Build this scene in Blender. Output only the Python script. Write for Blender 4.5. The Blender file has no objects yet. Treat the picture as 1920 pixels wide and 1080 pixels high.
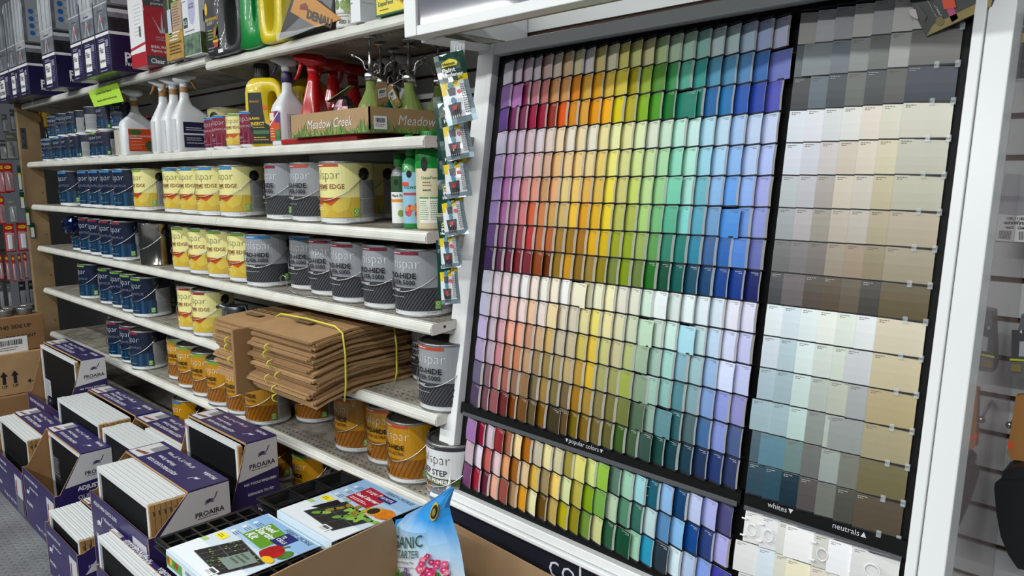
import bpy, bmesh, math, random
from mathutils import Vector, Matrix
random.seed(7)
C = bpy.context.scene.collection
SC = bpy.context.scene
PI = math.pi
# ---------------------------------------------------------------- camera, world, lamps, exposure
CAM = Vector((1.52814, -1.26245, 1.47638))
RX = Vector((0.7200, 0.6939, -0.0091)).normalized()      # right
RD = Vector((0.0958, -0.1124, -0.9890)).normalized()     # down
RF = Vector((-0.6873, 0.7112, -0.1474)).normalized()     # forward
FPX = 1413.3
cd = bpy.data.cameras.new('camera'); cam = bpy.data.objects.new('camera', cd); C.objects.link(cam)
cd.sensor_width = 36; cd.lens = FPX / 1920 * 36; cd.clip_start = .02
m3 = Matrix((RX, -RD, -RF)).transposed()
cam.matrix_world = Matrix.Translation(CAM) @ m3.to_4x4()
SC.camera = cam
SC.view_settings.view_transform = 'Standard'; SC.view_settings.look = 'None'
SC.view_settings.exposure = 0.0; SC.view_settings.gamma = 1.0
SC.view_settings.use_curve_mapping = False
w = bpy.data.worlds.new('world'); SC.world = w; w.use_nodes = True
w.node_tree.nodes['Background'].inputs[0].default_value = (.80, .90, 1, 1)
w.node_tree.nodes['Background'].inputs[1].default_value = .075
def lamp(name, loc, sx, sy, power, rot=(0, 0, 0), col=(.97, 1, .99)):
    l = bpy.data.lights.new(name, 'AREA'); l.shape = 'RECTANGLE'; l.size = sx; l.size_y = sy
    l.energy = power; l.color = col
    o = bpy.data.objects.new(name, l); C.objects.link(o); o.location = loc; o.rotation_euler = rot
    return o
for x, y, sx, pw in ((-3.0, -1.75, 2.0, 33), (-.7, -1.75, 2.0, 35), (1.6, -1.75, 2.0, 37), (-3.9, -3.75, 1.3, 60), (-2.3, -3.75, 1.3, 62), (-.4, -3.75, 2.0, 92), (2.0, -3.75, 2.0, 92)):
    lamp('ceiling_tube_lamp', (x, y, 2.95), sx, .14, pw)
# ---------------------------------------------------------------- pixel of the 1920x1080 frame -> point on a real plane
def ray(u, v): return RX * ((u - 960) / FPX) + RD * ((v - 540) / FPX) + RF
def on_z(u, v, z): r = ray(u, v); return CAM + r * ((z - CAM.z) / r.z)
def on_y(u, v, y): r = ray(u, v); return CAM + r * ((y - CAM.y) / r.y)
def on_x(u, v, x): r = ray(u, v); return CAM + r * ((x - CAM.x) / r.x)
def round_at(u, v, yc, r):
    """x of an upright round thing of radius r at depth yc whose left outline is at pixel column u"""
    q = ray(u, v); q = Vector((q.x, q.y)).normalized(); px, py = q.y, -q.x
    t = (yc - CAM.y - r * py) / q.y
    return CAM.x + t * q.x + r * px
# ---------------------------------------------------------------- materials
_M = {}
def lin(h):
    h = h.lstrip('#'); c = [int(h[i:i + 2], 16) / 255 for i in (0, 2, 4)]
    return [(v / 12.92 if v <= .04045 else ((v + .055) / 1.055) ** 2.4) for v in c] + [1]
def M(hexc, rough=.5, metal=0, noise=0, scale=30, spec=.5, coat=0, bump=0):
    key = (hexc, rough, metal, noise, scale, spec, coat, bump)
    if key in _M: return _M[key]
    m = bpy.data.materials.new('m_' + hexc.lstrip('#')); m.use_nodes = True
    nt = m.node_tree; b = nt.nodes['Principled BSDF']
    b.inputs['Base Color'].default_value = lin(hexc)
    b.inputs['Roughness'].default_value = rough; b.inputs['Metallic'].default_value = metal
    b.inputs['Specular IOR Level'].default_value = spec; b.inputs['Coat Weight'].default_value = coat
    m.diffuse_color = lin(hexc)
    if noise or bump:
        tc = nt.nodes.new('ShaderNodeTexCoord'); n = nt.nodes.new('ShaderNodeTexNoise')
        n.inputs['Scale'].default_value = scale; n.inputs['Detail'].default_value = 6
        nt.links.new(tc.outputs['Object'], n.inputs['Vector'])
        if noise:
            mx = nt.nodes.new('ShaderNodeMix'); mx.data_type = 'RGBA'
            c = lin(hexc); mx.inputs[6].default_value = [v * (1 - noise) for v in c[:3]] + [1]
            mx.inputs[7].default_value = [min(1, v * (1 + noise * .6)) for v in c[:3]] + [1]
            rp = nt.nodes.new('ShaderNodeValToRGB'); rp.color_ramp.elements[0].position = .35; rp.color_ramp.elements[1].position = .65
            nt.links.new(n.outputs['Fac'], rp.inputs[0]); nt.links.new(rp.outputs[0], mx.inputs[0])
            nt.links.new(mx.outputs[2], b.inputs['Base Color'])
        if bump:
            bp = nt.nodes.new('ShaderNodeBump'); bp.inputs['Strength'].default_value = bump; bp.inputs['Distance'].default_value = .004
            nt.links.new(n.outputs['Fac'], bp.inputs['Height']); nt.links.new(bp.outputs[0], b.inputs['Normal'])
    _M[key] = m; return m
def glass(hexc, rough=.05, alpha=None, ior=1.3):
    key = ('glass', hexc, rough, alpha, ior)
    if key in _M: return _M[key]
    m = bpy.data.materials.new('m_clear_' + hexc.lstrip('#')); m.use_nodes = True
    b = m.node_tree.nodes['Principled BSDF']
    b.inputs['Base Color'].default_value = lin(hexc); b.inputs['Roughness'].default_value = rough
    b.inputs['IOR'].default_value = ior
    if alpha is None: b.inputs['Transmission Weight'].default_value = 1
    else: b.inputs['Alpha'].default_value = alpha
    _M[key] = m; return m
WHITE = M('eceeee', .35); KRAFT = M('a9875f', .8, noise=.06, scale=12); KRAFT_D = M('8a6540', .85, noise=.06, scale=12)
STEEL = M('b9bcbe', .25, 1); BLACK = M('0c0c0e', .4); INK = M('16161a', .6); PURPLE = M('2c2358', .35, noise=.08, scale=20)
PAPER = M('e6e6e6', .55); LIME = M('b9ee3a', .6)
# ---------------------------------------------------------------- mesh builder
class MB:
    """collects shapes with their own materials; build() links them as ONE mesh object"""
    def __init__(s): s.v = []; s.f = []; s.m = []; s.sm = []; s.mats = []
    def mi(s, m):
        if m not in s.mats: s.mats.append(m)
        return s.mats.index(m)
    def add(s, vs, fs, m, smooth=False):
        o = len(s.v); s.v += [tuple(v) for v in vs]; k = s.mi(m)
        for f in fs: s.f.append([i + o for i in f]); s.m.append(k); s.sm.append(smooth)
    def quad(s, a, b, c, d, m): s.add([a, b, c, d], [(0, 1, 2, 3)], m)
    def poly(s, pts, m): s.add(pts, [tuple(range(len(pts)))], m)
    def box(s, x0, x1, y0, y1, z0, z1, m, T=None):
        vs = [Vector((x, y, z)) for x in (x0, x1) for y in (y0, y1) for z in (z0, z1)]
        if T is not None: vs = [T @ v for v in vs]
        s.add(vs, [(0, 1, 3, 2), (4, 6, 7, 5), (0, 4, 5, 1), (2, 3, 7, 6), (0, 2, 6, 4), (1, 5, 7, 3)], m)
    def bbox(s, x0, x1, y0, y1, z0, z1, m, r=.002, T=None, seg=2):
        """bevelled box"""
        b = bmesh.new(); bmesh.ops.create_cube(b, size=1)
        for v in b.verts: v.co = Vector((x0 + (v.co.x + .5) * (x1 - x0), y0 + (v.co.y + .5) * (y1 - y0), z0 + (v.co.z + .5) * (z1 - z0)))
        bmesh.ops.bevel(b, geom=b.edges[:], offset=r, segments=seg, affect='EDGES', profile=.5)
        s.bm(b, m, T)
    def bm(s, b, m, T=None, smooth=False):
        b.verts.index_update()
        s.add([(T @ v.co) if T is not None else v.co.copy() for v in b.verts], [[v.index for v in f.verts] for f in b.faces], m, smooth); b.free()
    def lathe(s, prof, m, n=32, T=None, smooth=True, sx=1, sy=1, a0=0, a1=2 * PI):
        """prof: list of (r, z); revolve about z"""
        full = abs(a1 - a0 - 2 * PI) < 1e-6; cols = n if full else n + 1
        vs = []
        for i in range(cols):
            a = a0 + (a1 - a0) * i / n
            for r, z in prof:
                p = Vector((r * math.sin(a) * sx, -r * math.cos(a) * sy, z)); vs.append(T @ p if T is not None else p)
        k = len(prof); fs = []
        for i in range(n):
            j = (i + 1) % cols
            for q in range(k - 1):
                fs.append((i * k + q, j * k + q, j * k + q + 1, i * k + q + 1))
        s.add(vs, fs, m, smooth)
    def disc(s, r, z, m, n=32, T=None):
        vs = [Vector((r * math.cos(2 * PI * i / n), r * math.sin(2 * PI * i / n), z)) for i in range(n)]
        s.add([T @ v if T is not None else v for v in vs], [tuple(range(n))], m)
    def tube(s, pts, r, m, n=8, closed=False, rs=None):
        pts = [Vector(p) for p in pts]; vs = []; L = len(pts)
        up = Vector((0, 0, 1)); pu = None
        for i, p in enumerate(pts):
            a = pts[(i - 1) % L] if (closed or i > 0) else p; b = pts[(i + 1) % L] if (closed or i < L - 1) else p
            t = (b - a).normalized()
            u = (pu - t * pu.dot(t)) if pu is not None else (up - t * up.dot(t))
            if u.length < 1e-4: u = Vector((1, 0, 0)) - t * t.x
            u.normalize(); pu = u; w_ = t.cross(u); rr = rs[i] if rs else r
            for k in range(n):
                an = 2 * PI * k / n; vs.append(p + (u * math.cos(an) + w_ * math.sin(an)) * rr)
        fs = []
        for i in range(L if closed else L - 1):
            j = (i + 1) % L
            for k in range(n): fs.append((i * n + k, i * n + (k + 1) % n, j * n + (k + 1) % n, j * n + k))
        if not closed: fs += [tuple(range(n - 1, -1, -1)), tuple((L - 1) * n + k for k in range(n))]
        s.add(vs, fs, m, True)
    def loft(s, rings, m, smooth=True, cap=True):
        n = len(rings[0]); vs = [p for r in rings for p in r]; fs = []
        for i in range(len(rings) - 1):
            for k in range(n): fs.append((i * n + k, i * n + (k + 1) % n, (i + 1) * n + (k + 1) % n, (i + 1) * n + k))
        if cap: fs += [tuple(range(n - 1, -1, -1)), tuple((len(rings) - 1) * n + k for k in range(n))]
        s.add(vs, fs, m, smooth)
    def prism(s, poly, axis, a, b, m, T=None):
        """poly: 2-D outline extruded along axis 'x','y' or 'z' from a to b"""
        def P(p, h):
            q = Vector({'x': (h, p[0], p[1]), 'y': (p[0], h, p[1]), 'z': (p[0], p[1], h)}[axis])
            return T @ q if T is not None else q
        n = len(poly); vs = [P(p, a) for p in poly] + [P(p, b) for p in poly]
        s.add(vs, [tuple(range(n - 1, -1, -1)), tuple(range(n, 2 * n))] + [(i, (i + 1) % n, n + (i + 1) % n, n + i) for i in range(n)], m)
    def text(s, txt, m, F, width=None, height=None, bold=0, spacing=1, shear=0, step=None):
        """F maps text-plane (x, y), centred on 0, to a 3-D point"""
        vs, fs, W, H = text_mesh(txt, bold, spacing, shear)
        k = (width / W) if width else height / H
        pts = [(x * k, y * k) for x, y in vs]
        if step:
            b = bmesh.new(); bv = [b.verts.new((x, y, 0)) for x, y in pts]
            for f in fs:
                try: b.faces.new([bv[i] for i in f])
                except ValueError: pass
            wrap_cut(b, step); b.verts.index_update()
            pts = [(v.co.x, v.co.y) for v in b.verts]; fs = [[v.index for v in f.verts] for f in b.faces]; b.free()
        s.add([F(x, y) for x, y in pts], fs, m)
        return k * W, k * H
    def flat(s, poly, m, F, step=None):
        b = bmesh.new(); bv = [b.verts.new((x, y, 0)) for x, y in poly]; b.faces.new(bv)
        if step: wrap_cut(b, step)
        b.verts.index_update()
        s.add([F(v.co.x, v.co.y) for v in b.verts], [[v.index for v in f.verts] for f in b.faces], m); b.free()
    def rect(s, x0, x1, y0, y1, m, F, step=None): s.flat([(x0, y0), (x1, y0), (x1, y1), (x0, y1)], m, F, step)
    def mesh(s, name):
        me = bpy.data.meshes.new(name); me.from_pydata(s.v, [], s.f)
        for m in s.mats: me.materials.append(m)
        me.polygons.foreach_set('material_index', s.m); me.polygons.foreach_set('use_smooth', s.sm)
        me.update(); return me
    def build(s, name, parent=None, label=None, kind=None):
        o = bpy.data.objects.new(name, s.mesh(name)); C.objects.link(o)
        if parent is not None: o.parent = parent
        if label: o['label'] = label
        if kind: o['kind'] = kind
        return o
def wrap_cut(b, step):
    xs = [v.co.x for v in b.verts]; lo, hi = min(xs), max(xs); k = math.ceil(lo / step)
    while k * step < hi:
        if k * step > lo + 1e-6:
            bmesh.ops.bisect_plane(b, geom=b.verts[:] + b.edges[:] + b.faces[:], plane_co=(k * step, 0, 0), plane_no=(1, 0, 0))
        k += 1
_T = {}
def text_mesh(txt, bold, spacing, shear):
    key = (txt, bold, spacing, shear)
    if key in _T: return _T[key]
    cu = bpy.data.curves.new('t', 'FONT'); cu.body = txt; cu.size = 1; cu.resolution_u = 2
    cu.offset = bold; cu.space_character = spacing; cu.shear = shear; cu.fill_mode = 'FRONT' if hasattr(cu, 'fill_mode') else cu.fill_mode
    o = bpy.data.objects.new('t', cu); C.objects.link(o)
    me = bpy.data.meshes.new_from_object(o.evaluated_get(bpy.context.evaluated_depsgraph_get()))
    vs = [(v.co.x, v.co.y) for v in me.vertices]; fs = [list(p.vertices) for p in me.polygons]
    bpy.data.objects.remove(o); bpy.data.curves.remove(cu); bpy.data.meshes.remove(me)
    x0, x1 = min(v[0] for v in vs), max(v[0] for v in vs); y0, y1 = min(v[1] for v in vs), max(v[1] for v in vs)
    vs = [(x - (x0 + x1) / 2, y - (y0 + y1) / 2) for x, y in vs]
    _T[key] = (vs, fs, x1 - x0, y1 - y0); return _T[key]
def plane(o, ux, uy):
    o, ux, uy = Vector(o), Vector(ux).normalized(), Vector(uy).normalized()
    return lambda x, y: o + ux * x + uy * y
def cyl(r, zc, th0=0):
    """wrap onto an upright cylinder; x is arc length, theta 0 faces -Y"""
    return lambda x, y: (r * math.sin(th0 + x / r), -r * math.cos(th0 + x / r), zc + y)
# ---------------------------------------------------------------- things
def tag(o, label, cat, group=None):
    o['label'] = label; o['category'] = cat
    if group: o['group'] = group
    return o
def thing(name, label, cat, loc=(0, 0, 0), rz=0, group=None):
    o = bpy.data.objects.new(name, None); C.objects.link(o); o.empty_display_size = .05
    o.location = loc; o.rotation_euler = (0, 0, rz); return tag(o, label, cat, group)
KIDS = {}
def dup(root, loc, rz, label, group=None):
    r = root.copy(); C.objects.link(r); r.location = loc; r.rotation_euler = (0, 0, rz); r['label'] = label
    if group: r['group'] = group
    for ch in list(root.children):
        c = ch.copy(); C.objects.link(c); c.parent = r
        for g in ch.children: d = g.copy(); C.objects.link(d); d.parent = c
    return r
def struct(o): o['kind'] = 'structure'; return o
ORD = ['zeroth', 'first', 'second', 'third', 'fourth', 'fifth', 'sixth', 'seventh', 'eighth', 'ninth', 'tenth', 'eleventh', 'twelfth', 'thirteenth',
       'fourteenth', 'fifteenth', 'sixteenth', 'seventeenth', 'eighteenth', 'nineteenth', 'twentieth', 'twenty-first', 'twenty-second', 'twenty-third']
Z1, Z2, Z3, Z4, Z5, Z6, Z7 = 1.8946, 1.5754, 1.3326, 1.0856, .8302, .5572, .300
Z2 = 1.581
# ================================================================ the setting
def nodes_mat(name):
    m = bpy.data.materials.new(name); m.use_nodes = True
    return m, m.node_tree, m.node_tree.nodes['Principled BSDF']
def mth(nt, op, a, b=None):
    n = nt.nodes.new('ShaderNodeMath'); n.operation = op
    for i, x in enumerate((a, b)):
        if x is None: continue
        if isinstance(x, (int, float)): n.inputs[i].default_value = x
        else: nt.links.new(x, n.inputs[i])
    return n.outputs[0]
def floor_material():
    """grey vinyl with a raised diamond-plate pattern"""
    m, nt, b = nodes_mat('m_diamond_plate_vinyl')
    tc = nt.nodes.new('ShaderNodeTexCoord'); sp = nt.nodes.new('ShaderNodeSeparateXYZ'); nt.links.new(tc.outputs['Object'], sp.inputs[0])
    def lug(rot, ox, oy):
        c, s = math.cos(rot), math.sin(rot); P = .036
        x = mth(nt, 'ADD', mth(nt, 'DIVIDE', sp.outputs[0], P), ox); y = mth(nt, 'ADD', mth(nt, 'DIVIDE', sp.outputs[1], P), oy)
        fx = mth(nt, 'SUBTRACT', mth(nt, 'FRACT', x), .5); fy = mth(nt, 'SUBTRACT', mth(nt, 'FRACT', y), .5)
        u = mth(nt, 'ADD', mth(nt, 'MULTIPLY', fx, c), mth(nt, 'MULTIPLY', fy, s)); v = mth(nt, 'SUBTRACT', mth(nt, 'MULTIPLY', fy, c), mth(nt, 'MULTIPLY', fx, s))
        d = mth(nt, 'ADD', mth(nt, 'POWER', mth(nt, 'DIVIDE', u, .34), 2), mth(nt, 'POWER', mth(nt, 'DIVIDE', v, .10), 2))
        return mth(nt, 'MAXIMUM', mth(nt, 'SUBTRACT', 1, d), 0)
    h = mth(nt, 'MAXIMUM', lug(PI / 4, 0, 0), lug(-PI / 4, .5, .5))
    bp = nt.nodes.new('ShaderNodeBump'); bp.inputs['Strength'].default_value = .9; bp.inputs['Distance'].default_value = .004
    nt.links.new(h, bp.inputs['Height']); nt.links.new(bp.outputs[0], b.inputs['Normal'])
    n = nt.nodes.new('ShaderNodeTexNoise'); n.inputs['Scale'].default_value = 5; n.inputs['Detail'].default_value = 8; nt.links.new(tc.outputs['Object'], n.inputs['Vector'])
    r = nt.nodes.new('ShaderNodeValToRGB'); r.color_ramp.elements[0].position = .3; r.color_ramp.elements[1].position = .7
    r.color_ramp.elements[0].color = lin('5e6062'); r.color_ramp.elements[1].color = lin('77797b')
    nt.links.new(n.outputs['Fac'], r.inputs[0]); nt.links.new(r.outputs[0], b.inputs['Base Color'])
    b.inputs['Roughness'].default_value = .38
    return m
b = MB(); b.box(-5.5, 2.6, -5.2, .9, -.05, 0, floor_material()); struct(b.build('floor'))
b = MB(); b.box(-5.5, 2.6, -5.2, 1.6, 3.05, 3.1, M('d8d8d6', .9)); struct(b.build('ceiling'))
# slatwall at the back: white boards with brown grooves between them
b = MB(); sw = M('d6d8d8', .4, noise=.04, scale=4); sg = M('4a2c1c', .7)
YW, GR, GP = .40, 1.879, .0757
b.box(-3.3, 2.6, YW + .008, YW + .03, 0, 2.75, sg)
z = GR - 24 * GP
while z < 2.7:
    z0, z1 = max(z + .0055, 0), min(z + GP - .0055, 2.75)
    for xa, xb in ((-3.3, .5355), (.5365, 2.6)): b.box(xa, xb, YW, YW + .012, z0, z1, sw)
    z += GP
struct(b.build('wall_back'))
b = MB(); b.box(-5.5, -3.3, .50, .55, 0, 2.75, M('3a3937', .9, noise=.1, scale=3)); struct(b.build('wall_far'))
b = MB(); b.box(-3.66, -3.302, YW, YW + .03, 0, 1.575, M('57585a', .6)); struct(b.build('wall_panel'))
# ---------------------------------------------------------------- steel gondola shelving
ENAMEL = M('dcdbd2', .33, noise=.10, scale=9); ENAMEL_D = M('bdb9ad', .5, noise=.22, scale=14)
def deck_material():
    """dusty painted steel deck, slotted with rows of small holes towards the front"""
    m, nt, b = nodes_mat('m_perforated_steel')
    tc = nt.nodes.new('ShaderNodeTexCoord'); sp = nt.nodes.new('ShaderNodeSeparateXYZ'); nt.links.new(tc.outputs['Object'], sp.inputs[0])
    fx = mth(nt, 'SUBTRACT', mth(nt, 'FRACT', mth(nt, 'DIVIDE', sp.outputs[0], .0254)), .5)
    fy = mth(nt, 'SUBTRACT', mth(nt, 'FRACT', mth(nt, 'DIVIDE', sp.outputs[1], .0254)), .5)
    d = mth(nt, 'ADD', mth(nt, 'POWER', mth(nt, 'DIVIDE', fx, .2), 2), mth(nt, 'POWER', mth(nt, 'DIVIDE', fy, .11), 2))
    hole = mth(nt, 'LESS_THAN', d, 1)
    front = mth(nt, 'LESS_THAN', mth(nt, 'PINGPONG', mth(nt, 'ADD', sp.outputs[1], -.03), .2), .085)
    hole = mth(nt, 'MULTIPLY', hole, front)
    n = nt.nodes.new('ShaderNodeTexNoise'); n.inputs['Scale'].default_value = 11; n.inputs['Detail'].default_value = 9; n.inputs['Roughness'].default_value = .65
    nt.links.new(tc.outputs['Object'], n.inputs['Vector'])
    r = nt.nodes.new('ShaderNodeValToRGB'); e = r.color_ramp.elements; e[0].position = .33; e[0].color = lin('6a6258'); e[1].position = .6; e[1].color = lin('a39d90')
    nt.links.new(n.outputs['Fac'], r.inputs[0])
    mx = nt.nodes.new('ShaderNodeMix'); mx.data_type = 'RGBA'; mx.inputs[7].default_value = lin('1c1a18')
    nt.links.new(hole, mx.inputs[0]); nt.links.new(r.outputs[0], mx.inputs[6]); nt.links.new(mx.outputs[2], b.inputs['Base Color'])
    b.inputs['Roughness'].default_value = .55
    return m
DECK = deck_material(); SEC = 1.219
def lip(y0, z):
    return [(y0 + .022, z), (y0 + .006, z), (y0 + .004, z - .003), (y0 + .001, z - .0035), (y0 - .001, z - .008), (y0 - .0005, z - .010), (y0 - .004, z - .013),
            (y0 - .004, z - .024), (y0, z - .030), (y0 + .006, z - .032), (y0 + .022, z - .032)]
LV = {1: 'top', 2: 'second', 3: 'third', 4: 'fourth', 5: 'fifth', 6: 'sixth', 7: 'bottom'}
SN = ['right-hand', 'middle', 'left-hand']
def shelf(level, i, z, y0, back=.385, x0=None, x1=None):
    x1 = -i * SEC - .0015 if x1 is None else x1; x0 = -(i + 1) * SEC + .0015 if x0 is None else x0
    t = thing('steel_shelf', f'{"worn " if level > 3 else ""}white steel shelf, {LV[level]} level from the top, {SN[i]} section', 'shelf', (x0, 0, z), group='gondola shelves')
    L = x1 - x0
    m = MB(); m.box(.001, L - .001, y0 + .022, back, -.018, 0, DECK); m.build('deck', t)
    m = MB(); m.prism(lip(y0, 0), 'x', 0, L, ENAMEL); m.build('front_rail', t)
    for xa in (.004, L - .008):
        m = MB(); m.prism([(y0 + .03, -.018), (back, -.018), (back, -.085), (y0 + .2, -.06), (y0 + .04, -.032)], 'x', xa, xa + .004, ENAMEL_D); m.build('bracket', t)
    if i == 0:      # pressed end cap with its hole
        m = MB(); m.prism([(y0, -.004), (y0 + .022, 0), (y0 + .1, -.001), (y0 + .1, -.022), (y0 + .03, -.03), (y0, -.031)], 'x', L, L + .002, ENAMEL)
        T = Matrix.Translation((L + .0025, y0 + .045, -.013)) @ Matrix.Rotation(PI / 2, 4, 'Y'); m.disc(.0045, 0, M('241c16', .8), 12, T); m.build('end_cap', t)
    return t
for i in range(3):
    shelf(1, i, Z1 if i == 0 else 1.917, 0)
    shelf(2, i, Z2, 0); shelf(3, i, Z3, 0); shelf(4, i, Z4, .009); shelf(5, i, Z5, .018); shelf(6, i, Z6, .029)
    shelf(7, i, Z7, .03, x1=-.0015 if i == 0 else None)
    m = MB(); m.box(-(i + 1) * SEC + .012, -i * SEC - .014, .062, .075, 0, .262, M('8d8a82', .5, noise=.15))
    k = m.build('kick_plate', label=f'dusty steel kick plate below the bottom shelf, {SN[i]} section'); tag(k, k['label'], 'kick plate', 'gondola kick plates')
for i in range(4):
    m = MB(); x = -i * SEC - (.03 if i == 0 else 0) + (.03 if i == 3 else 0); m.box(x - .014, x + .014, .355, .384, 0, 2.6, M('a5a39a', .45)); 
    for k in range(60): m.box(x - .003, x + .003, .3535, .3552, .3 + k * .038, .316 + k * .038, BLACK)
    tag(m.build('shelf_upright'), ['slotted steel upright behind the right end of the shelves', 'slotted steel upright behind the joint of the right-hand and middle shelves',
        'slotted steel upright behind the joint of the middle and left-hand shelves', 'slotted steel upright behind the left end of the shelves'][i], 'upright', 'shelf uprights')
# raw timber post at the far left end
pine = M('8a7250', .75, noise=.22, scale=7)
t = thing('timber_post', 'raw timber post nailed up at the far left end of the shelves', 'post', (-3.70, .05, 0))
m = MB(); m.bbox(-.02, .02, -.075, .040, 0, 1.93, pine, .003); m.build('post_board', t)
m = MB(); m.box(.0205, .0225, -.066, -.039, 1.66, 1.78, M('9aa2a6', .3, 1))
for k in range(3): m.disc(.004, 0, BLACK, 10, Matrix.Translation((.0228, -.052, 1.68 + k * .04)) @ Matrix.Rotation(PI / 2, 4, 'Y'))
m.build('steel_plate', t, 'small galvanised plate with three holes')
for zz in (.62, .9, 1.15, 1.4):
    m = MB(); m.disc(.005, 0, M('5a4a38', .6), 10, Matrix.Translation((.0206, .018, zz)) @ Matrix.Rotation(PI / 2, 4, 'Y')); m.build('nail_head', t)
# darker worn floor mat in the aisle
m = MB(); m.bbox(-3.9, -2.15, -1.5, -.66, 0, .006, M('3c3c3b', .7, noise=.3, scale=6), .002); tag(m.build('floor_mat'), 'dark worn mat on the aisle floor beside the cartons', 'mat')
# ================================================================ slanted paint chip display
DU = Vector((math.cos(-.0295), math.sin(-.0295), 0)); OUT = Vector((math.sin(-.0295), -math.cos(-.0295), 0))
LEAN = .1583
DN = Vector((0, 0, -1)) * math.cos(LEAN) + OUT * math.sin(LEAN); NN = OUT * math.cos(LEAN) + Vector((0, 0, 1)) * math.sin(LEAN)
DO = Vector((.07, .2235, 1.7754))
MD = Matrix((DU, -NN, -DN)).transposed().to_4x4(); MD.translation = DO       # local x = along, y = into the board, z = up the board
disp = thing('paint_chip_display', 'large slanted colour display with white frame and black board for paint chips', 'display'); disp.matrix_world = MD
def D(u, d, n=0): return Vector((u, -n, -d))
ROW, CP, CW, CH = .0616, .03418, .0536, .0575
BOARD = M('070708', .6, spec=.2); FR = M('e9ebeb', .3)
m = MB(); m.box(-.03, 1.125, .004, .012, -1.18, .04, BOARD); m.build('board', disp)
def stile(u0, u1, n): 
    m = MB(); m.bbox(u0, u1, -n, .03, -1.19, .05, FR, .002); return m
m = stile(-.0912, -.046, .016); m.bbox(-.0450, -.0228, -.020, .03, -1.19, .05, FR, .002); m.build('frame_stile', disp)
m = stile(1.1385, 1.1776, .018); m.bbox(1.1200, 1.1375, -.022, .03, -1.19, .05, FR, .002); m.build('frame_stile', disp)
m = MB(); m.bbox(-.0228, 1.12, -.018, .03, .0195, .05, FR, .002); m.build('frame_top', disp)
m = MB(); m.bbox(-.0912, 1.1776, -.020, .03, -1.186, -1.1635, FR, .002); m.bbox(-.0912, 1.1776, -.030, .03, -1.200, -1.188, FR, .003); m.build('frame_ledge', disp)
# base below the ledge: dark panel, upright
P0 = MD @ D(-.0912, 1.2, -.0); P1 = MD @ D(1.1776, 1.2, .0)
Mi = MD.inverted()
m = MB(); PB = M('23242e', .35)
for a, b_, mat in ((-.02, .0, PB),):
    vs = [P0 + OUT * .018, P1 + OUT * .018, P1 - OUT * .25, P0 - OUT * .25]
    lo = [Vector((v.x, v.y, .0)) for v in vs]
    m.add([Mi @ v for v in vs + lo], [(0, 1, 2, 3), (7, 6, 5, 4), (0, 4, 5, 1), (1, 5, 6, 2), (2, 6, 7, 3), (3, 7, 4, 0)], PB)
m.build('base_panel', disp)
q = P0 + OUT * .0188
m = MB(); Fb = plane(Vector((q.x, q.y, 0)) + DU * (.4535) + Vector((0, 0, P0.z - .041)), DU, (0, 0, 1))
Fl = lambda x, y: Mi @ Vector(Fb(x, y))
m.text('c', M('dfe6ee', .4), lambda x, y: Fl(x, y), height=.042, bold=-.012)
b0 = m.v[:]; m = MB(); m.text('colors', M('dfe6ee', .4), lambda x, y: Fl(x + .105, y + .012), height=.062, bold=-.012); m.build('base_lettering', disp)
m = MB(); m.box(-.0912, -.088, .03, .2, -1.19, .05, FR); m.build('side_panel', disp)
# right side panel: glossy, reaching back to the slatwall
gl = M('b3a4a6', .09, spec=.6, coat=.8)
m = MB(); A = [MD @ D(1.1776, -.05, -.03), MD @ D(1.1776, 1.2, -.03)]
A = [A[0], A[1], Vector((A[1].x, A[1].y, 0)), Vector((A[1].x - .003, .399, 0)), Vector((A[0].x, .399, A[0].z))]
m.add([Mi @ v for v in A] + [Mi @ (v - Vector((.012, 0, 0))) for v in A], [(0, 1, 2, 3, 4), (9, 8, 7, 6, 5)] + [(i, i + 5, (i + 1) % 5 + 5, (i + 1) % 5) for i in range(5)], gl)
m.build('side_panel', disp, 'glossy right side panel')
# chip pockets: a dark clear rail under each row, stepped chip by chip
RAIL = M('26262d', .5, spec=.3); S = .34; S_OLD = .25
CU, CN, CDD = (MD.inverted() @ CAM).x, -(MD.inverted() @ CAM).y, -(MD.inverted() @ CAM).z
def par(u, d, dn): return dn * (CU - u) / CN, dn * (CDD - d) / CN      # keeps a line of sight when something stands dn further out
def left_rail(d, name='pocket_rail', cols=23):
    m = MB(); d += par(.4, d, .0085)[1]
    for c in range(cols):
        u1 = CW + c * CP; u1 += par(u1, d, (S - S_OLD) * CW)[0]; u0 = u1 - CW * (.96 if c == 0 else .68); n0 = .001 + S * (CW - (u1 - u0)); n1 = .001 + S * CW
        zt, zb = -d + .0016, -d - .0016
        vs = [(u0, -n0 - .001, zt), (u1, -n1 - .0012, zt), (u1, -n1 - .0012, zb), (u0, -n0 - .001, zb), (u0, .004, zt), (u1, .004, zt), (u1, .004, zb), (u0, .004, zb)]
        m.add(vs, [(0, 1, 2, 3), (4, 5, 1, 0), (3, 2, 6, 7), (1, 5, 6, 2)], RAIL)
    m.build(name, disp)
def right_rail(d, u0, cols=7):
    m = MB(); d += par(.95, d, .0095)[1]
    for c in range(cols):
        ua = u0 + c * .0337; ub = ua + (.075 if c == cols - 1 else .05); zt, zb = -d + .0016, -d - .0014
        q_ = par(ua, d, .006)[0]; ua += q_; ub += q_
        vs = [(ua, -.0165, zt), (ub, -.003, zt), (ub, -.003, zb), (ua, -.0165, zb), (ua, .004, zt), (ub, .004, zt), (ub, .004, zb), (ua, .004, zb)]
        m.add(vs, [(0, 1, 2, 3), (4, 5, 1, 0), (3, 2, 6, 7), (0, 3, 7, 4)], RAIL)
    m.build('pocket_rail', disp)
POP = 15.55
for r in range(0, 16): left_rail(r * ROW + (-.0016 if r == 0 else 0))
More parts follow.
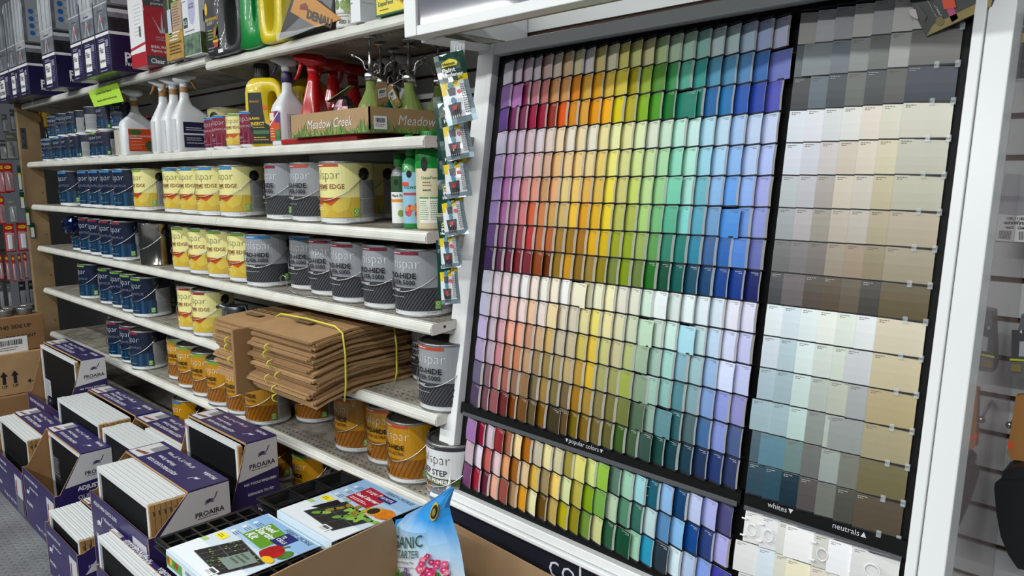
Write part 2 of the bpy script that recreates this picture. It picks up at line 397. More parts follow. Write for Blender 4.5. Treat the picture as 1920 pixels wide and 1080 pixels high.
for r in range(0, 4): left_rail((POP + r) * ROW)
NB = [r * ROW + (-.0048 if r == 0 else 0) for r in range(16)]
for d in NB: right_rail(d, .8235)
WB = .957
for k in range(3): right_rail(WB + .0016 + k * .0605, .8290)
# three small captions on the black board
LT = M('c9cdd4', .5)
def cap(txt, u0, u1, d, n):
    du, dd = par((u0 + u1) / 2, d, n); m = MB(); F = plane(D((u0 + u1) / 2 + du, d + dd, n + .0006), (1, 0, 0), (0, 0, 1)); m.text(txt, LT, F, width=(u1 - u0) * .985, bold=-.004); return m, F
for ua, ub, d0, d1, n in ((-.02, .815, .9205, .950, .010), (.822, 1.118, .9200, .9485, .009)):
    m = MB(); m.box(ua, ub, -n, .004, -d1, -d0, BOARD); m.build('caption_strip', disp)
m, F = cap('popular colors', .3635, .4545, .9355, .010)
for x in (-.052, .0525): m.flat([(x - .0042, .004), (x, -.0045), (x + .0042, .004)], LT, F)
m.build('caption', disp)
m, F = cap('whites', .866, .9045, .9335, .009); m.flat([(.0215, .004), (.0262, -.0045), (.031, .004)], LT, F); m.build('caption', disp)
m, F = cap('neutrals', .9899, 1.0365, .9335, .009); m.flat([(.0255, -.0045), (.035, -.0045), (.0302, .0045)], LT, F); m.build('caption', disp)
LIP = glass('9a9ea2', .3, .16)
m = MB(); m.box(-.004, CW + 22 * CP + .006, -.0165, -.0150, -(POP * ROW - .0045), -(POP * ROW - .0145), LIP); m.build('clear_lip', disp, 'dusty clear lip over the popular colours')
m = MB(); m.box(.827, 1.112, -.0165, -.0150, -(WB - .003), -(WB - .012), LIP); m.build('clear_lip', disp, 'clear lip over the whites')
# ---------------------------------------------------------------- the chips: colours read row by row
ROWS = '''c9c0cf c8bbc8 c8aaba c8b8c4 c6a6a2 d0bdae d2b288 d2c49a cbc5c6 d2c07c d2ccae d2c96e cccb86 d0c898 b2c890 b0c6aa a4c8b2 8abcb0 b6c8ca b4c8ca a8bcd0 a0aed2 b6bad4
86609f bb78bb 95325c c27684 c47574 cf955c d09554 d98218 d5a53a da9c18 d6b548 cdbd3c a89a1c 93ab35 4f8628 3f9152 50a38c 329088 5291b0 508bb0 5283b4 3868ac 626eb2
613f8c 83356a 862f58 a41946 a41e3e 963024 e65610 d8860f dba03a e89a0e f8b010 dccc10 b5a822 84b022 4f9a24 12702a 167a66 126f62 2063a0 2273ae 2856ac 2745a4 5055b4
d6cfe8 e3cbe6 ecd0e8 f0d3da efe1e8 efd8cc f4dcb5 efe6d2 f1dcae ece7d2 f0dfa0 eef0b0 e8e4a4 e2eeb8 dde4cf cce6cf bcecdb c8ebe6 b3def0 c0dcf0 a8c8f0 c2d4f0 c6d2f2
c9b1e2 d99ad6 e8bde2 edc2d2 f2bdb6 e0b49c f0c085 f0cd95 f3cf86 ecd494 e8cc72 f0ec7c d8d88c d2e494 c8dfa0 abdaa8 93dcc2 b2ead8 9cd4e6 a8d4f2 8db8ee b4cbf2 b2c2f4
b39ad6 d285ca e3a9da ec9aa0 ef9c86 cf9a6c eeb07a e6cb82 efc868 e2b050 dcb850 f0dc48 cdc878 c8d86c bcdc94 98cf90 74c9a9 a9e2d6 6cb5c2 8ab8e6 64a0ea 8fb2ee a3a9e2
a78cc9 c072b2 b4749a df7f86 db6a44 d08048 cf9c50 cdb06a f0bf38 dc9e20 ddae20 ead030 b6ba58 acb650 a9d078 74b87a 54ad8c 84d6cf 58a4bc 6f9cc9 4a8cd8 6a94d9 8a95d4
684a86 864a7c 804060 a2424e bd3034 b8643a b5602c a0762c 9a7010 a06a12 dca80a cfae0a 969e1c 8ca21a 98ac58 5c9a52 307f68 1f7a70 2f83a0 3c6498 2c64b0 4c80d0 666eae
452a60 5c2c4c 6c1e3c 7c1826 78202e 8c4218 6c300c 8c6a14 c88e12 8a6410 94782c 8a7a08 75803a 7d920c 6a7c3c 1f6a1c 0a4c34 0e5a54 1a4c64 1a4570 12408c 163a8c 142060
dcdcec ead8e8 f6dde2 f0e2e2 f2eef0 f2dfd4 f2eee4 f4e8d2 f6f4f2 ece6cc b8b490 e8e8c8 f0eab8 e0dccc dedfcc d0e8d6 e6eeee d8e4de e6f2f4 dfeaf2 d4e2f0 e4e4f2 dadaf0
d6d4f0 e4cdda dfc0cc f2c4b6 efd8d4 e9bf9c e6d6d0 e6d0a0 ddd0b8 cfc6b0 dcd296 e8d870 e6dca0 d8d4ae c8d0b4 bcd8bc c6d8ca c8e6dc a8d8e8 bcd6da bcd4ec d0d6f2 c0c2ea
c3b2dc c8b4c0 d4a0ac efa890 eaa68a c08e70 c8a47c cca866 c0b398 c2b290 c8b85a dcbc44 c2c07c c6bd92 b0b878 98b096 9cbcae a0cfc6 82acbc 98bcc2 94b4dc d2dcfa bcc2e8
a896bc b09aac c47c88 b8745c c07850 b8906c 94774e 907a44 a08c5c b6a06c b08c38 d4b02c a0a060 98965a 98a448 82997e 98bcae 88b8b0 4f8490 7ea0a8 7a9acc 8a98d8 8c8cc4
645a76 7c5a66 a8686c a05c54 8c6450 8a6844 786a4c 97783c 76683a 6c5a3a 9a6c08 a08030 807444 706a34 6c7238 4f6650 88a898 5c8a92 2f6068 4a6468 3f6898 8090d0 4a5a88
4a3a58 6c4450 8c5054 6a2828 7a3c08 6a4418 5c4c2c 7a520c 3c3016 5c4426 74600c 7a5c18 6a5a28 5c5828 36561a 3c5638 304c44 16443e 0c3a44 143848 1a3054 22366c 2a3660'''
POPS = '''9a6ea8 8c0c34 d0bcc8 8a1c26 a8664a efd29a a8640c bfb49c e8da9c cbc49c 988c3a d8d070 d0da82 8cb83c 57786a 98c8ac 98ccd4 12586a 88b4e0 0a3c6a b8c4e8 a8aee4 4a4a78
bfa8b4 e4dae8 c4605c e2c6cc e09c6c 9c5c1c d8bc90 d8b24c 97845a f2cc6c d0d8a0 b4a846 7c9c0a 6ea044 b0c8a8 4f8468 2f6458 b4d0d4 5484b4 82b6e4 0a4488 2a3f78 a8a6e0
6c3264 a01a34 5a1232 e8a890 904438 a8845c d8920e e4e0b0 624612 b89c54 b0a414 8a800e 6a8a34 c6c888 28583a 04442a 96c8a8 2090b4 22323e d0e6f0 a8bcdc 7c98dc 3c3c9c'''
NEUT = '''9a9894 a8a6ac 94979c b0aeaa 999a9a bbb9b5 bcbab6
5a6268 7e8488 707880 8a8e8c 6e716e a0a09e 706f6b
3e4044 5e6a72 40464e 666a66 444848 5a5a56 3a3f4a
dde2ea e3e2ea d8dcdc e2e2dc e4dacc dcd8c6 d6d2c4
d4dae4 cfd0d8 cdc6c4 d0c4b4 dcd0c0 d6ceb0 c4c2b2
b8bec0 bdbbc2 aba29c cfc4b4 cdc4b8 c4b898 bebba8
9da3a6 b2acae 9e968c bcb0a2 bdb5ab b2a68a b5a993
6e6e6e 7a7676 78706a 9c9080 a08c78 94876c a09680
46464a 686062 544a42 5a4c3c 64584a 46423e 64583e
e2eaee d4e0e8 e2ecec eaeee6 dfe6dc e6e8ea d6ccb4
cdd6e0 b4c8d0 d8e6e4 cfd8d0 d0d8cc c6c8cc c8bc9c
a8bcc6 9fb4bc c4d6d2 b0b8b0 b8bcae a4a8a8 b4a47e
9ab2ba 9cb4bc b8cfcb 8a908c b0b8b0 929694 a59a7a
4a626e 5a8090 6a8280 6a6c6a 98a09c 74766c 706848
2c4656 27495a 0f2c3a 524c4c 6c7068 4a4a42 564a3c'''
WHIT = '''e4e4e2 e2e2e4 d8d8d0 eeeeee d0cfc8 f0f0f2 dddddb
dcdcdc d4dfe8 d8d6c6 e8e2c4 dcd4c4 e0dccc dcdcd8
d2d2d0 d0d4d6 dcdcd6 e0e0dc dcd8d0 e2e2e2 d8d8d6'''
def cname(h):
    r, g, b_ = [int(h[i:i + 2], 16) / 255 for i in (0, 2, 4)]; mx, mn = max(r, g, b_), min(r, g, b_); v, c = mx, mx - mn
    s = c / mx if mx else 0
    if s < .07: return 'off-white' if v > .86 else 'pale grey' if v > .72 else 'mid grey' if v > .45 else 'charcoal'
    hue = (((g - b_) / c) % 6 if mx == r else (b_ - r) / c + 2 if mx == g else (r - g) / c + 4) * 60
    n = ('red' if hue < 14 else 'orange' if hue < 36 else 'yellow' if hue < 62 else 'lime' if hue < 84 else 'green' if hue < 158 else
         'teal' if hue < 192 else 'blue' if hue < 238 else 'violet' if hue < 285 else 'magenta' if hue < 330 else 'crimson' if hue < 352 else 'red')
    if n in ('red', 'orange') and s < .42 and v > .75: n = {'red': 'pink', 'orange': 'peach'}[n]
    if n in ('orange', 'yellow') and v < .72: n = 'brown' if n == 'orange' else 'olive'
    if n in ('orange', 'yellow', 'peach') and s < .25: n = 'cream' if v > .8 else 'taupe'
    p = 'pale' if (v > .8 and s < .35) else 'bright' if (v > .75 and s > .6) else 'dark' if v < .5 else 'muted' if s < .45 else 'rich'
    return f'{p} {n}'
def chip_mat(attr):
    m, nt, b = nodes_mat('m_paint_chip' + ('_many' if attr else ''))
    if attr:
        n = nt.nodes.new('ShaderNodeAttribute'); n.attribute_name = 'chip'; nt.links.new(n.outputs['Color'], b.inputs['Base Color'])
    else:
        n = nt.nodes.new('ShaderNodeObjectInfo'); nt.links.new(n.outputs['Color'], b.inputs['Base Color'])
    b.inputs['Roughness'].default_value = .42; b.inputs['Specular IOR Level'].default_value = .35
    return m
CHIP, CHIPS = chip_mat(0), chip_mat(1)
EDGE = M('e4e2dc', .7); SCRIB = M('77736c', .8); SCRIB_L = M('c8c8c8', .8)
def chip_geo(wd, ht, t, dark, left=True, bow=.0016):
    """front grid (first 10 faces), paper edges, printed name lines; origin at the bottom left back corner; x across, y into board, z up"""
    m = MB(); N = 4; k = 4; fv = []
    for j in range(N + 1):
        z = ht * j / N; n = t + bow * math.sin(PI * j / N)
        fv += [(0, -n, z), (wd * .5, -n - .0006, z), (wd, -n, z)]
    m.add(fv, [(j * 3 + i, j * 3 + i + 1, j * 3 + i + 4, j * 3 + i + 3) for j in range(N) for i in (0, 1)], CHIP)
    back = []
    for j in range(N + 1):
        z = ht * j / N; n = bow * math.sin(PI * j / N) * .8; back += [(0, -n, z), (wd, -n, z)]
    vs = []; fs = []
    for side in (0, 1):
        o = len(vs)
        for j in range(N + 1): vs += [fv[j * 3 + side * 2], back[j * 2 + side]]
        for j in range(N):
            f = (o + 2 * j, o + 2 * j + 1, o + 2 * j + 3, o + 2 * j + 2); fs.append(f if side == 0 else f[::-1])
    o = len(vs); vs += [fv[0], fv[2], back[0], back[1], fv[-3], fv[-1], back[-2], back[-1]]; fs += [(o, o + 2, o + 3, o + 1), (o + 4, o + 5, o + 7, o + 6)]
    m.add(vs, fs, EDGE)
    sc = SCRIB_L if dark else SCRIB; n = t + .0011
    x0, x1 = (wd * .55, wd * .93) if left else (wd * .05, wd * .27)
    for i, (zz, f) in enumerate(((.93, 1), (.875, .5))):
        xa, xb = (x1 - (x1 - x0) * f, x1) if left else (x0, x0 + (x1 - x0) * f)
        q = xa
        while q < xb - .001:
            e = min(xb, q + random.uniform(.002, .0055)); m.quad((q, -n - .0002, ht * zz), (e, -n - .0002, ht * zz), (e, -n - .0002, ht * (zz + .017)), (q, -n - .0002, ht * (zz + .017)), sc); q = e + .0011
    return m
_G = {}
def chip_mesh(kind, t, dark):
    key = (kind, round(t, 4), dark)
    if key not in _G: _G[key] = chip_geo(*{'c': (CW, CH), 'w': (.064, CH), 'n': (.0745, .0585)}[kind], t, dark, kind != 'n')
    return _G[key]
MESHES = {}
CHIPL = []      # (projected size, hexcolour, mesh key, matrix, label, group)
def put_chip(h, kind, t, u, d, n, ang, label, group, twist=0):
    """u, d: bottom left corner on the board, ang: tilt about the vertical (right edge forward positive)"""
    dark = sum(int(h[i:i + 2], 16) for i in (0, 2, 4)) < 250
    T = MD @ Matrix.Translation(D(u, d, n)) @ Matrix.Rotation(-ang, 4, 'Z') @ Matrix.Rotation(twist, 4, 'Y')
    p = T @ Vector((.02, 0, .03)); v = p - CAM; size = 1 / v.dot(RF) ** 2 * abs(v.normalized().dot(NN)) * (2.2 if kind == 'n' else 1)
    CHIPL.append((size, h, (kind, round(t, 4), dark), T, label, group))
rng = random.Random(3); TH = [.0008, .003, .0045, .006, .007]
PULL = {(2, 2): .012, (2, 12): .006, (2, 15): .005, (2, 23): .013, (3, 17): .02, (6, 17): .007, (7, 17): .004, (7, 21): .012, (8, 22): .002, (9, 5): .005, (9, 6): .008,
        (10, 10): .02, (10, 17): .004, (11, 8): .006, (11, 16): .010, (11, 19): .011, (12, 16): .005, (12, 22): .004, (12, 23): .004, (13, 15): .003, (13, 16): .013, (13, 17): .003, (14, 6): .004,
        (14, 15): .006, (14, 16): .011, (14, 18): .011, (15, 3): .006, (15, 4): .007, (15, 6): .008, (15, 7): .003, (15, 9): .016, (15, 10): .005, (15, 17): .004}
POPPULL = {(1, 1): .004, (1, 4): .006, (1, 12): .005, (1, 14): .004, (2, 14): .003, (3, 5): .006, (3, 16): .012, (3, 19): .006, (3, 23): .012}
FULL = {(8, c) for c in range(1, 24)} | {(14, c) for c in range(7, 15)} | {(13, c) for c in range(6, 21)}
def board(rows, d0, pull, where, grp):
    for r, line in enumerate(rows.split('\n'), 1):
        for c, h in enumerate(line.split(), 1):
            pu = pull.get((r, c), 0)
            t = rng.choice(TH[1:] if r > 5 else TH[:4]) if not pu else .0012
            if (r, c) in FULL: t = .007
            u1 = CW + (c - 1) * CP + pu; u1 += par(u1, d0 + r * ROW, (S - S_OLD) * CW)[0]; wd = .064 if pu > .009 else CW; kind = 'w' if pu > .009 else 'c'
            ang = math.asin(S) if not pu else math.asin(S) * .78
            n_front = .001 + S * CW + (.003 if pu else 0)                     # front of the stack at its right edge
            n = n_front - wd * math.sin(ang) - t * math.cos(ang)
            lab = f'{cname(h)} paint chip, {ORD[r]} row, {ORD[c]} column of the {where}'
            put_chip(h, kind, t, u1 - wd * math.cos(ang), d0 + r * ROW - .0018 + (.0035 if pu > .009 else 0) + par(u1, d0 + r * ROW, .0085)[1], n, ang, lab, grp, rng.uniform(-.006, .006))
board(ROWS, 0, PULL, 'main colour grid', 'paint chips of the main colour grid')
board(POPS, POP * ROW, POPPULL, 'popular colours block', 'popular colour chips')
NPULL = {(2, 2): -.018, (13, 1): -.006, (13, 6): -.024, (14, 2): -.014, (9, 2): -.006, (3, 2): 0, (11, 6): -.010, (15, 3): 0}
WPULL = {(1, 4): -.018, (1, 6): -.006, (2, 4): -.010, (2, 1): -.012}
for rows, d0, u0, pull, where, grp, rp in ((NEUT, 0, .8235, NPULL, 'neutrals block', 'neutral paint chips', ROW), (WHIT, WB, .829, WPULL, 'whites block', 'white paint chips', .0605)):
    for r, line in enumerate(rows.split('\n'), 1):
        for c, h in enumerate(line.split(), 1):
            pu = pull.get((r, c), 0); ua = u0 + (c - 1) * .0337 + pu; sl = .24 if not pu else .16
            t = .003 if not pu else .0015
            n = .0175 - t + (.002 if pu else 0); ua += par(ua, d0 + r * rp, .006)[0]
            put_chip(h, 'n', t, ua, d0 + r * rp - .0016 + par(ua, d0 + r * rp, .0095)[1], n, -sl, f'{cname(h)} paint chip, {ORD[r]} row, {ORD[c]} column of the {where}', grp, 0)
CHIPL.sort(key=lambda c: -c[0])
for size, h, key, T, lab, grp in CHIPL[:300]:
    if key not in MESHES: MESHES[key] = chip_mesh(*key).mesh('paint_chip')
    o = bpy.data.objects.new('paint_chip', MESHES[key]); C.objects.link(o); o.matrix_world = T; o.color = lin(h); tag(o, lab, 'paint chip', grp)
m = MB(); cols = []
for size, h, key, T, lab, grp in CHIPL[300:]:
    g = chip_mesh(*key); k = len(m.f)
    m.add([T @ Vector(v) for v in g.v], g.f, CHIPS)
    for i in range(len(g.f)):
        mat = g.mats[g.m[i]]
        m.m[k + i] = m.mi(CHIPS if mat == CHIP else mat)
    cols += [lin(h)] * len(g.f)
o = m.build('paint_chips', kind='stuff'); tag(o, 'smaller paint chips filling the left part of the colour grid', 'paint chips')
at = o.data.attributes.new('chip', 'FLOAT_COLOR', 'FACE')
at.data.foreach_set('color', [x for c in cols for x in c])
# clear pocket windows with oval thumb rings, empty or half empty among the whites
CLR = M('f4f6f8', .12, coat=1)
for c, big in ((0, 0), (1, 0), (4, 0), (6, 1)):
    m = MB(); cx = .829 + c * .0337 + (.038 if big else .022); cz = -(WB + .031 + par(.95, WB, .0095)[1]); y = -.0215 + (.006 if big else 0); rx, rz = (.0125, .0115) if big else (.0095, .011)
    m.tube([(cx + rx * math.cos(a * PI / 12), y, cz + rz * math.sin(a * PI / 12)) for a in range(24)], .0011, CLR, 6, closed=True)
    for dz in (-.017, .015): m.bbox(.829 + c * .0337 - .001, .829 + c * .0337 + .010, y - .001, y + .002, cz + dz, cz + dz + .003, CLR, .0008)
    m.build('clear_pocket', disp)
for r in range(15):      # small clear clips over the outermost neutrals
    for du in (.043, .073):
        m = MB(); m.bbox(.8235 + 6 * .0337 + du - .002, .8235 + 6 * .0337 + du + .006, -.012 + (du - .043) * .2, -.009 + (du - .043) * .2, -((r + 1) * ROW + par(1.0, (r + 1) * ROW, .0095)[1]) - .006, -((r + 1) * ROW + par(1.0, (r + 1) * ROW, .0095)[1]) + .006, glass('e8eef2', .08, .22), .001)
        m.build('clear_clip', disp)
# one clear pocket over an emptied popular stack
m = MB(); ua = CW + 17 * CP - .026; zc = -(POP + .5) * ROW + .006
for a0 in (0,): m.tube([(ua + .008 * math.cos(a * PI / 10), -.0165, zc + .010 * math.sin(a * PI / 10)) for a in range(3, 17)], .0006, M('6f9fae', .2), 6)
m.build('clear_pocket', disp)
# ---------------------------------------------------------------- light box header above the display
HZ = 1.819; HY = -.035
hd = thing('header_sign', 'dark glossy header sign in a white frame above the chip display', 'sign', (-.02, HY, HZ))
m = MB(); m.bbox(0, .046, -.004, .09, 0, .16, FR, .002); m.build('frame_side', hd)
m = MB(); m.bbox(1.226, 1.27, -.004, .09, 0, .16, FR, .002); m.build('frame_side', hd)
m = MB(); m.bbox(.046, 1.226, -.002, .045, 0, .024, FR, .002); m.build('frame_bottom', hd)
m = MB(); m.bbox(.046, 1.226, -.002, .06, .14, .16, FR, .002); m.build('frame_top', hd)
m = MB(); m.box(.046, 1.226, .004, .05, .024, .14, M('6a6b74', .07, spec=.7, coat=1)); m.build('sign_face', hd)
m = MB(); m.box(.046, 1.226, .045, .062, .002, .02, M('9b8f82', .8, noise=.15, scale=18)); m.build('underside_strip', hd, 'tan strip along the underside')
m = MB(); m.bbox(.004, .018, .09, .43, .03, .13, FR, .001); m.build('bracket_plate', hd)
m = MB(); m.bbox(.0, .05, .05, .31, -.006, .006, FR, .001); m.build('bracket_arm', hd)
m = MB(); m.bbox(1.252, 1.266, .09, .43, .03, .13, FR, .001); m.build('bracket_plate', hd)
m = MB(); m.tube([(.03, .12, .007), (.05, .17, .012), (.035, .22, .006), (.06, .27, .012)], .002, M('6e6e70', .5), 6); m.build('loose_wire', hd)
# ================================================================ paint cans
R_, H_ = .0828, .1925
TAU = PI / 180
PANEL = M('a2a4a6', .5, noise=.35, scale=420); BAND = M('d9dbdc', .45); ECO = M('6fae2c', .5); WIRE = M('b4b6b6', .3, 1)
RIM = M('7f8183', .3, .9); LID = M('6d6a64', .42, .75, noise=.15, scale=20)
TAB = {'blue': '1f7dc2', 'red': '8a1d2c', 'green': '6aa32c', 'orange': 'b8452a', 'maroon': '7d1f34'}
def can_label(kind, tab, r, h, small=False):
    """printed wrap: theta 0 faces the aisle; y runs from the foot of the can"""
    m = MB(); L = [0]
    z0, z1 = .035 * h, .955 * h
    def F(): 
        L[0] += .00012; rr = r + .0002 + L[0]
        return lambda x, y: (rr * math.sin(x / r), -rr * math.cos(x / r), y)
    st = 8 * TAU * r; A = lambda deg: deg * TAU * r
    def rect(a, b, y0, y1, mat): m.rect(A(a), A(b), y0 * h, y1 * h, mat, F(), st)
    def tri(pts, mat): m.flat([(A(a), y * h) for a, y in pts], mat, F(), st)
    def txt(s, a, y, wdeg, mat, bold=0, sp=1):
        f = F(); m.text(s, mat, lambda x, q: f(x + A(a), q + y * h), width=A(wdeg), bold=bold, spacing=sp, step=st)
    def small_lines(a0, a1, ys, mat, th=.008):
        f = F(); rr = random.Random(int(a0 * 7 + sum(ys) * 100))
        for y in ys:
            q = a0; end = a0 + (a1 - a0) * rr.uniform(.7, 1)
            while q < end: e = min(end, q + rr.uniform(2, 6)); m.rect(A(q), A(e), y * h, (y + th) * h, mat, f); q = e + .9
    base = {'navy': '0e1934', 'yellow': 'eae39a', 'grey': '979aa0', 'gold': 'bd8712', 'prep': 'dfe1e2', 'crimson': '7c2238'}[kind]
    front = M(base, .32, coat=.25)
    rect(-100, 78, .035, .965, front); rect(-100, 78, .035, .10, BAND)
    if kind != 'prep':
        rect(78.5, 200, .10, .70, PANEL); rect(78.5, 260, .70, .965, front if kind != 'navy' else M('0c1630', .35)); rect(78.5, 260, .035, .10, BAND); rect(200, 260, .10, .70, front)
        small_lines(84, 190, [.66 - i * .019 for i in range(27)], M('6c6e70', .6), .006); rect(78.5, 190, .395, .41, M('b4b6b8', .5))
    small_lines(-40, -12, [.066], M('8a8c8e', .6)); small_lines(48, 74, [.066], M('8a8c8e', .6))
    if tab: rect(-46, 34, .912, .958, M(TAB[tab], .4)); small_lines(-35, -5, [.93], M('d8dce0', .6), .012)
    vt = {'navy': 'cfd8e4', 'yellow': '55544a', 'grey': 'e4e8ec', 'gold': 'f2ead0', 'prep': '3c3e42', 'crimson': 'e0d0d4'}[kind]
    V = M(vt, .4)
    txt('valspar', -3, .765, 80, V, -.022)
    if kind in ('navy', 'crimson'):
        lo, hi = ('0f3554', '174a6c') if kind == 'navy' else ('6a1c30', '8f2c44')
        rect(-100, 77, .10, .43, M(lo, .32, coat=.25))
        for i in range(12): rect(-62 + i * 12, -57 + i * 12 + (i % 3) * 2, .10, .425, M('0d2e4a' if i % 2 else hi, .32, coat=.25) if kind == 'navy' else M(hi if i % 2 else lo, .32))
        txt('MEDALLION PLUS', -1, .585, 88, M('7d8698' if kind == 'navy' else 'd8b8c0', .4), -.004)
        small_lines(-12, 8, [.53], M('8a93a5', .5)); small_lines(-40, 4, [.31, .275, .24], M('b8c6d6', .5)); small_lines(-40, 30, [.17], M('9fb2c8', .5))
        for i, c in enumerate(('e8e4da', 'c04a2a', 'd8d8d0')): tri([(-26 + i * 4, .40), (-22 + i * 4, .40), (-24 + i * 4, .46 + .02 * (i == 1))], M(c, .5))
    elif kind == 'yellow':
        txt('SUPREME EDGE', -1, .60, 94, M('8a4a32', .45), .006); small_lines(-24, 16, [.545], M('8a7a4a', .5))
        rect(-100, 77, .105, .425, M('cbb03a', .4))
        for pts, c in (([(-100, .105), (-40, .105), (-60, .425), (-100, .425)], 'b8801c'), ([(-45, .425), (10, .425), (-22, .26)], 'b5541c'), ([(10, .425), (38, .425), (16, .29), (-4, .35)], 'c2501e'),
                       ([(-40, .105), (-22, .26), (-45, .425), (-66, .30)], 'c99c30'), ([(-22, .26), (-4, .35), (12, .23), (-2, .105), (-30, .105)], 'cfb84a'),
                       ([(16, .29), (38, .425), (60, .425), (52, .24), (30, .18)], 'd3bb4c'), ([(-2, .105), (12, .23), (30, .18), (40, .105)], 'c9a838'), ([(-30, .105), (-40, .105), (-36, .19)], '7c4a18'),
                       ([(40, .105), (58, .105), (50, .14)], '8d6f2e'), ([(30, .18), (52, .24), (62, .105), (40, .105)], 'c4a63e'), ([(-62, .425), (-45, .425), (-22, .26), (-52, .36)], 'c8742a')):
            tri(pts, M(c, .4))
        small_lines(-40, 0, [.295, .262, .23], M('f2ecc8', .5), .012)
    elif kind == 'grey':
        rect(-100, 78, .10, .435, M('3b3c40', .35)); lt = M('55575c', .35)
        for i in range(26):
            s = -1 if i < 9 else 1; x = -96 + i * 6.6
            if i >= 9: tri([(x, .10), (x + 2, .10), (x + 2 + 13, .25), (x + 13, .25)] if x + 15 < 78 else [(x, .10), (x + 2, .10), (x + 2.1, .11), (x, .11)], lt)
            else: tri([(x, .25), (x + 2, .25), (x + 15, .10), (x + 13, .10)], lt)
            if i >= 9 and x + 29 < 78: tri([(x + 13, .25), (x + 15, .25), (x + 29, .40), (x + 27, .40)], lt)
            elif i < 6: tri([(x + 2, .40), (x + 4, .40), (x + 15, .25), (x + 13, .25)], lt)
        txt('PRO-HIDE', -3, .615, 66, M('0e1018', .4), .03); txt('SILVER 5000', -4, .515, 64, M('4e5054', .35), .035); txt('SILVER 5000', -4, .518, 64, M('191a1d', .35), .012)
        txt('LATEX PAINT', -20, .405, 34, M('e8e8ea', .45), .02); small_lines(-38, 12, [.30], M('b9bbbe', .5))
    elif kind == 'gold':
        rect(-100, 77, .10, .41, M('985f12', .32, coat=.25)); ln = M('7f4a0e', .4)
        for i in range(14):
            x = -92 + i * 11
            if x + 22 < 76: tri([(x, .105), (x + 2, .105), (x + 22, .40), (x + 20, .40)], ln)
        txt('PRO-HIDE', -6, .60, 64, M('140e06', .4), .03); txt('GOLD ULTRA', -6, .505, 62, M('6e4408', .35), .03)
        small_lines(-40, -8, [.33, .30, .27, .24], M('d8b070', .5)); rect(-40, -20, .145, .185, M('5a2e14', .4)); small_lines(-40, 40, [.115], M('d8b070', .5))
    else:
        rect(-100, 200, .035, .965, front); rect(-100, 200, .915, .965, M('34363a', .4)); small_lines(-30, 4, [.935], M('c8ccd0', .5), .01)
        rect(-100, 200, .13, .40, M('808488', .45)); rect(-100, 200, .395, .505, M('4c5a26', .4)); rect(-100, -8, .305, .395, M('8a5226', .5, noise=.4, scale=60)); tri([(-60, .305), (-8, .305), (-8, .35), (-60, .38)], M('c07a30', .5))
        txt('valspar', -3, .76, 80, M('3c3e42', .4), -.022); txt('PREP STEP', -6, .585, 74, M('33353a', .4), .012); txt('STAIN PRIMER', -4, .455, 74, M('eceee8', .4), .03)
        for i in range(4): rect(-2 + i * 13, 1 + i * 13, .335, .35, M('c8ccd0', .5))
        small_lines(-45, -2, [.27, .25], PAPER); small_lines(-40, -10, [.19, .175], PAPER); small_lines(8, 50, [.19, .175], PAPER); small_lines(-40, -15, [.075], M('8a8c8e', .5))
    if kind != 'prep':
        rect(63, 75, .125, .245, ECO); f = F()
        m.flat([(A(69 + 3.6 * math.cos(i * PI / 6)), h * .208 + A(3.6 * math.sin(i * PI / 6))) for i in range(12)], PAPER, f)
        f = F(); m.flat([(A(69 + 2.4 * math.cos(i * PI / 6)), h * .208 + A(2.4 * math.sin(i * PI / 6))) for i in range(12)], ECO, f)
        small_lines(64, 74, [.155, .142], PAPER, .006)
    return m
def can_body(r, h, mat=None):
    m = MB(); b = mat or M('9a9c9e', .35, .8)
    m.lathe([(0, .004 * h), (r * .94, .004 * h), (r * .985, 0), (r * 1.012, .006 * h), (r * 1.012, .022 * h), (r, .032 * h), (r, .957 * h), (r * 1.012, .967 * h), (r * 1.016, .985 * h), (r * 1.0, 1.0 * h), (r * .965, .997 * h), (r * .95, .97 * h), (r * .9, .965 * h), (0, .965 * h)], b, 40)
    return m
def can_lid(r, h):
    m = MB(); m.lathe([(r * .955, .965 * h), (r * .955, .996 * h), (r * .925, 1.002 * h), (r * .895, .99 * h), (r * .875, .975 * h), (r * .83, .978 * h), (r * .80, .985 * h), (0, .984 * h)], LID, 40); return m
def bail(r, h, drop=.42, front=1.045):
    pts = []
    for i in range(31):
        a = -PI / 2 + PI * i / 30; c = math.cos(a)
        rr = r * (1.055 + (front - 1.0) * .55 * c)
        pts.append((rr * math.sin(a), -rr * c - .002 * c, h * .80 - drop * h * (c ** .85 if c > 0 else 0)))
    m = MB(); m.tube(pts, .0016, WIRE, 6); return m
def ear(r, h, s):
    m = MB(); T = Matrix.Translation((s * r, 0, h * .795)) @ Matrix.Rotation(s * PI / 2, 4, 'Y')
    m.lathe([(.0195, -.004), (.0195, .0015), (.0175, .0028), (.006, .0022), (.0045, .005), (0, .005)], M('101012', .35), 24, T); return m
CANS = {}
def make_can(kind, tab, size='gallon', handle=True):
    r, h = (R_, H_) if size == 'gallon' else (.0535, .125)
    t = thing('paint_can' if size == 'gallon' else 'quart_paint_can', '', 'paint can')
    can_body(r, h).build('can_body', t); can_lid(r, h).build('lid', t)
    can_label(kind, tab, r, h).build('printed_wrap', t)
    if size == 'gallon':
        ear(r, h, 1).build('handle_ear', t); ear(r, h, -1).build('handle_ear', t)
        if handle: bail(r, h).build('wire_handle', t)
    return t
def place_can(kind, tab, x, y, z, label, rz=0, size='gallon', group=None, handle=True):
    key = (kind, tab, size, handle)
    if key not in CANS:
        t = CANS[key] = make_can(*key); t.location = (x, y, z + .0004); t.rotation_euler = (0, 0, rz); t['label'] = label
        if group: t['group'] = group
        return t
    return dup(CANS[key], (x, y, z + .0004), rz, label, group)
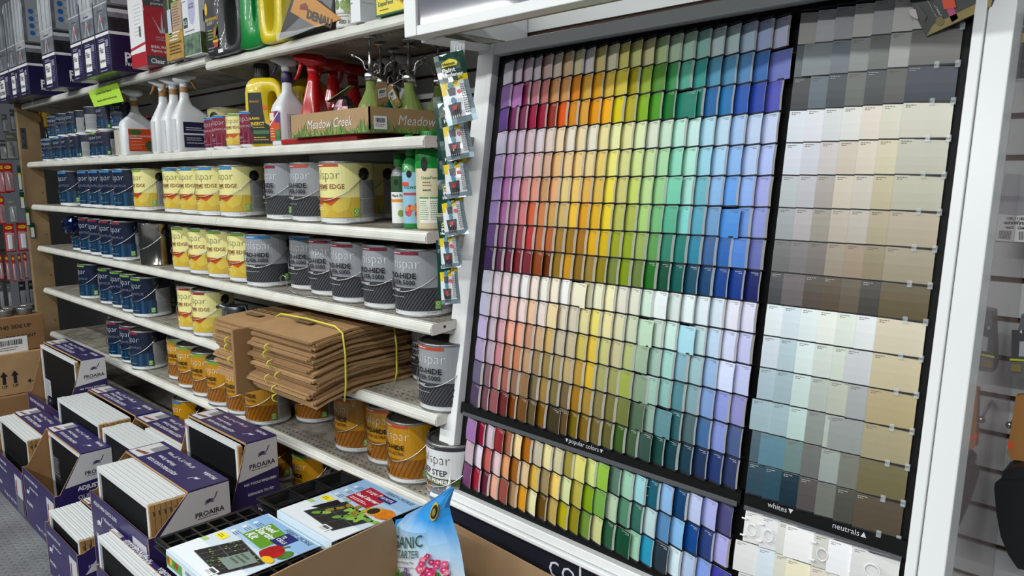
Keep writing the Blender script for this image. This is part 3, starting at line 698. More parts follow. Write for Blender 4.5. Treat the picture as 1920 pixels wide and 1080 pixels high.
KN = {'navy': 'navy blue', 'yellow': 'pale yellow', 'grey': 'silver grey', 'gold': 'golden brown', 'prep': 'white'}
PUT = {}
def clear_spot(u, yc, z, r):
    """keep the left outline at column u, but step back until nothing on that shelf is touched"""
    L = PUT.setdefault(round(z, 3), [])
    for k in range(60):
        x = round_at(u, 0, yc, r)
        if all((x - q[0]) ** 2 + (yc - q[1]) ** 2 > (r + q[2]) ** 2 for q in L): break
        yc += .006
    L.append((x, yc, r)); return x, yc
def can_row(z, where, lst, grp):
    """lst: (left outline column, kind, tab, depth, turn, words); nearest can first, the others give way"""
    for u, kind, tab, yc, rz, words in sorted(lst, key=lambda c: (c[3] > .2, -c[0])):
        x, yc = clear_spot(u, yc, z, R_ * 1.03)
        place_can(kind, tab, x, yc, z, f'{KN[kind]} paint can {words}', rz + .11, group=f'{KN[kind]} cans on the {where} shelf')
TL = 'third shelf'
can_row(Z3, 'third', [
    (76, 'navy', 'blue', .10, 0, 'at the left end of the third shelf'), (114, 'navy', 'blue', .10, 0, 'second from left on the third shelf'), (135, 'navy', 'blue', .10, 0, 'third from left on the third shelf'),
    (157, 'navy', 'blue', .10, 0, 'fourth from left on the third shelf'), (182, 'navy', 'blue', .10, 0, 'fifth on third shelf, touching the first yellow can'),
    (220, 'yellow', 'green', .115, -.12, 'leftmost yellow on third shelf, beside navy cans, green tab'),
    (278, 'yellow', 'blue', .10, .15, 'with blue tab, second yellow on the third shelf'), (310, 'yellow', 'blue', .105, .02, 'with blue tab, third yellow on the third shelf'),
    (342, 'yellow', 'blue', .10, .15, 'with blue tab, fourth yellow on the third shelf'), (387, 'yellow', 'blue', .105, -.05, 'with blue tab and whole side showing, beside grey can'),
    (476, 'grey', 'maroon', .115, -.25, 'with maroon tab, left of the orange-tab grey can, third shelf'), (526, 'grey', 'orange', .11, 0, 'with orange tab on the third shelf, behind a yellow can'),
    (582, 'yellow', 'orange', .105, -.02, 'large in view with orange tab, right end of third shelf'), (636, 'yellow', 'orange', .29, -.05, 'half hidden behind the orange-tab yellow can, third shelf')], '')
MX, MY = clear_spot(222, .11, Z4, R_ * 1.03)
can_row(Z4, 'fourth', [
    (92, 'navy', 'red', .10, 0, 'under crumpled foil at the left end of the fourth shelf'), (107, 'navy', 'red', .10, 0, 'just right of the foil-topped can, fourth shelf'), (126, 'navy', 'red', .10, 0, 'third from left on the fourth shelf'),
    (147, 'navy', 'red', .10, 0, 'fourth from left on the fourth shelf'), (169, 'navy', 'red', .10, 0, 'beside the bare metal can, fourth shelf'),
    (287, 'yellow', 'green', .10, 0, 'with green tab, first right of the bare metal can'), (319, 'yellow', 'green', .10, 0, 'with green tab, second right of the bare metal can'),
    (355, 'yellow', 'green', .10, .05, 'with green tab, third right of the bare metal can'), (396, 'yellow', 'green', .10, .1, 'with green tab, touching the dark grey blue-tab can'),
    (430, 'grey', 'blue', .108, .42, 'with blue tab turned to face the aisle corner, fourth shelf'), (517, 'grey', 'blue', .13, .1, 'with blue tab standing back between two grey cans'),
    (556, 'grey', 'maroon', .10, .02, 'with maroon tab and red sticker, fourth shelf'), (598, 'grey', 'maroon', .10, .08, 'with maroon tab, third from the right on fourth shelf'),
    (660, 'grey', 'maroon', .10, .1, 'with maroon tab, second from the right on fourth shelf'), (722, 'grey', 'maroon', .109, 0, 'with maroon tab at the right end of the fourth shelf')], '')
can_row(Z5, 'fifth', [
    (97, 'navy', 'green', .115, -.1, 'at the left end of the fifth shelf, green tab'), (137, 'navy', 'green', .105, 0, 'second from left on the fifth shelf, green tab'), (160, 'navy', 'green', .105, 0, 'third from left on the fifth shelf, green tab'),
    (179, 'navy', 'green', .105, 0, 'fourth from left on the fifth shelf, green tab'), (200, 'navy', 'green', .105, -.05, 'fifth on the fifth shelf with grey side showing'),
    (241, 'navy', 'green', .27, 0, 'hidden behind another navy can on the fifth shelf'),
    (289, 'yellow', 'red', .11, .1, 'with red tab on the fifth shelf, behind its twin'), (317, 'yellow', 'red', .11, .05, 'with red tab beside the watering jug, fifth shelf'),
    (765, 'grey', 'orange', .11, 0, 'with orange tab alone right of the paper bags')], '')
place_can('grey', 'orange', *clear_spot(752, .285, Z5, R_ * 1.03), Z5, 'silver grey paint can in deep shade behind the orange-tab can')
x_, y_ = clear_spot(775, .095, Z6, R_ * 1.03)
place_can('prep', None, x_, y_, Z6, 'white and grey stain primer can beside the display frame')
can_row(Z6, 'sixth', [
    (144, 'navy', 'red', .12, .05, 'with red tab, first of three on the sixth shelf'), (169, 'navy', 'red', .12, .05, 'with red tab, second of three on the sixth shelf'), (187, 'navy', 'red', .11, -.05, 'with red tab, third and nearest on the sixth shelf'),
    (261, 'gold', 'green', .13, .1, 'at the left end of the gold row, sixth shelf'), (279, 'gold', 'green', .12, .1, 'second in the gold row, sixth shelf'), (307, 'gold', 'green', .12, .1, 'third in the gold row, sixth shelf'),
    (336, 'gold', 'green', .105, 0, 'fourth in the gold row, sixth shelf'), (374, 'gold', 'green', .10, 0, 'fifth in the gold row, left of the can with lid showing'), (410, 'gold', 'orange', .095, 0, 'with its lid showing, left of the paper bags'),
    (470, 'gold', 'green', .30, 0, 'farthest left of those deep under the paper bags'), (512, 'gold', 'orange', .24, 0, 'low behind the paper bags, only its foot showing'), (590, 'gold', 'orange', .13, -.1, 'partly under the paper bags with eco mark showing'),
    (655, 'gold', 'orange', .15, .15, 'left of the nearest gold can, standing back'), (696, 'gold', 'orange', .135, -.05, 'nearest, with red tab, beside the white primer can')], '')
can_row(Z7, 'bottom', [(263, 'gold', 'blue', .12, -.15, 'with blue tab on the bottom shelf behind the screens'), (330, 'gold', 'green', .2, 0, 'dim in shade on the bottom shelf, right of blue-tab can'),
    (500, 'gold', 'green', .14, -.15, 'on the bottom shelf right of the tall screen carton'), (572, 'gold', 'red', .11, .1, 'with red tab and lid showing behind the seed trays'), (430, 'gold', 'green', .16, 0, 'on the bottom shelf hidden behind the tall screen carton')], '')
# quart cans on the second shelf
RQ = .0535
def quarts(lst):
    for u, kind, tab, yc, lev, rz, words in sorted(lst, key=lambda c: -c[0]):
        nm = {'navy': 'navy blue', 'crimson': 'dark red', 'yellow': 'pale yellow'}[kind]
        x, yc = clear_spot(u, yc, Z2 + lev, RQ * 1.02)
        place_can(kind, tab, x, yc, Z2 + lev * .1258, f'small {nm} quart paint can {words}', rz, 'quart', 'quart cans on the second shelf')
quarts([(50, 'navy', 'blue', .07, 0, .5, 'at the far left of the bottom row'), (73, 'navy', 'blue', .07, 0, .2, 'second from left in the bottom row'), (89, 'navy', 'blue', .075, 0, -.1, 'third from left in the bottom row'),
    (106, 'navy', 'red', .075, 0, -.25, 'with red tab, fourth from left in the bottom row'), (121, 'navy', 'green', .09, 0, -.9, 'showing its grey side, fifth in the bottom row'), (143, 'navy', 'green', .07, 0, .15, 'with green tab, sixth in the bottom row'),
    (158, 'navy', 'red', .07, 0, -.05, 'with red tab, seventh in the bottom row'), (211, 'yellow', 'blue', .24, 0, .3, 'left of the copper fungicide bottle'),
    (66, 'navy', 'blue', .10, 1, .4, 'at the left end of the upper row'), (83, 'navy', None, .085, 1, .5, 'second from left in the upper row'), (103, 'navy', None, .10, 1, .1, 'third from left in the upper row'),
    (118, 'navy', None, .10, 1, -1.1, 'showing its grey side, fourth in the upper row'), (137, 'navy', None, .07, 1, -1.3, 'turned grey side out, topmost fifth in the upper row'), (161, 'navy', 'red', .08, 1, 0, 'with red tab under the yellow-green note, upper row'),
    (189, 'navy', 'blue', .075, 1, .35, 'nearest of the upper row, beside the copper bottle'),
    (366, 'crimson', 'blue', .06, 0, .1, 'half hidden right of the three white sprayers'), (382, 'crimson', 'blue', .055, 0, .25, 'with blue tab, between sprayers and yellow quart'),
    (408, 'yellow', 'green', .06, 0, .3, 'with green tab between two red quarts'), (434, 'crimson', 'blue', .065, 0, .2, 'beside the tall yellow jug')])
t = thing('quart_paint_can', 'small quart can turned away, showing ribbed cream paper side', 'paint can', (*clear_spot(192, .075, Z2, RQ * 1.02), Z2 + .0004), group='quart cans on the second shelf')
can_body(RQ, .125).build('can_body', t); can_lid(RQ, .125).build('lid', t)
m = MB(); m.lathe([(RQ + .0004, .006), (RQ + .0004, .119)], M('b9b2a6', .6), 40)
for i in range(40): a = i * 2 * PI / 40; m.box(-.0006, .0006, -RQ - .0009, -RQ, .008, .117, M('8c857a', .6), Matrix.Rotation(a, 4, 'Z'))
m.build('printed_wrap', t)
# a greenish gallon at the back of the second shelf
place_can('yellow', 'green', round_at(372, 0, .28, R_), .285, Z2, 'greenish yellow gallon can in shade behind the white sprayers', -1.2)
# bare metal can with a handwritten word, foil on a can, stray wire handle
t = thing('metal_can', 'bare shiny metal paint can with the word Gray handwritten on it', 'can', (MX, MY, Z4 + .0004))
CHROME = M('a8a49c', .13, 1, noise=.2, scale=18, bump=.15)
can_body(R_, H_, CHROME).build('can_body', t); can_lid(R_, H_).build('lid', t); ear(R_, H_, 1).build('handle_ear', t); ear(R_, H_, -1).build('handle_ear', t); bail(R_, H_).build('wire_handle', t)
m = MB(); f = cyl(R_ + .0006, 0, .25); m.text('Gray', M('3a342c', .5), lambda x, y: f(x, y + .118), width=.062, bold=-.01, shear=.3, step=.012); m.build('handwriting', t, 'handwritten dark marker word')
m = MB(); rr = random.Random(5); FO = M('1b2c5e', .12, .85, coat=.4)
cx, cy = round_at(79, 0, .05, .055), .05; rings = []
for j, (zz, q) in enumerate(((.105, .3), (.11, .8), (.125, 1.02), (.145, 1.05), (.165, 1.0), (.182, .8), (.19, .3))):
    rings.append([(cx + .058 * q * math.cos(a * PI / 9) * rr.uniform(.86, 1.1), cy - .02 + .045 * q * math.sin(a * PI / 9) * rr.uniform(.86, 1.1), Z4 + zz + rr.uniform(-.006, .006)) for a in range(18)])
m.loft(rings, FO, smooth=False)
tag(m.build('foil_wrapper'), 'crumpled shiny blue foil hanging over the leftmost can, fourth shelf', 'foil wrapper')
m = MB(); pts = [on_y(u, v, .035) for u, v in ((527, 527), (525, 520), (530, 516), (536, 519), (537, 526))] + [on_z(u, v, Z4 + .004) for u, v in ((548, 543), (560, 552), (575, 556), (598, 558))]
pts = [Vector((p.x, min(p.y, .06), max(p.z, Z4 + .003))) for p in pts]
m.tube(pts, .0018, WIRE, 8); tag(m.build('wire_handle_hook'), 'loose bent wire handle lying in front of the grey cans', 'wire')
# ================================================================ bottles, boxes and bags on the shelves
def ring(hx, hy, z, cx=0, cy=0, n=28, e=.45):
    r = []
    for i in range(n):
        a = 2 * PI * (i + .5) / n; c, s = math.cos(a), math.sin(a)
        r.append((cx + hx * math.copysign(abs(c) ** e, c), cy + hy * math.copysign(abs(s) ** e, s), z))
    return r
def facing(face, hx, hy, zc, off=.0006):
    """plane on a side of an upright block: 'f' faces the aisle (-Y), 'r' faces +X"""
    return plane((0, -hy - off, zc), (1, 0, 0), (0, 0, 1)) if face == 'f' else plane((hx + off, 0, zc), (0, 1, 0), (0, 0, 1))
def lines(m, F, x0, x1, ys, mat, th=.0016, seed=1, gap=.001):
    rr = random.Random(seed)
    for y in ys:
        q = x0; end = x0 + (x1 - x0) * rr.uniform(.7, 1)
        while q < end: e = min(end, q + rr.uniform(.15, .4) * (x1 - x0) * .5); m.rect(q, e, y, y + th, mat, F); q = e + gap * 1.5
def barcode(m, F, x, y, w_, h_, seed=2):
    m.rect(x - w_ / 2, x + w_ / 2, y - h_ / 2, y + h_ / 2, PAPER, F); rr = random.Random(seed); q = x - w_ * .36
    G = lambda a, b: Vector(F(a, b)) + (Vector(F(a, b)) - Vector(F(a, b))) 
    n = (Vector(F(1, 0)) - Vector(F(0, 0))).cross(Vector(F(0, 1)) - Vector(F(0, 0))).normalized() * .0004
    F2 = lambda a, b: Vector(F(a, b)) + n
    while q < x + w_ * .36: d = rr.choice((.012, .02, .03)) * w_; m.rect(q, q + d, y, y + h_ * .34, INK, F2); q += d + rr.choice((.012, .02)) * w_
    lines(m, F2, x - w_ * .38, x + w_ * .38, (y - h_ * .16, y - h_ * .3), M('5c5c5c', .6), h_ * .05, seed)
def lift(F, d):
    n = (Vector(F(1, 0)) - Vector(F(0, 0))).cross(Vector(F(0, 1)) - Vector(F(0, 0))).normalized() * d
    return lambda x, y: Vector(F(x, y)) + n
def sprayer_head(t, z, body, trig, rz=0, s=1):
    T = Matrix.Translation((0, 0, z)) @ Matrix.Rotation(rz, 4, 'Z') @ Matrix.Scale(s, 4)
    m = MB(); rings = [[T @ Vector(p) for p in ring(.014 + .004 * k, .013, zz, cx, 0, 16, .7)] for zz, cx, k in ((0, 0, 0), (.02, .002, .2))]
    m.loft(rings, body)
    head = [(.002, .020, .016, .004), (.012, .016, .020, .012), (.020, .014, .020, .014), (.030, .010, .010, .013)]
    secs = []
    for x, zlo, zhi, hw in ((-.036, .030, .044, .012), (-.026, .022, .050, .015), (0, .018, .054, .016), (.022, .026, .056, .014), (.040, .038, .054, .010), (.050, .041, .052, .008)):
        secs.append([T @ Vector((x, hw * c, (zlo + zhi) / 2 + (zhi - zlo) / 2 * s_)) for c, s_ in ((-1, -.7), (-1, .5), (-.6, 1), (.6, 1), (1, .5), (1, -.7), (.6, -1), (-.6, -1))])
    m.loft(secs, body); m.build('sprayer_head', t)
    m = MB(); m.tube([T @ Vector(p) for p in ((.030, 0, .036), (.034, 0, .020), (.040, 0, .004), (.050, 0, -.012))], .004, trig, 8, rs=[.006 * s, .0055 * s, .0045 * s, .003 * s]); m.build('trigger', t)
def bottle(name, label, x, y, z, prof, col, cat='spray bottle', rz=0, group=None, e=.45, rough=.35, mat=None):
    t = thing(name, label, cat, (x, y, z + .0005), rz, group)
    m = MB(); m.loft([ring(hx, hy, zz, cx, cy, e=ee) for hx, hy, zz, cx, cy, ee in [(p + (0, 0, e))[:6] if len(p) == 3 else p for p in prof]], mat or M(col, rough, coat=.2)); m.build('bottle', t); return t
WP = 'e3e5e8'; TAN = M('9a6f3c', .5)
# copper fungicide bottle and three more white sprayers
p0 = on_y(222, 292, .012)
t = bottle('spray_bottle', 'white spray bottle with orange copper fungicide label, tan collar', p0.x + .040, .085, Z2, [(.036, .070, 0), (.038, .072, .006), (.038, .072, .165), (.034, .066, .180), (.020, .030, .215, 0, 0, .6), (.016, .018, .235, 0, 0, .8), (.015, .016, .265, 0, 0, .9)], WP)
m = MB(); F = facing('r', .0385, .07, .085); m.rect(-.052, .066, -.06, .055, M('d2461a', .4), F); F2 = lift(F, .0004)
m.flat([(-.02 + .03 * math.cos(a * PI / 8), .038 + .014 * math.sin(a * PI / 8)) for a in range(16)], M('3f6a2a', .5), F2); m.text('COPPER', PAPER, lift(F, .0008), width=.05, bold=.02) if 0 else None
F3 = lambda x, y: F2(x, y + .018); m.text('COPPER FUNGICIDE', PAPER, lift(F3, .0003), width=.105, bold=.012)
m.rect(-.048, .01, .004, .009, PAPER, F2); lines(m, F2, -.046, .025, (-.012, -.026, -.034, -.046), M('f0b8a0', .5), .0025)
m.flat([(.048 + .026 * math.cos(a * PI / 10), -.032 + .028 * math.sin(a * PI / 10)) for a in range(20)], M('4c5a3c', .5, noise=.5, scale=90), F2); m.build('label', t)
m = MB(); m.lathe([(.0175, .262), (.0175, .288)], TAN, 20); m.build('collar', t); sprayer_head(t, .287, M(WP, .4), TAN, -2.37, 1.15); t.scale = (.95, .95, .86)
m = MB(); m.rect(.036, .046, .118, .128, M('d83038', .5), facing('r', .036, 0, .085)); m.build('price_sticker', t)
for i, (u, wd) in enumerate(((279, 'leftmost of three, red label edge'), (300, 'middle of the three'), (321, 'right one of three, behind dark red quarts'))):
    p = on_y(u, 287, .01 + i * .004)
    t = bottle('spray_bottle', f'tall white spray bottle with ribbed side, {wd}', p.x + .040, .09, Z2, [(.036, .072, 0), (.038, .075, .006), (.038, .075, .172), (.034, .068, .19), (.021, .030, .235, 0, -.02, .6), (.018, .020, .262, 0, -.02, .8), (.016, .017, .30, 0, -.02, .9)], WP, group='white ribbed spray bottles')
    m = MB()
    for k in range(26): m.box(-.024, .024, -.0762, -.0748, .012 + k * .006, .0145 + k * .006, M('cfd2d6', .4))
    m.build('ribs', t)
    m = MB(); F = facing('r', .0385, .075, .09); m.rect(-.05, .066, -.065, .06, M('d03a28' if i == 0 else '23264a' if i == 2 else 'c8402a', .4), F); m.rect(-.05, .066, -.004, .004, PAPER, lift(F, .0003)); lines(m, lift(F, .0003), -.04, .05, (.03, .02, -.02, -.03, -.045), PAPER, .003); m.build('label', t)
    m = MB(); m.lathe([(.018, .298), (.018, .322)], TAN, 20, Matrix.Translation((0, -.02, 0))); m.build('collar', t)
    h = Matrix.Translation((0, -.02, 0)); 
    q = bpy.data.objects.new('tmp', None); sprayer_head(t, .322, M(WP, .4), TAN, (-2.3, -2.45, .75)[i], 1.12); bpy.data.objects.remove(q)
    for c in t.children:
        if c.name.startswith(('sprayer_head', 'trigger')): c.location.y = -.02
    t.scale = (.95, .95, .80)
# yellow lawn jugs
def jug(label, x, y, z, col, capcol, rz=0, s=1, lab=None, group=None, name='jug'):
    t = thing(name, label, 'jug', (x, y, z + .0005), rz, group); C1 = M(col, .35, coat=.3)
    m = MB(); m.loft([ring(hx * s, hy * s, zz * s, 0, cy * s, e=ee) for hx, hy, cy, zz, ee in ((.042, .072, 0, 0, .5), (.045, .075, 0, .008, .5), (.045, .075, 0, .085, .5), (.045, .052, -.023, .125, .5), (.045, .044, -.030, .17, .5), (.043, .042, -.030, .205, .6), (.030, .030, -.028, .235, .8), (.022, .022, -.026, .25, 1))], C1); m.build('bottle', t)
    m = MB(); m.tube([(0, a * s, b * s) for a, b in ((-.005, .222), (.030, .228), (.055, .215), (.064, .185), (.064, .13), (.060, .09), (.052, .07))], .015 * s, C1, 12, rs=[.017 * s, .016 * s, .015 * s, .0145 * s, .015 * s, .018 * s, .02 * s]); m.build('handle', t)
    m = MB(); m.lathe([(.026, .248), (.028, .252), (.027, .30), (.024, .305), (0, .305)], M(capcol, .4), 24, Matrix.Translation((0, -.026 * s, 0)) @ Matrix.Scale(s, 4)); 
    for k in range(20): a = k * PI / 10; m.box(-.0012, .0012, .027 * s, .0286 * s, .255 * s, .298 * s, M(capcol, .5), Matrix.Translation((0, -.026 * s, 0)) @ Matrix.Rotation(a, 4, 'Z'))
    m.build('cap', t)
    if lab: m = MB(); lab(m, plane((.0456 * s, 0, 0), (0, 1, 0), (0, 0, 1)), plane((0, -.0756 * s, 0), (1, 0, 0), (0, 0, 1))); m.build('label', t)
    return t
def lawn(m, F, G):
    m.flat([(-.065, .012), (.052, .012), (.052, .08), (.02, .09), (-.004, .12), (-.012, .19), (-.065, .19)], M('191a1c', .4), F); F2 = lift(F, .0005); Y_ = M('e0c020', .45)
    m.text('LAWN', Y_, lambda x, y: F2(x - .028, y + .098), width=.042, bold=.03); m.text('INSECT', Y_, lambda x, y: F2(x - .022, y + .080), width=.056, bold=.03); m.text('BUG-GO', M('c8882a', .5), lambda x, y: F2(x - .04, y + .155), width=.034, bold=.03)
    m.rect(-.05, .04, .045, .058, M('3a6a3a', .5), F2); lines(m, F2, -.05, .045, (.032, .024, .066), M('b8a030', .5), .003)
p = on_y(451, 271, .02)
jug('yellow jug mostly hidden behind the nearer yellow jug', p.x + .06, .28, Z2, 'd8bc14', '2b2a26', 0, 1.02, lawn)
# white bottle with purple collar, more of them deep behind the tray
def purple(label, x, y, group=None, rz=0):
    t = bottle('spray_bottle', label, x, y, Z2, [(.036, .050, 0), (.038, .052, .006), (.038, .052, .135), (.034, .046, .155), (.016, .018, .205, 0, 0, .8), (.015, .015, .245, 0, 0, .9)], 'dfe2e6', rz=rz, group=group)
    m = MB(); F = facing('f', 0, .0525, .075); m.rect(-.032, .032, -.055, .055, M('c9502c', .45), F); F2 = lift(F, .0004); m.rect(.004, .032, .012, .055, M('5a3a86', .45), F2); m.rect(.0, .032, -.055, -.015, M('4a7a3a', .5, noise=.4, scale=80), F2)
    m.rect(-.030, -.004, .022, .050, M('e6dccb', .5), F2); m.flat([(-.032, .0), (.032, .05), (.032, .055), (-.032, .006)], PAPER, lift(F, .0007)); lines(m, F2, -.028, .0, (-.01, -.02, -.03, -.04), M('f0d0b0', .5), .003); m.build('label', t)
    m = MB(); 
    for k in range(15): m.box(.0385, .0396, -.03, .03, .012 + k * .0075, .016 + k * .0075, M('d2d5da', .4))
    m.build('ribs', t)
    m = MB(); m.lathe([(.017, .24), (.019, .245), (.018, .275), (.015, .28)], M('2f2350', .45), 20); m.build('collar', t); sprayer_head(t, .279, M('d9dbde', .4), M('2f2350', .5), -2.37, 1.0); t.scale = (1, 1, .87); return t
p = on_y(504, 267, .03); purple('white spray bottle with purple collar beside the yellow jug', p.x + .042, .085)
for u, yy, wd in ((706, .34, 'left one'), (735, .35, 'middle one'), (760, .355, 'right one')): 
    q = on_y(u, 110, yy); purple(f'purple-collared white spray bottle in shade behind the misters, {wd}', q.x, yy, 'white bottles behind the mister tray', .3)
# red sprayers
def sevin(label, u, yy):
    q = on_y(u, 190, yy); t = bottle('spray_bottle', label, q.x, yy, Z2, [(.030, .046, 0), (.034, .050, .008), (.036, .052, .05), (.034, .048, .10), (.026, .034, .15, 0, 0, .6), (.018, .022, .195, 0, 0, .8), (.016, .017, .22, 0, 0, .9)], 'b01218', rz=.5, group='red sprayers left of the tray', e=.65, mat=M('b21216', .22, coat=.5))
    m = MB(); F = lambda x, y: (.55 * x + .0 , -.0545 + abs(x) ** 2 * 6, .06 + y); F = plane((0, -.0535, .058), (1, 0, 0), (0, .03, 1)); m.flat([(.031 * math.cos(a * PI / 12), .036 * math.sin(a * PI / 12)) for a in range(24)], M('ead9a8', .45), F); F2 = lift(F, .0005)
    for a, c in enumerate(('c83a1c', 'd8b020', '3f7a2a', 'c04a20', '5a8a30')): m.flat([(-.018 + a * .009 + .007 * math.cos(k * PI / 6), .014 + .004 * (a % 2) + .009 * math.sin(k * PI / 6)) for k in range(12)], M(c, .5), lift(F, .0006 + a * .0002))
    m.text('SEVIN', M('b01218', .4), lift(lambda x, y: F2(x, y - .012), .0006), width=.046, bold=.03); lines(m, F2, -.016, .016, (-.002, -.026), INK, .002); m.build('label', t)
    sprayer_head(t, .218, M('a51016', .3), M('b8141a', .3), -2.9, 1.2); return t
sevin('bright red garden spray bottle with vegetable label, nearest red one', 590, .085); sevin('second red spray bottle, behind the nearest red one', 626, .19); sevin('third red spray bottle, in shade behind the second', 664, .30)
# tray of glass misters
TX0, TX1, TY0, TY1, TZ = -.622, -.207, -.02, .335, 1.5985
m = MB(); m.bbox(-.72, -.30, .0, .30, Z2 + .0005, TZ - .0005, M('a01418', .4), .003); tag(m.build('red_box'), 'flat red box lying under the cardboard mister tray', 'box')
t = thing('display_tray', 'kraft cardboard tray printed with grass and Meadow Creek lettering', 'tray', (0, 0, 0)); K2 = M('a98a62', .75, noise=.05, scale=20)
TH_ = .068; m = MB(); m.box(TX0, TX1, TY0, TY1, TZ, TZ + .003, K2); m.box(TX0, TX1, TY0, TY0 + .004, TZ, TZ + TH_, K2); m.box(TX0, TX1, TY1 - .004, TY1, TZ, TZ + TH_, K2); m.box(TX0, TX0 + .004, TY0, TY1, TZ, TZ + TH_, K2); m.box(TX1 - .004, TX1, TY0, TY1, TZ, TZ + TH_, K2); m.build('tray_box', t)
def grass(m, F, w_, h_, seed, n=130):
    rr = random.Random(seed); G = [M(c, .6) for c in ('5a7c34', '6f9440', '48682c', '86a650')]
    for i in range(n):
        x = rr.uniform(-w_ / 2, w_ / 2); hh = h_ * rr.uniform(.3, 1) * (.7 + .3 * math.sin(x * 40)); b_ = rr.uniform(-.018, .018); wd = rr.uniform(.0015, .0035)
        x2 = max(-w_ / 2, min(w_ / 2, x + b_)); m.flat([(max(x - wd, -w_ / 2), 0), (min(x + wd, w_ / 2), 0), (min(max(x + b_ * .4 + wd * .6, -w_ / 2), w_ / 2), hh * .6), (x2, hh), (max(min(x + b_ * .4 - wd * .6, w_ / 2), -w_ / 2), hh * .6)], rr.choice(G), lift(F, .0003 + i * .000002))
m = MB(); F = plane(((TX0 + TX1) / 2, TY0 - .0003, TZ), (1, 0, 0), (0, 0, 1)); m.rect(-.207, .207, 0, .006, M('4f7030', .6), F); grass(m, F, .41, .05, 1); m.text('Meadow Creek', PAPER, lift(lambda x, y: F(x + .01, y + .034), .001), width=.235, shear=.25, bold=-.004); m.build('printed_side', t)
m = MB(); F = plane((TX1 + .0003, (TY0 + TY1) / 2, TZ), (0, 1, 0), (0, 0, 1)); m.rect(-.177, .177, 0, .004, M('4f7030', .6), F); grass(m, F, .35, .05, 2); m.text('Meadow Creek', PAPER, lift(lambda x, y: F(x + .045, y + .036), .001), width=.25, shear=.25, bold=-.004); barcode(m, lift(F, .0012), -.142, .026, .045, .036); m.build('printed_side', t)
GREEN = glass('b4c878', .05, None, 1.4).copy(); TEAL = glass('3f8f9a', .05, None, 1.4).copy()
for g_ in (GREEN, TEAL): g_.node_tree.nodes['Principled BSDF'].inputs['Transmission Weight'].default_value = .6; CHR = M('c4c4c2', .2, 1)
def mister(col, label, x, y, rz, tagged, grp, sr=0):
    RS = Matrix.Rotation(sr, 4, 'Z')
    t = thing('glass_mister', label, 'plant mister', (x, y, TZ + .0035), rz, grp)
    m = MB(); prof = [(0, .001), (.040, .001), (.043, .006), (.045, .014), (.046, .052), (.038, .078), (.026, .100), (.0155, .122), (.0145, .150), (.016, .153)]
    m.lathe(prof + [(r - .003, z + .002) for r, z in prof[::-1] if r > .004] + [(0, .004)], col, 16, smooth=False)
    for k in range(16):
        a = k * PI / 8; 
    m.build('glass_bottle', t)
    m = MB(); m.lathe([(.017, .146), (.019, .147), (.019, .166), (.016, .169), (.007, .170), (.0062, .20), (.0045, .205), (.0045, .262), (0, .262)], CHR, 20); m.build('pump', t)
    m = MB(); m.lathe([(0, .260), (.019, .263), (.021, .266), (.019, .269), (0, .268)], CHR, 20); m.build('plunger_cap', t)
    m = MB(); m.tube([RS @ Vector(p) for p in ((.008, 0, .178), (.016, 0, .182), (.020, 0, .200), (.030, 0, .209), (.046, 0, .217))], .0028, CHR, 8); m.tube([RS @ Vector(p) for p in ((.044, 0, .216), (.052, 0, .219))], .0045, CHR, 8); m.build('spout', t)
    m = MB(); m.tube([RS @ Vector(p) for p in ((-.006, 0, .178), (-.016, .004, .195), (-.028, .002, .188), (-.026, 0, .170), (-.012, 0, .165))], .0014, CHR, 6); m.build('finger_loop', t)
    if tagged:
        T = Matrix.Translation((.034, -.040, .105)) @ Matrix.Rotation(.6, 4, 'Z') @ Matrix.Rotation(-.25, 4, 'Y') @ Matrix.Rotation(.35, 4, 'X')
        m = MB(); m.prism([(-.019, -.034), (.019, -.034), (.019, .026), (.012, .034), (-.012, .034), (-.019, .026)], 'y', -.0004, .0004, M('a9865a', .7), T)
        F = lambda a, b: T @ Vector((a, -.0009, b)); barcode(m, F, 0, .004, .028, .026, 5); grass(m, lambda a, b: T @ Vector((a, -.0008, b - .034)), .037, .018, 9, 26); m.build('hang_tag', t)
        m = MB(); m.tube([(.016, -.01, .158), (.026, -.024, .150), T @ Vector((0, 0, .030))], .0005, PAPER, 5); m.build('tag_string', t)
G_ = 'glass misters in the cardboard tray'
mister(GREEN, 'green glass plant mister with kraft tag, nearest the tray corner', -.305, .060, .85, True, G_, 3.05); mister(GREEN, 'green glass plant mister in the middle of the tray side', -.262, .165, -.87, True, G_, 1.64)
mister(GREEN, 'green glass plant mister at the far end of the tray, beside display frame', -.268, .283, -2.2, False, G_)
mister(TEAL, 'teal glass plant mister behind the nearest green one', -.385, .155, .3, False, G_); mister(TEAL, 'teal glass plant mister between the two right-hand green ones', -.345, .235, .4, False, G_)
mister(TEAL, 'teal glass plant mister deep in the tray beside the hardener pouches', -.330, .312, .2, False, G_) if 0 else None
mister(GREEN, 'green glass plant mister at the tray back, behind the teal ones', -.45, .255, .2, False, G_)
m = MB(); rr = random.Random(8); rings = []
for j, (zz, q) in enumerate(((.0, .8), (.02, 1), (.05, 1), (.08, .85), (.10, .6), (.112, .3))): rings.append([(-.43 + .048 * q * math.cos(a * PI / 8) * rr.uniform(.82, 1.12), .05 + .042 * q * math.sin(a * PI / 8) * rr.uniform(.82, 1.12), TZ + .004 + zz) for a in range(16)])
t = thing('foil_bag', 'crinkled dark foil bag with a hang tag in the mister tray', 'bag', (0, 0, 0)); m.loft(rings, M('5a4448', .18, .8, noise=.6, scale=60), smooth=False); m.build('bag_body', t)
m = MB(); T = Matrix.Translation((-.43, .04, TZ + .122)) @ Matrix.Rotation(.5, 4, 'Z') @ Matrix.Rotation(-.5, 4, 'Y'); m.bbox(-.045, .045, -.014, .014, -.001, .001, M('7d8a50', .6), .0004, T); m.build('hang_tag', t)
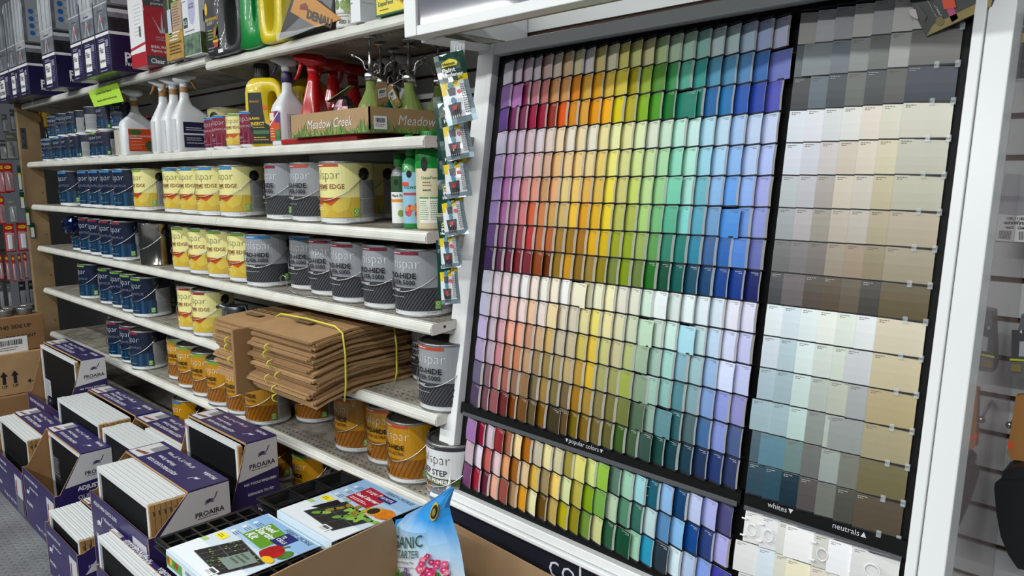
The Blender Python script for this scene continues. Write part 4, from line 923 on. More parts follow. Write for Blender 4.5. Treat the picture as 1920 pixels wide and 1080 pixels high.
# ---------------------------------------------------------------- right end of the third shelf
p = on_z(724, 418, Z3); 
def rbottle(name, label, u, yy, r, prof, col, cat):
    x = round_at(u, 0, yy, r); t = thing(name, label, cat, (x, yy, Z3 + .0005)); m = MB(); m.lathe(prof, M(col, .3, coat=.3), 28); m.build('bottle', t); return t
t = rbottle('plant_food_bottle', 'small plant food bottle with green cap and white label', 722, .085, .026, [(0, 0), (.024, 0), (.026, .004), (.026, .145), (.022, .16), (.012, .17), (.012, .178)], '6f7274', 'bottle')
m = MB(); r = .0263; F = cyl(r, 0, .75); A = lambda d: d * TAU * r; m.rect(A(-85), A(85), .012, .10, M('e8e8e4', .45), F, .004); m.rect(A(-85), A(85), .10, .145, M('1d4a26', .45), F, .004); F = cyl(r + .0004, 0, .75)
m.rect(A(-85), A(60), .072, .080, M('e08a28', .5), F, .004); m.text('Plant Food', INK, lambda x, y: cyl(r + .0004, .09, .75)(x, y), width=A(105), bold=.02, step=.004); m.flat([(A(8) + .009 * math.cos(k * PI / 8), .04 + .010 * math.sin(k * PI / 8)) for k in range(16)], M('86a048', .5), F, .004); m.flat([(A(-18) + .007 * math.cos(k * PI / 8), .128 + .009 * math.sin(k * PI / 8)) for k in range(16)], M('121413', .4), F, .004); m.build('label', t)
m = MB(); m.lathe([(.013, .172), (.0165, .175), (.0165, .205), (.013, .21), (0, .21)], M('1c7a30', .4), 20); m.build('cap', t)
t = rbottle('spray_bottle', 'cut flower spray with green pump top and blue flower label', 744, .075, .027, [(0, 0), (.025, 0), (.027, .004), (.027, .175), (.021, .188), (.012, .195), (.012, .205)], '1f8a3c', 'spray bottle')
m = MB(); r = .0273; F = cyl(r, 0, .85); m.rect(A(-85) * 1.04, A(85) * 1.04, .014, .155, M('8fc0d8', .45), F, .004); F = cyl(r + .0004, 0, .85); A = lambda d: d * TAU * r
rr = random.Random(4)
for k in range(14):
    c = rr.choice(('d05a78', 'b03a5a', 'e08a3a', '8a4aa0', 'd84a4a')); x, y, q = A(rr.uniform(-40, 45)), rr.uniform(.03, .072), rr.uniform(.004, .008); m.flat([(x + q * math.cos(a * PI / 6) * (1 + .2 * (a % 2)), y + q * math.sin(a * PI / 6) * (1 + .2 * (a % 2))) for a in range(12)], M(c, .5), cyl(r + .0004 + k * .0001, 0, .85), .004)
m.rect(A(-60), A(60), .092, .099, M('b83a4a', .5), F, .004); m.text('Flowers', M('2a6a3a', .4), lambda x, y: cyl(r + .0004, .115, .85)(x, y), width=A(110), bold=.01, shear=.2, step=.004); m.flat([(A(-15) + .008 * math.cos(k * PI / 8), .150 + .010 * math.sin(k * PI / 8)) for k in range(16)], M('101211', .4), F, .004); m.build('label', t)
m = MB(); m.lathe([(.0135, .2), (.0155, .203), (.0155, .225), (.011, .23), (.008, .235), (.008, .243)], M('1c8a36', .4), 20); m.tube([(.006, 0, .248), (-.012, -.006, .249), (-.026, -.010, .246), (-.030, -.012, .238)], .006, M('1c8a36', .4), 10, rs=[.011, .009, .006, .005]); m.build('pump_top', t)
m = MB(); m.rect(A(-70), A(-20), .118, .128, M('e8401c', .5), cyl(r + .001, 0, .85), .004); m.build('price_sticker', t)
def bigjug(u, yy, label, detail):
    r = .043; x = round_at(u, 0, yy, r); t = thing('plant_feed_bottle', label, 'bottle', (x, yy, Z3 + .0005), group=None)
    m = MB(); m.lathe([(0, 0), (.040, 0), (.043, .006), (.043, .205), (.040, .218), (.026, .232), (.022, .236)], M('d8cfae', .35, coat=.3), 32); m.build('bottle', t)
    m = MB(); m.lathe([(.0434, .165), (.0438, .168), (.0438, .205), (.0405, .2185), (.026, .2325), (.0225, .236)], M('189038', .25, coat=.6), 32); m.build('sleeve', t, 'green shrink sleeve over the shoulder')
    m = MB(); m.lathe([(.0235, .230), (.0255, .233), (.0255, .262), (.023, .265), (0, .265)], M('137a2e', .4), 24)
    for k in range(24): m.box(-.001, .001, .0250, .0264, .235, .260, M('0f6a28', .45), Matrix.Rotation(k * PI / 12, 4, 'Z'))
    m.build('cap', t)
    if detail:
        m = MB(); f = cyl(r + .0008, 0, .8); A = lambda d: d * TAU * r; m.text('LiquaFeed', M('2f7a34', .4), lambda x, y: cyl(r + .0008, .139, .8)(x - .002, y), width=A(62), bold=.006, step=.005); m.flat([(A(-22) + .010 * math.cos(k * PI / 8), .176 + .019 * math.sin(k * PI / 8)) for k in range(16)], M('141614', .4), cyl(r + .0012, 0, .8), .005)
        lines(m, f, A(-30), A(10), (.126, .118), M('8a6a4a', .5), .003); lines(m, f, A(-30), A(12), (.105,), M('4a3a2a', .5), .0035); m.rect(A(-46), A(40), .018, .088, M('e6e2d4', .5), f, .005)
        f2 = cyl(r + .0012, 0, .8); m.rect(A(-46), A(-8), .084, .088, M('3f8a4a', .5), f2, .005); m.rect(A(-4), A(40), .084, .088, M('3f8a4a', .5), f2, .005); lines(m, f2, A(-44), A(-8), [.076 - i * .006 for i in range(9)], M('5a9a64', .5), .0022, 3); lines(m, f2, A(-2), A(38), [.076 - i * .006 for i in range(9)], M('5a9a64', .5), .0022, 4); m.build('label', t)
bigjug(770, .085, 'big cream plant feed bottle with green shoulder, right end of third shelf', True); bigjug(769, .185, 'plant feed bottle standing behind the big cream one', False)
# ---------------------------------------------------------------- fifth shelf: metal jug and bundles of paper bags
jx = round_at(378, 0, .10, .055); t = thing('metal_jug', 'dull grey metal watering jug with red price dot, left of paper bags', 'jug', (jx, .10, Z5 + .0005)); GZ = M('6d7074', .28, .85, noise=.25, scale=14)
m = MB(); m.lathe([(0, 0), (.046, 0), (.054, .01), (.057, .05), (.050, .10), (.040, .13), (.042, .145), (.040, .147), (.037, .13), (.046, .09), (.05, .03), (0, .006)], GZ, 28); m.build('jug_body', t)
m = MB(); m.tube([(-.038, -.02, .13), (-.062, -.034, .142), (-.082, -.044, .136)], .008, GZ, 10, rs=[.014, .010, .007]); m.build('spout', t)
m = MB(); m.tube([(.038, .0, .14), (.075, 0, .15), (.095, 0, .12), (.09, 0, .06), (.056, 0, .03)], .006, GZ, 8); m.build('handle', t)
m = MB(); m.disc(.006, 0, M('f0503c', .5), 16, Matrix.Translation((-.006, -.0575, .062)) @ Matrix.Rotation(PI / 2, 4, 'X')); m.build('price_dot', t)
BAGC = [M(c, .8, noise=.07, scale=16) for c in ('a58157', '987650', 'ad8a60', '8d6b46', 'a07c54')]; TW = M('d8cf4a', .5)
def bag_stack(label, x0, x1, y0, y1, z0, z1, n, seed, sag):
    """flattened paper bags, each one an object of its own"""
    rr = random.Random(seed); dz = (z1 - z0) / n; 
    for i in range(n):
        a = rr.uniform(-.02, .02); dx, dy = rr.uniform(-.014, .010), rr.uniform(-.016, .012); th = dz * .86
        cx, cy = (x0 + x1) / 2 + dx, (y0 + y1) / 2 + dy; hx, hy = (x1 - x0) / 2, (y1 - y0) / 2; z = z0 + i * dz
        m = MB(); vs = []; N = 8; f = 1 - i / n
        for j in range(N + 1):
            q = -1 + 2 * j / N; yy = q * hy
            over = max(0, -(cy + yy) + .03); dr = -sag * (over / .16) ** 1.5 * (1 - .45 * (i / n)) if over > 0 else 0
            for s in (-1, 1):
                for h in (0, th): 
                    X, Y_ = s * hx * math.cos(a) - yy * math.sin(a), s * hx * math.sin(a) + yy * math.cos(a); vs.append((cx + X, cy + Y_, z + h + dr + (th * .25 * math.sin(j * 1.7 + i) if 0 < j else 0)))
        fs = []
        for j in range(N): o = j * 4; fs += [(o, o + 2, o + 6, o + 4), (o + 1, o + 5, o + 7, o + 3), (o, o + 4, o + 5, o + 1), (o + 2, o + 3, o + 7, o + 6)]
        fs += [(0, 1, 3, 2), (N * 4, N * 4 + 2, N * 4 + 3, N * 4 + 1)]; bc = rr.choice(BAGC); m.add(vs, fs, bc)
        # the folded lip along the aisle edge
        k0 = [Vector(vs[0]), Vector(vs[2])]; m.box(min(k0[0].x, k0[1].x) + .004, max(k0[0].x, k0[1].x) - .004, k0[0].y - .0045, k0[0].y + .001, k0[0].z + th * .1, k0[0].z + th * .8, rr.choice(BAGC))
        if i == n - 1:
            F = plane((cx - .02, cy - hy * .25, z + th + .0015), (1, 0, 0), (0, 1, 0)); lines(m, F, -.10, .10, [.06 - k * .014 for k in range(5)], M('4a3522', .7), .005, seed); m.rect(-.05, .05, -.05, -.02, M('7a5f40', .8), F)
        o = m.build('paper_bag'); w_ = 'topmost' if i == n - 1 else 'lowest' if i == 0 else f'{ORD[n - i]} from the top'
        tag(o, f'brown folded paper yard bag, {w_} of the {label} bundle', 'paper bag', f'paper bags of the {label} bundle')
BX0, BX1, BY0, BY1 = -.745, -.375, -.128, .235
bag_stack('right-hand', BX0, BX1, BY0, BY1, Z5 + .003, Z5 + .195, 22, 1, .035); bag_stack('left-hand', -1.035, -.790, -.115, .225, Z5 + .003, Z5 + .172, 20, 2, .03)
m = MB(); m.bbox(-.782, -.768, -.16, .02, Z5 - .052, Z5 + .165, M('94714a', .8, noise=.06), .003); m.v = [(v[0], v[1] - .02, v[2]) for v in m.v]; tag(m.build('cardboard_flap'), 'brown cardboard strip hanging down between the two bag bundles', 'cardboard')
def band(y, label, bulge=.0):
    m = MB(); zt = Z5 + .202; zb = Z5 - .002
    pts = [(BX0 - .012, y, Z5 + .1), (BX0 - .010, y, zt - .012), (BX0 + .02, y, zt), (-.56, y + bulge, zt + .004), (BX1 - .03, y, zt), (BX1 + .008, y, zt - .015), (BX1 + .018, y, Z5 + .12), (BX1 + .020, y - .004, Z5 + .03), (BX1 + .012, y - .006, zb - (.02 if y < .02 else -.004))]
    m.tube(pts, .003, TW, 8); tag(m.build('twine_band'), label, 'twine', 'yellow twine round the paper bags')
band(-.03, 'yellow twine band round the right-hand bag bundle, nearer the aisle'); band(.16, 'yellow twine band round the right-hand bag bundle, deeper in the shelf')
for i, (x, zz) in enumerate(((-.60, .135), (-.612, .112), (-.59, .085), (-.545, .055), (-.61, .035), (-.57, .008), (-.57, -.02), (-.90, .115), (-.905, .09), (-.885, .05))):
    m = MB(); y = (BY0 if x > -.75 else -.115) - .026; zz = Z5 + zz - (.008 if x > -.75 else .012); m.tube([(x, y + .012, zz - .014), (x - .006, y, zz - .008), (x - .009, y - .002, zz), (x - .005, y, zz + .008), (x, y + .012, zz + .013)], .0022, TW, 6)
    tag(m.build('twine_loop'), ['topmost', 'second', 'third', 'fourth', 'fifth', 'sixth', 'lowest'][i] + ' yellow twine loop on the front of the right-hand bundle' if i < 7 else ['upper', 'middle', 'lower'][i - 7] + ' yellow twine loop on the front of the left-hand bundle', 'twine', 'yellow twine loops on the bags')
# ================================================================ top shelf
ZT = 1.9172; ZR = Z1 + .0005
SILV = M('8f949c', .25, noise=.5, scale=7, coat=.6); GREYP = M('7c8088', .3, noise=.45, scale=16, coat=.5); NAVYB = M('231d56', .3, coat=.4); PALE = M('cfd3d8', .25, noise=.35, scale=6, coat=.6)
def fan_box(i, u0, u1, words, side):
    yf = -.10; x0 = on_y(u0, 160, yf).x; x1 = on_y(u1, 150, yf).x - .004; w_ = x1 - x0; h = .50; dp = .30
    t = thing('heater_carton', f'tall grey and purple heater carton, {words}', 'carton', (x0, yf, ZT), group='heater cartons on the top shelf')
    m = MB(); m.bbox(0, w_, 0, dp, 0, h, M('1d1942', .35, coat=.4), .002); m.build('carton_body', t)
    m = MB(); F = plane((w_ / 2, -.0004, 0), (1, 0, 0), (0, 0, 1)); a = w_ / 2 - .001
    m.rect(-a, a, .165, h - .002, PALE if i % 2 else SILV, F); m.rect(-a, a, .148, .160, PAPER, F)
    F2 = lift(F, .0005); m.rect(-a, a, .165, .235, GREYP, F2); m.rect(-a * .5, a * .3, .245, .250, M('4a4e56', .4), F2); m.rect(-a, a, .27, .275, M('c6cad0', .4), F2)
    for k in range(6): x = -a * .85 + k * a * .33; m.flat([(x, .28), (x + .004, .28), (x + .007, h - .004), (x + .001, h - .004)], M('5a5f68' if k % 2 else 'dfe3e8', .3), F2)
    for sx in (-1, 1): m.flat([(-.01, .235), (-.006, .235), (-.006 + sx * .026, .168), (-.012 + sx * .026, .168)], M('dfe2e8', .4), lift(F, .0008))
    cx = -a + .012; m.rect(-a * .62, a * .28, .022, .118, PAPER, F2); F3 = lift(F, .0009)
    m.text('Flat', INK, lambda x, y: F3(x - a * .24, y + .092), width=a * .62, bold=.012, shear=.2); m.text('Hardware', INK, lambda x, y: F3(x - a * .17, y * 1.4 + .05), width=a * .84, bold=.012, shear=.2)
    lines(m, F2, a * .34, a * .9, [.03 + k * .007 for k in range(14)], M('8d88b4', .5), .002, i); m.rect(a * .45, a * .78, .10, .128, M('a5a2bc', .5), F2); lines(m, F2, -a * .6, a * .4, (.008, .126, .133), M('b8b4d4', .5), .003, i + 9)
    m.build('printed_front', t)
    if i in (1, 3, 4, 5, 6):
        m = MB(); m.flat([(.008 + .0085 * math.cos(k * PI / 4), .208 + .0085 * math.sin(k * PI / 4)) for k in range(8)], M('f0503c', .5), lift(F, .0012)); m.build('price_dot', t)
    if side:
        m = MB(); F = plane((w_ + .0004, dp / 2, 0), (0, 1, 0), (0, 0, 1)); b_ = dp / 2 - .001; m.rect(-b_, b_, .165, h - .002, GREYP, F); m.rect(-b_, b_, .148, .160, PAPER, F); F2 = lift(F, .0005); F3 = lift(F, .001)
        m.rect(-b_, b_, .165, .215, M('2a2c32', .35, noise=.5, scale=30), F2); m.rect(-b_, b_, .235, .25, M('d8dade', .35), F2); m.rect(-b_, b_, .25, .262, M('34363c', .4), F2); m.rect(-b_ * .9, b_, .27, h, M('a9adb4', .3), F2)
        for k in range(4): m.rect(-b_ * .62, b_, .30 + k * .036, .324 + k * .036, M('c2c6cc', .35), F3); m.flat([(-b_ * .74 + .012 * math.cos(q * PI / 8), .312 + k * .036 + .012 * math.sin(q * PI / 8)) for q in range(16)], M('2a6ab0', .4), F3); m.text(['LARGE', 'WIDE', 'ADJUST', 'SAFE'][k], M('3a4048', .4), lambda x, y: lift(F, .0014)(x - b_ * .30, y + .312 + k * .036), width=.06)
        m.flat([(b_ * .2 + .07 * math.cos(q * PI / 10), h - .03 + .05 * math.sin(q * PI / 10)) for q in range(10, 21)], M('2a72c0', .4), F3)
        m.text('PRO', PAPER, lambda x, y: F3(x - .045, y + .06), width=.10, bold=.03); m.text('PROFESSIONAL', PAPER, lambda x, y: F3(x - .03, y + .032), width=.13, bold=.01)
        for k in range(3): m.flat([(-.03 + k * .012, .135 - k * .014), (.05, .118 - k * .016), (.02, .108 - k * .014)], PAPER, F3)
        m.build('printed_side', t)
fan_box(0, -6, 18, 'at the left edge of the photo', 0); fan_box(2, 20, 35, 'second from left, sheet of white glare on it', 0); fan_box(1, 36, 54, 'third from left with its side showing', 1)
fan_box(3, 84, 108, 'standing alone with red dot, fourth from left', 1); fan_box(4, 139, 159, 'fifth from left, red price dot', 0); fan_box(5, 161, 185, 'sixth from left, red price dot', 0); fan_box(6, 187, 212, 'nearest, beside the red and white box', 1)
m = MB(); m.box(-3.6, -3.3, -.105, .2, ZT - .004, ZT - .0005, BLACK); 
# handwritten note taped to the shelf edge
t = thing('paper_note', 'yellow-green handwritten note taped to the top shelf edge', 'note', (0, 0, 0)); c = [on_y(165, 172, -.012), on_y(219, 152, -.012), on_y(232, 190, -.03), on_y(177, 201, -.03)]
m = MB(); m.add([c[0], c[1], c[2], c[3]] + [p + Vector((0, .0008, 0)) for p in c], [(0, 3, 2, 1), (4, 5, 6, 7), (0, 1, 5, 4), (1, 2, 6, 5), (2, 3, 7, 6), (3, 0, 4, 7)], M('a8d436', .6)); m.build('note_sheet', t)
m = MB(); o_ = (c[0] + c[1] + c[2] + c[3]) / 4; F = lift(plane(o_, c[1] - c[0] + c[2] - c[3], c[0] - c[3] + c[1] - c[2]), .0012)
m.text('Comfort Zone Fans &', INK, lambda x, y: F(x - .006, y + .028), width=.20, bold=.012, shear=.15); m.text('Heaters ARE NonReturnable', INK, lambda x, y: F(x + .006, y - .030), width=.245, bold=.012, shear=.15); m.build('handwriting', t)
def carton(name, label, u0, u1, v, yf, dp, h, col, cat='box', z=ZR, rz=0):
    x0 = on_y(u0, v, yf).x; x1 = on_y(u1, v, yf).x; t = thing(name, label, cat, (x0, yf, z), rz); w_ = x1 - x0
    m = MB(); m.bbox(0, w_, 0, dp, 0, h, M(col, .35, coat=.3), .0015); m.build('carton_body', t)
    return t, w_, plane((w_ / 2, -.0005, 0), (1, 0, 0), (0, 0, 1)), plane((w_ + .0005, dp / 2, 0), (0, 1, 0), (0, 0, 1))
# red and white bird repellent box
t, w_, F, G = carton('bird_repellent_box', 'red and white boxed bird repellent reading Clear P, five year guarantee', 248, 276, 122, -.06, .13, .36, 'b3182a', z=ZT)
m = MB(); a = w_ / 2 - .001; m.rect(-a, a, .052, .36, M('e8e8ea', .4), F); F2 = lift(F, .0005); m.rect(-a, a, .052, .062, M('e8e8ea', .4), F2); m.flat([(-a, .066), (a, .078), (a, .088), (-a, .076)], M('b3182a', .4), F2); lines(m, F2, -a * .3, a * .8, [.12 + k * .014 for k in range(9)], M('b8babe', .5), .002); m.rect(a * .3, a * .55, .11, .15, M('6a6c70', .4), F2); m.rect(-a * .8, -a * .1, .30, .33, M('a05030', .5), F2); m.build('printed_front', t)
m = MB(); b_ = .064; m.rect(-b_, b_, 0, .038, M('4a4a4e', .4), G); m.rect(-b_, b_, .225, .262, M('4a4a4e', .4), G); G2 = lift(G, .0005); m.text('Clear P', PAPER, lambda x, y: G2(x - .012, y + .018), width=.075, bold=.02); m.text('5-year\nguarantee', PAPER, lambda x, y: G2(x - .005, y + .243), width=.062); m.text('IDEAL FOR', PAPER, lambda x, y: G2(x - .012, y + .072), width=.066, bold=.03); m.text('Pigeons, sparrows', PAPER, lambda x, y: G2(x + .004, y + .056), width=.095, bold=.02); m.text('LARGER\nCOVERAGE', M('e0b8bc', .5), lambda x, y: G2(x, y + .105), width=.048)
for s_ in (-1, 0, 1): m.flat([(s_ * .006, .125), (s_ * .006 + .008, .128), (s_ * .04 + .004, .19 + .02 * (s_ == 0)), (s_ * .014 - .002, .15)], M('c8cacc', .4), G2)
m.build('printed_side', t)
# kraft garden tag pack, white sprayer box
t, w_, F, G = carton('garden_tag_pack', 'dark and tan hang pack of garden plant tags', 313, 347, 112, -.03, .02, .34, '3a3228', z=ZT)
m = MB(); a = w_ / 2 - .002; m.rect(-a, a, .002, .105, M('b08a3c', .45, noise=.2, scale=30), F); m.rect(-a * .1, a, .105, .205, M('b29478', .6), F); F2 = lift(F, .0006); lines(m, F2, 0, a * .85, [.12 + k * .0095 for k in range(8)], M('5a4636', .6), .002, 4); lines(m, F2, -a * .5, a * .8, (.095, .083, .071), PAPER, .005, 5); lines(m, F2, -a * .6, a * .9, (.058, .046, .034, .022), M('5a4010', .5), .005, 6)
for x, y in ((-.6, .14), (.15, .25)):
    m.rect(a * x, a * (x + .42), y - .04, y + .045, M('c3c9dc', .45), F2); m.rect(a * x, a * (x + .42), y - .055, y - .04, M('7ea03a', .5), F2); m.rect(a * (x + .1), a * (x + .3), y + .045, y + .085, M('4f8a3a', .5), F2)
m.build('printed_front', t)
t, w_, F, G = carton('sprayer_box', 'white box picturing a pump sprayer bottle, 0.5 mark', 347, 378, 106, -.03, .07, .34, 'e3e4e8', z=ZT)
m = MB(); a = w_ / 2 - .001; m.rect(-a, a, .003, .075, M('5f7a64', .4, noise=.7, scale=40), F); m.flat([(a * .15 + a * .42 * math.cos(k * PI / 8), .165 + .055 * math.sin(k * PI / 8) * (1.1 if k > 8 else 1)) for k in range(16)], M('b4b6d6', .35), F); F2 = lift(F, .0006); m.flat([(a * .15 - a * .2, .21), (a * .15 + a * .2, .21), (a * .15 + a * .16, .27), (a * .15 - a * .16, .27)], M('2a6a58', .4), F2)
m.text('1.0 LITER\nSPRAYER', M('3c3e58', .4), lambda x, y: F2(x + a * .15, y + .17), width=a * .6); m.flat([(-a * .9, .10), (-a * .4, .10), (-a * .4, .135), (-a * .9, .135)], M('2e4a44', .4), F2); m.text('0.5', PAPER, lambda x, y: lift(F, .001)(x - a * .65, y + .118), width=a * .38); lines(m, F2, -a * .9, -a * .35, [.19 + k * .013 for k in range(9)], M('9a9ca4', .5), .003); lines(m, F2, -a * .8, a * .8, (.085,), M('8a8c94', .5), .004); m.build('printed_front', t)
m = MB(); m.rect(-.034, .034, .003, .075, M('4a5a28', .4, noise=.6, scale=40), G); m.rect(-.02, .03, .11, .15, M('22302c', .4), G); m.text('G', PAPER, lambda x, y: lift(G, .0005)(x + .004, y + .13), width=.02); m.build('printed_side', t)
# jugs with big handles: black, green, yellow
def flat_jug(label, u0, u1, v, yf, dp, h, col, hole, z, deco=None, rough=.35, wd=None, rz=0, capcol=None):
    """a flattened jug: outline with a handle hole, extruded and rounded"""
    x0 = on_y(u0, v, yf).x; x1 = on_y(u1, v, yf).x; w_ = wd or x1 - x0; t = thing('jug', label, 'jug', ((x0 + x1) / 2 if not wd else x0, yf + dp / 2, z), rz); cm = M(col, rough, coat=.4)
    hx0, hx1, hz0, hz1 = hole; N = 28; out = []; inn = []
    for i in range(N):
        a_ = 2 * PI * i / N; c, s = math.cos(a_), math.sin(a_)
        X = w_ / 2 * math.copysign(abs(c) ** .35, c); Zc = h / 2 + h / 2 * math.copysign(abs(s) ** .35, s)
        if s > 0: X = X * (1 - .22 * s * s) 
        out.append((X, Zc)); inn.append((w_ * (hx0 + hx1) / 2 + w_ * (hx1 - hx0) / 2 * math.copysign(abs(c) ** .7, c), h * (hz0 + hz1) / 2 + h * (hz1 - hz0) / 2 * math.copysign(abs(s) ** .7, s)))
    vs = []; secs = []
    for f, g in ((0, 0), (.10, .35), (.30, .5)): secs.append((f, g))
    prof = [(.0, -.5 + .5), ]
    layers = [(.12, .0), (.04, .06), (0, .2), (0, .8), (.04, .94), (.12, 1.0)]
    for ins, yy in layers:
        for (X, Zc) in out: vs.append((X - X * ins * .35, -dp / 2 + dp * yy, Zc - (Zc - h / 2) * ins * .12))
    off = len(vs)
    for ins, yy in layers:
        for (X, Zc) in inn:
            mx, mz = w_ * (hx0 + hx1) / 2, h * (hz0 + hz1) / 2; vs.append((X + (X - mx) * ins * .9, -dp / 2 + dp * yy, Zc + (Zc - mz) * ins * .5))
    fs = []
    for L_ in range(len(layers) - 1):
        for i in range(N):
            j = (i + 1) % N; fs.append((L_ * N + i, L_ * N + j, (L_ + 1) * N + j, (L_ + 1) * N + i)); fs.append((off + L_ * N + j, off + L_ * N + i, off + (L_ + 1) * N + i, off + (L_ + 1) * N + j))
    for L_ in (0, len(layers) - 1):
        for i in range(N):
            j = (i + 1) % N; q = (L_ * N + i, L_ * N + j, off + L_ * N + j, off + L_ * N + i); fs.append(q[::-1] if L_ == 0 else q)
    m = MB(); m.add(vs, fs, cm, True); m.build('bottle', t)
    m = MB(); m.lathe([(.020, h - .01), (.026 if capcol else .022, h), (.024 if capcol else .022, h + .05), (0, h + .052)], M(capcol, .45) if capcol else cm, 20, Matrix.Translation((-w_ * .14, 0, 0)))
    if capcol: [m.box(-.0012, .0012, .0245, .0262, h + .004, h + .046, M(capcol, .5), Matrix.Translation((-w_ * .14, 0, 0)) @ Matrix.Rotation(k * PI / 10, 4, 'Z')) for k in range(20)]
    m.build('cap', t)
    if deco: m = MB(); deco(m, plane((0, -dp / 2 - .0012, 0), (1, 0, 0), (0, 0, 1)), w_); m.build('label', t)
    return t
def black_deco(m, F, w_):
    Y_ = M('e0b41c', .45); m.flat([(-w_ * .41 + .010 * math.cos(k * PI / 8), .165 + .021 * math.sin(k * PI / 8)) for k in range(16)], Y_, F); m.text('PERFORMANCE', Y_, lambda x, y: F(x - w_ * .26, y + .128), width=w_ * .38, bold=.02); m.text('EXPERT', M('c8c8c8', .5), lambda x, y: F(x - w_ * .3, y + .115), width=w_ * .2)
    for k in range(18): rr = random.Random(k); m.flat([(-w_ * .16 + rr.uniform(-.014, .014) + .005 * math.cos(q * PI / 4), .075 + rr.uniform(-.018, .03) + .006 * math.sin(q * PI / 4)) for q in range(8)], M(rr.choice(('5a8a3a', '4a7a30', 'b0622a', '6a9a40')), .5), lift(F, .0003 + k * .0001))
    m.flat([(-w_ * .24, .052), (-w_ * .08, .052), (-w_ * .11, .030), (-w_ * .2, .030)], M('b03c20', .5), lift(F, .0024)); m.rect(-w_ * .24, -w_ * .08, .048, .055, Y_, lift(F, .0026)); lines(m, F, -w_ * .40, -w_ * .2, (.09, .08, .07, .06), M('8aa060', .5), .004); lines(m, F, -w_ * .4, -w_ * .2, (.02, .03), M('8a8a8a', .5), .004); m.rect(-w_ * .12, w_ * .02, .010, .022, PAPER, F)
flat_jug('black plant food jug with yellow lettering and big handle hole', 386, 452, 96, -.02, .075, .225, '2e2f32', (.08, .42, .12, .84), ZR, black_deco, .45)
flat_jug('bright green plastic jug next to the black jug', 447, 490, 84, -.015, .08, .27, '0f8a3a', (.15, .34, .30, .8), ZR, None)
flat_jug('bright yellow plastic jug with handle hole, beside the bagged package', 487, 530, 78, -.02, .08, .27, 'dcc81e', (-.26, .20, .14, .80), ZR, None)
def lawn2(m, F, w_):
    Y_ = M('e0c020', .45); m.flat([(-w_ * .40, .012), (w_ * .20, .012), (w_ * .20, .070), (w_ * .02, .082), (-w_ * .02, .12), (-w_ * .05, .185), (-w_ * .40, .185)], M('191a1c', .4), F); F2 = lift(F, .0006)
    m.text('LAWN', Y_, lambda x, y: F2(x - w_ * .25, y + .098), width=.034, bold=.03); m.text('INSECT', Y_, lambda x, y: F2(x - w_ * .18, y + .080), width=.050, bold=.03); m.text('BUG-GO', M('c8882a', .5), lambda x, y: F2(x - w_ * .24, y + .155), width=.034, bold=.03)
    m.rect(-w_ * .3, w_ * .12, .045, .058, M('3a6a3a', .5), F2); lines(m, F2, -w_ * .3, w_ * .14, (.032, .024, .066), M('b8a030', .5), .003); m.rect(-w_ * .02, w_ * .08, .128, .140, M('f0502c', .5), lift(F, .0012))
flat_jug('yellow insect killer jug with black label and dark cap, nearest', 489, 520, 271, .05, .075, .235, 'dcc014', (.10, .36, .36, .80), Z2 + .0005, lawn2, .35, .138, .62, '33312d')
# bagged package with DEN lettering
t = thing('bagged_package', 'black and orange package reading DEN in a clear plastic bag, tilted', 'package', (0, 0, 0)); c = [on_y(523, 70, -.035), on_y(617, 42, -.01), on_y(628, -30, .0), on_y(556, -30, -.03)]
m = MB(); n = Vector((.1, .04, 0)); m.add(c + [p + Vector((.0, .06, .0)) for p in c], [(0, 3, 2, 1), (4, 5, 6, 7), (0, 1, 5, 4), (1, 2, 6, 5), (2, 3, 7, 6), (3, 0, 4, 7)], M('2c2c2f', .35)); m.build('package', t)
ux = (c[1] - c[0]).normalized(); uy = (c[3] - c[0]); uy = (uy - ux * uy.dot(ux)).normalized(); o_ = c[0]
def PXY(u, v): r = ray(u, v); nrm = ux.cross(uy); return CAM + r * ((o_ - CAM).dot(nrm) / r.dot(nrm))
nf = ux.cross(uy).normalized() * .0012; OR = M('c4831a', .4)
m = MB(); m.poly([PXY(u, v) + nf for u, v in ((545, 22), (553, -3), (590, -3), (640, 35), (616, 46), (594, 51))], OR)
A_, B_ = PXY(578, 26), PXY(612, 40); dx = (B_ - A_).normalized(); dy = ux.cross(uy).cross(dx).normalized(); F = plane((A_ + B_) / 2 + nf * 2 + dx * .012, dx, dy); m.text('DENALI', M('2a2420', .4), F, width=.115, bold=.05)
A_ = PXY(570, 12) + nf * 2
for k in range(6): m.poly([A_ + dx * (-.016 + k * .006) + dy * (-.012 + .001 * k), A_ + dx * (-.012 + k * .006) + dy * (-.012 + .001 * k), A_ + dx * (-.010 + k * .006) + dy * (.012 - .003 * abs(k - 3)), A_ + dx * (-.016 + k * .006) + dy * (.010 - .003 * abs(k - 3))], M('8a3a2a', .5))
m.build('printed_front', t)
m = MB(); e = [PXY(u, v) + nf * 6 for u, v in ((521, 74), (540, 73), (618, 44), (632, 40), (628, -25), (545, -25), (535, 20), (526, 55))]
m.poly(e, glass('f0f2f4', .08, .05)); m.poly([PXY(u, v) + nf * 8 for u, v in ((522, 62), (560, 58), (618, 43), (560, 66), (524, 78))], glass('f4f6f8', .1, .3)); m.build('plastic_bag', t, 'clear plastic bag')
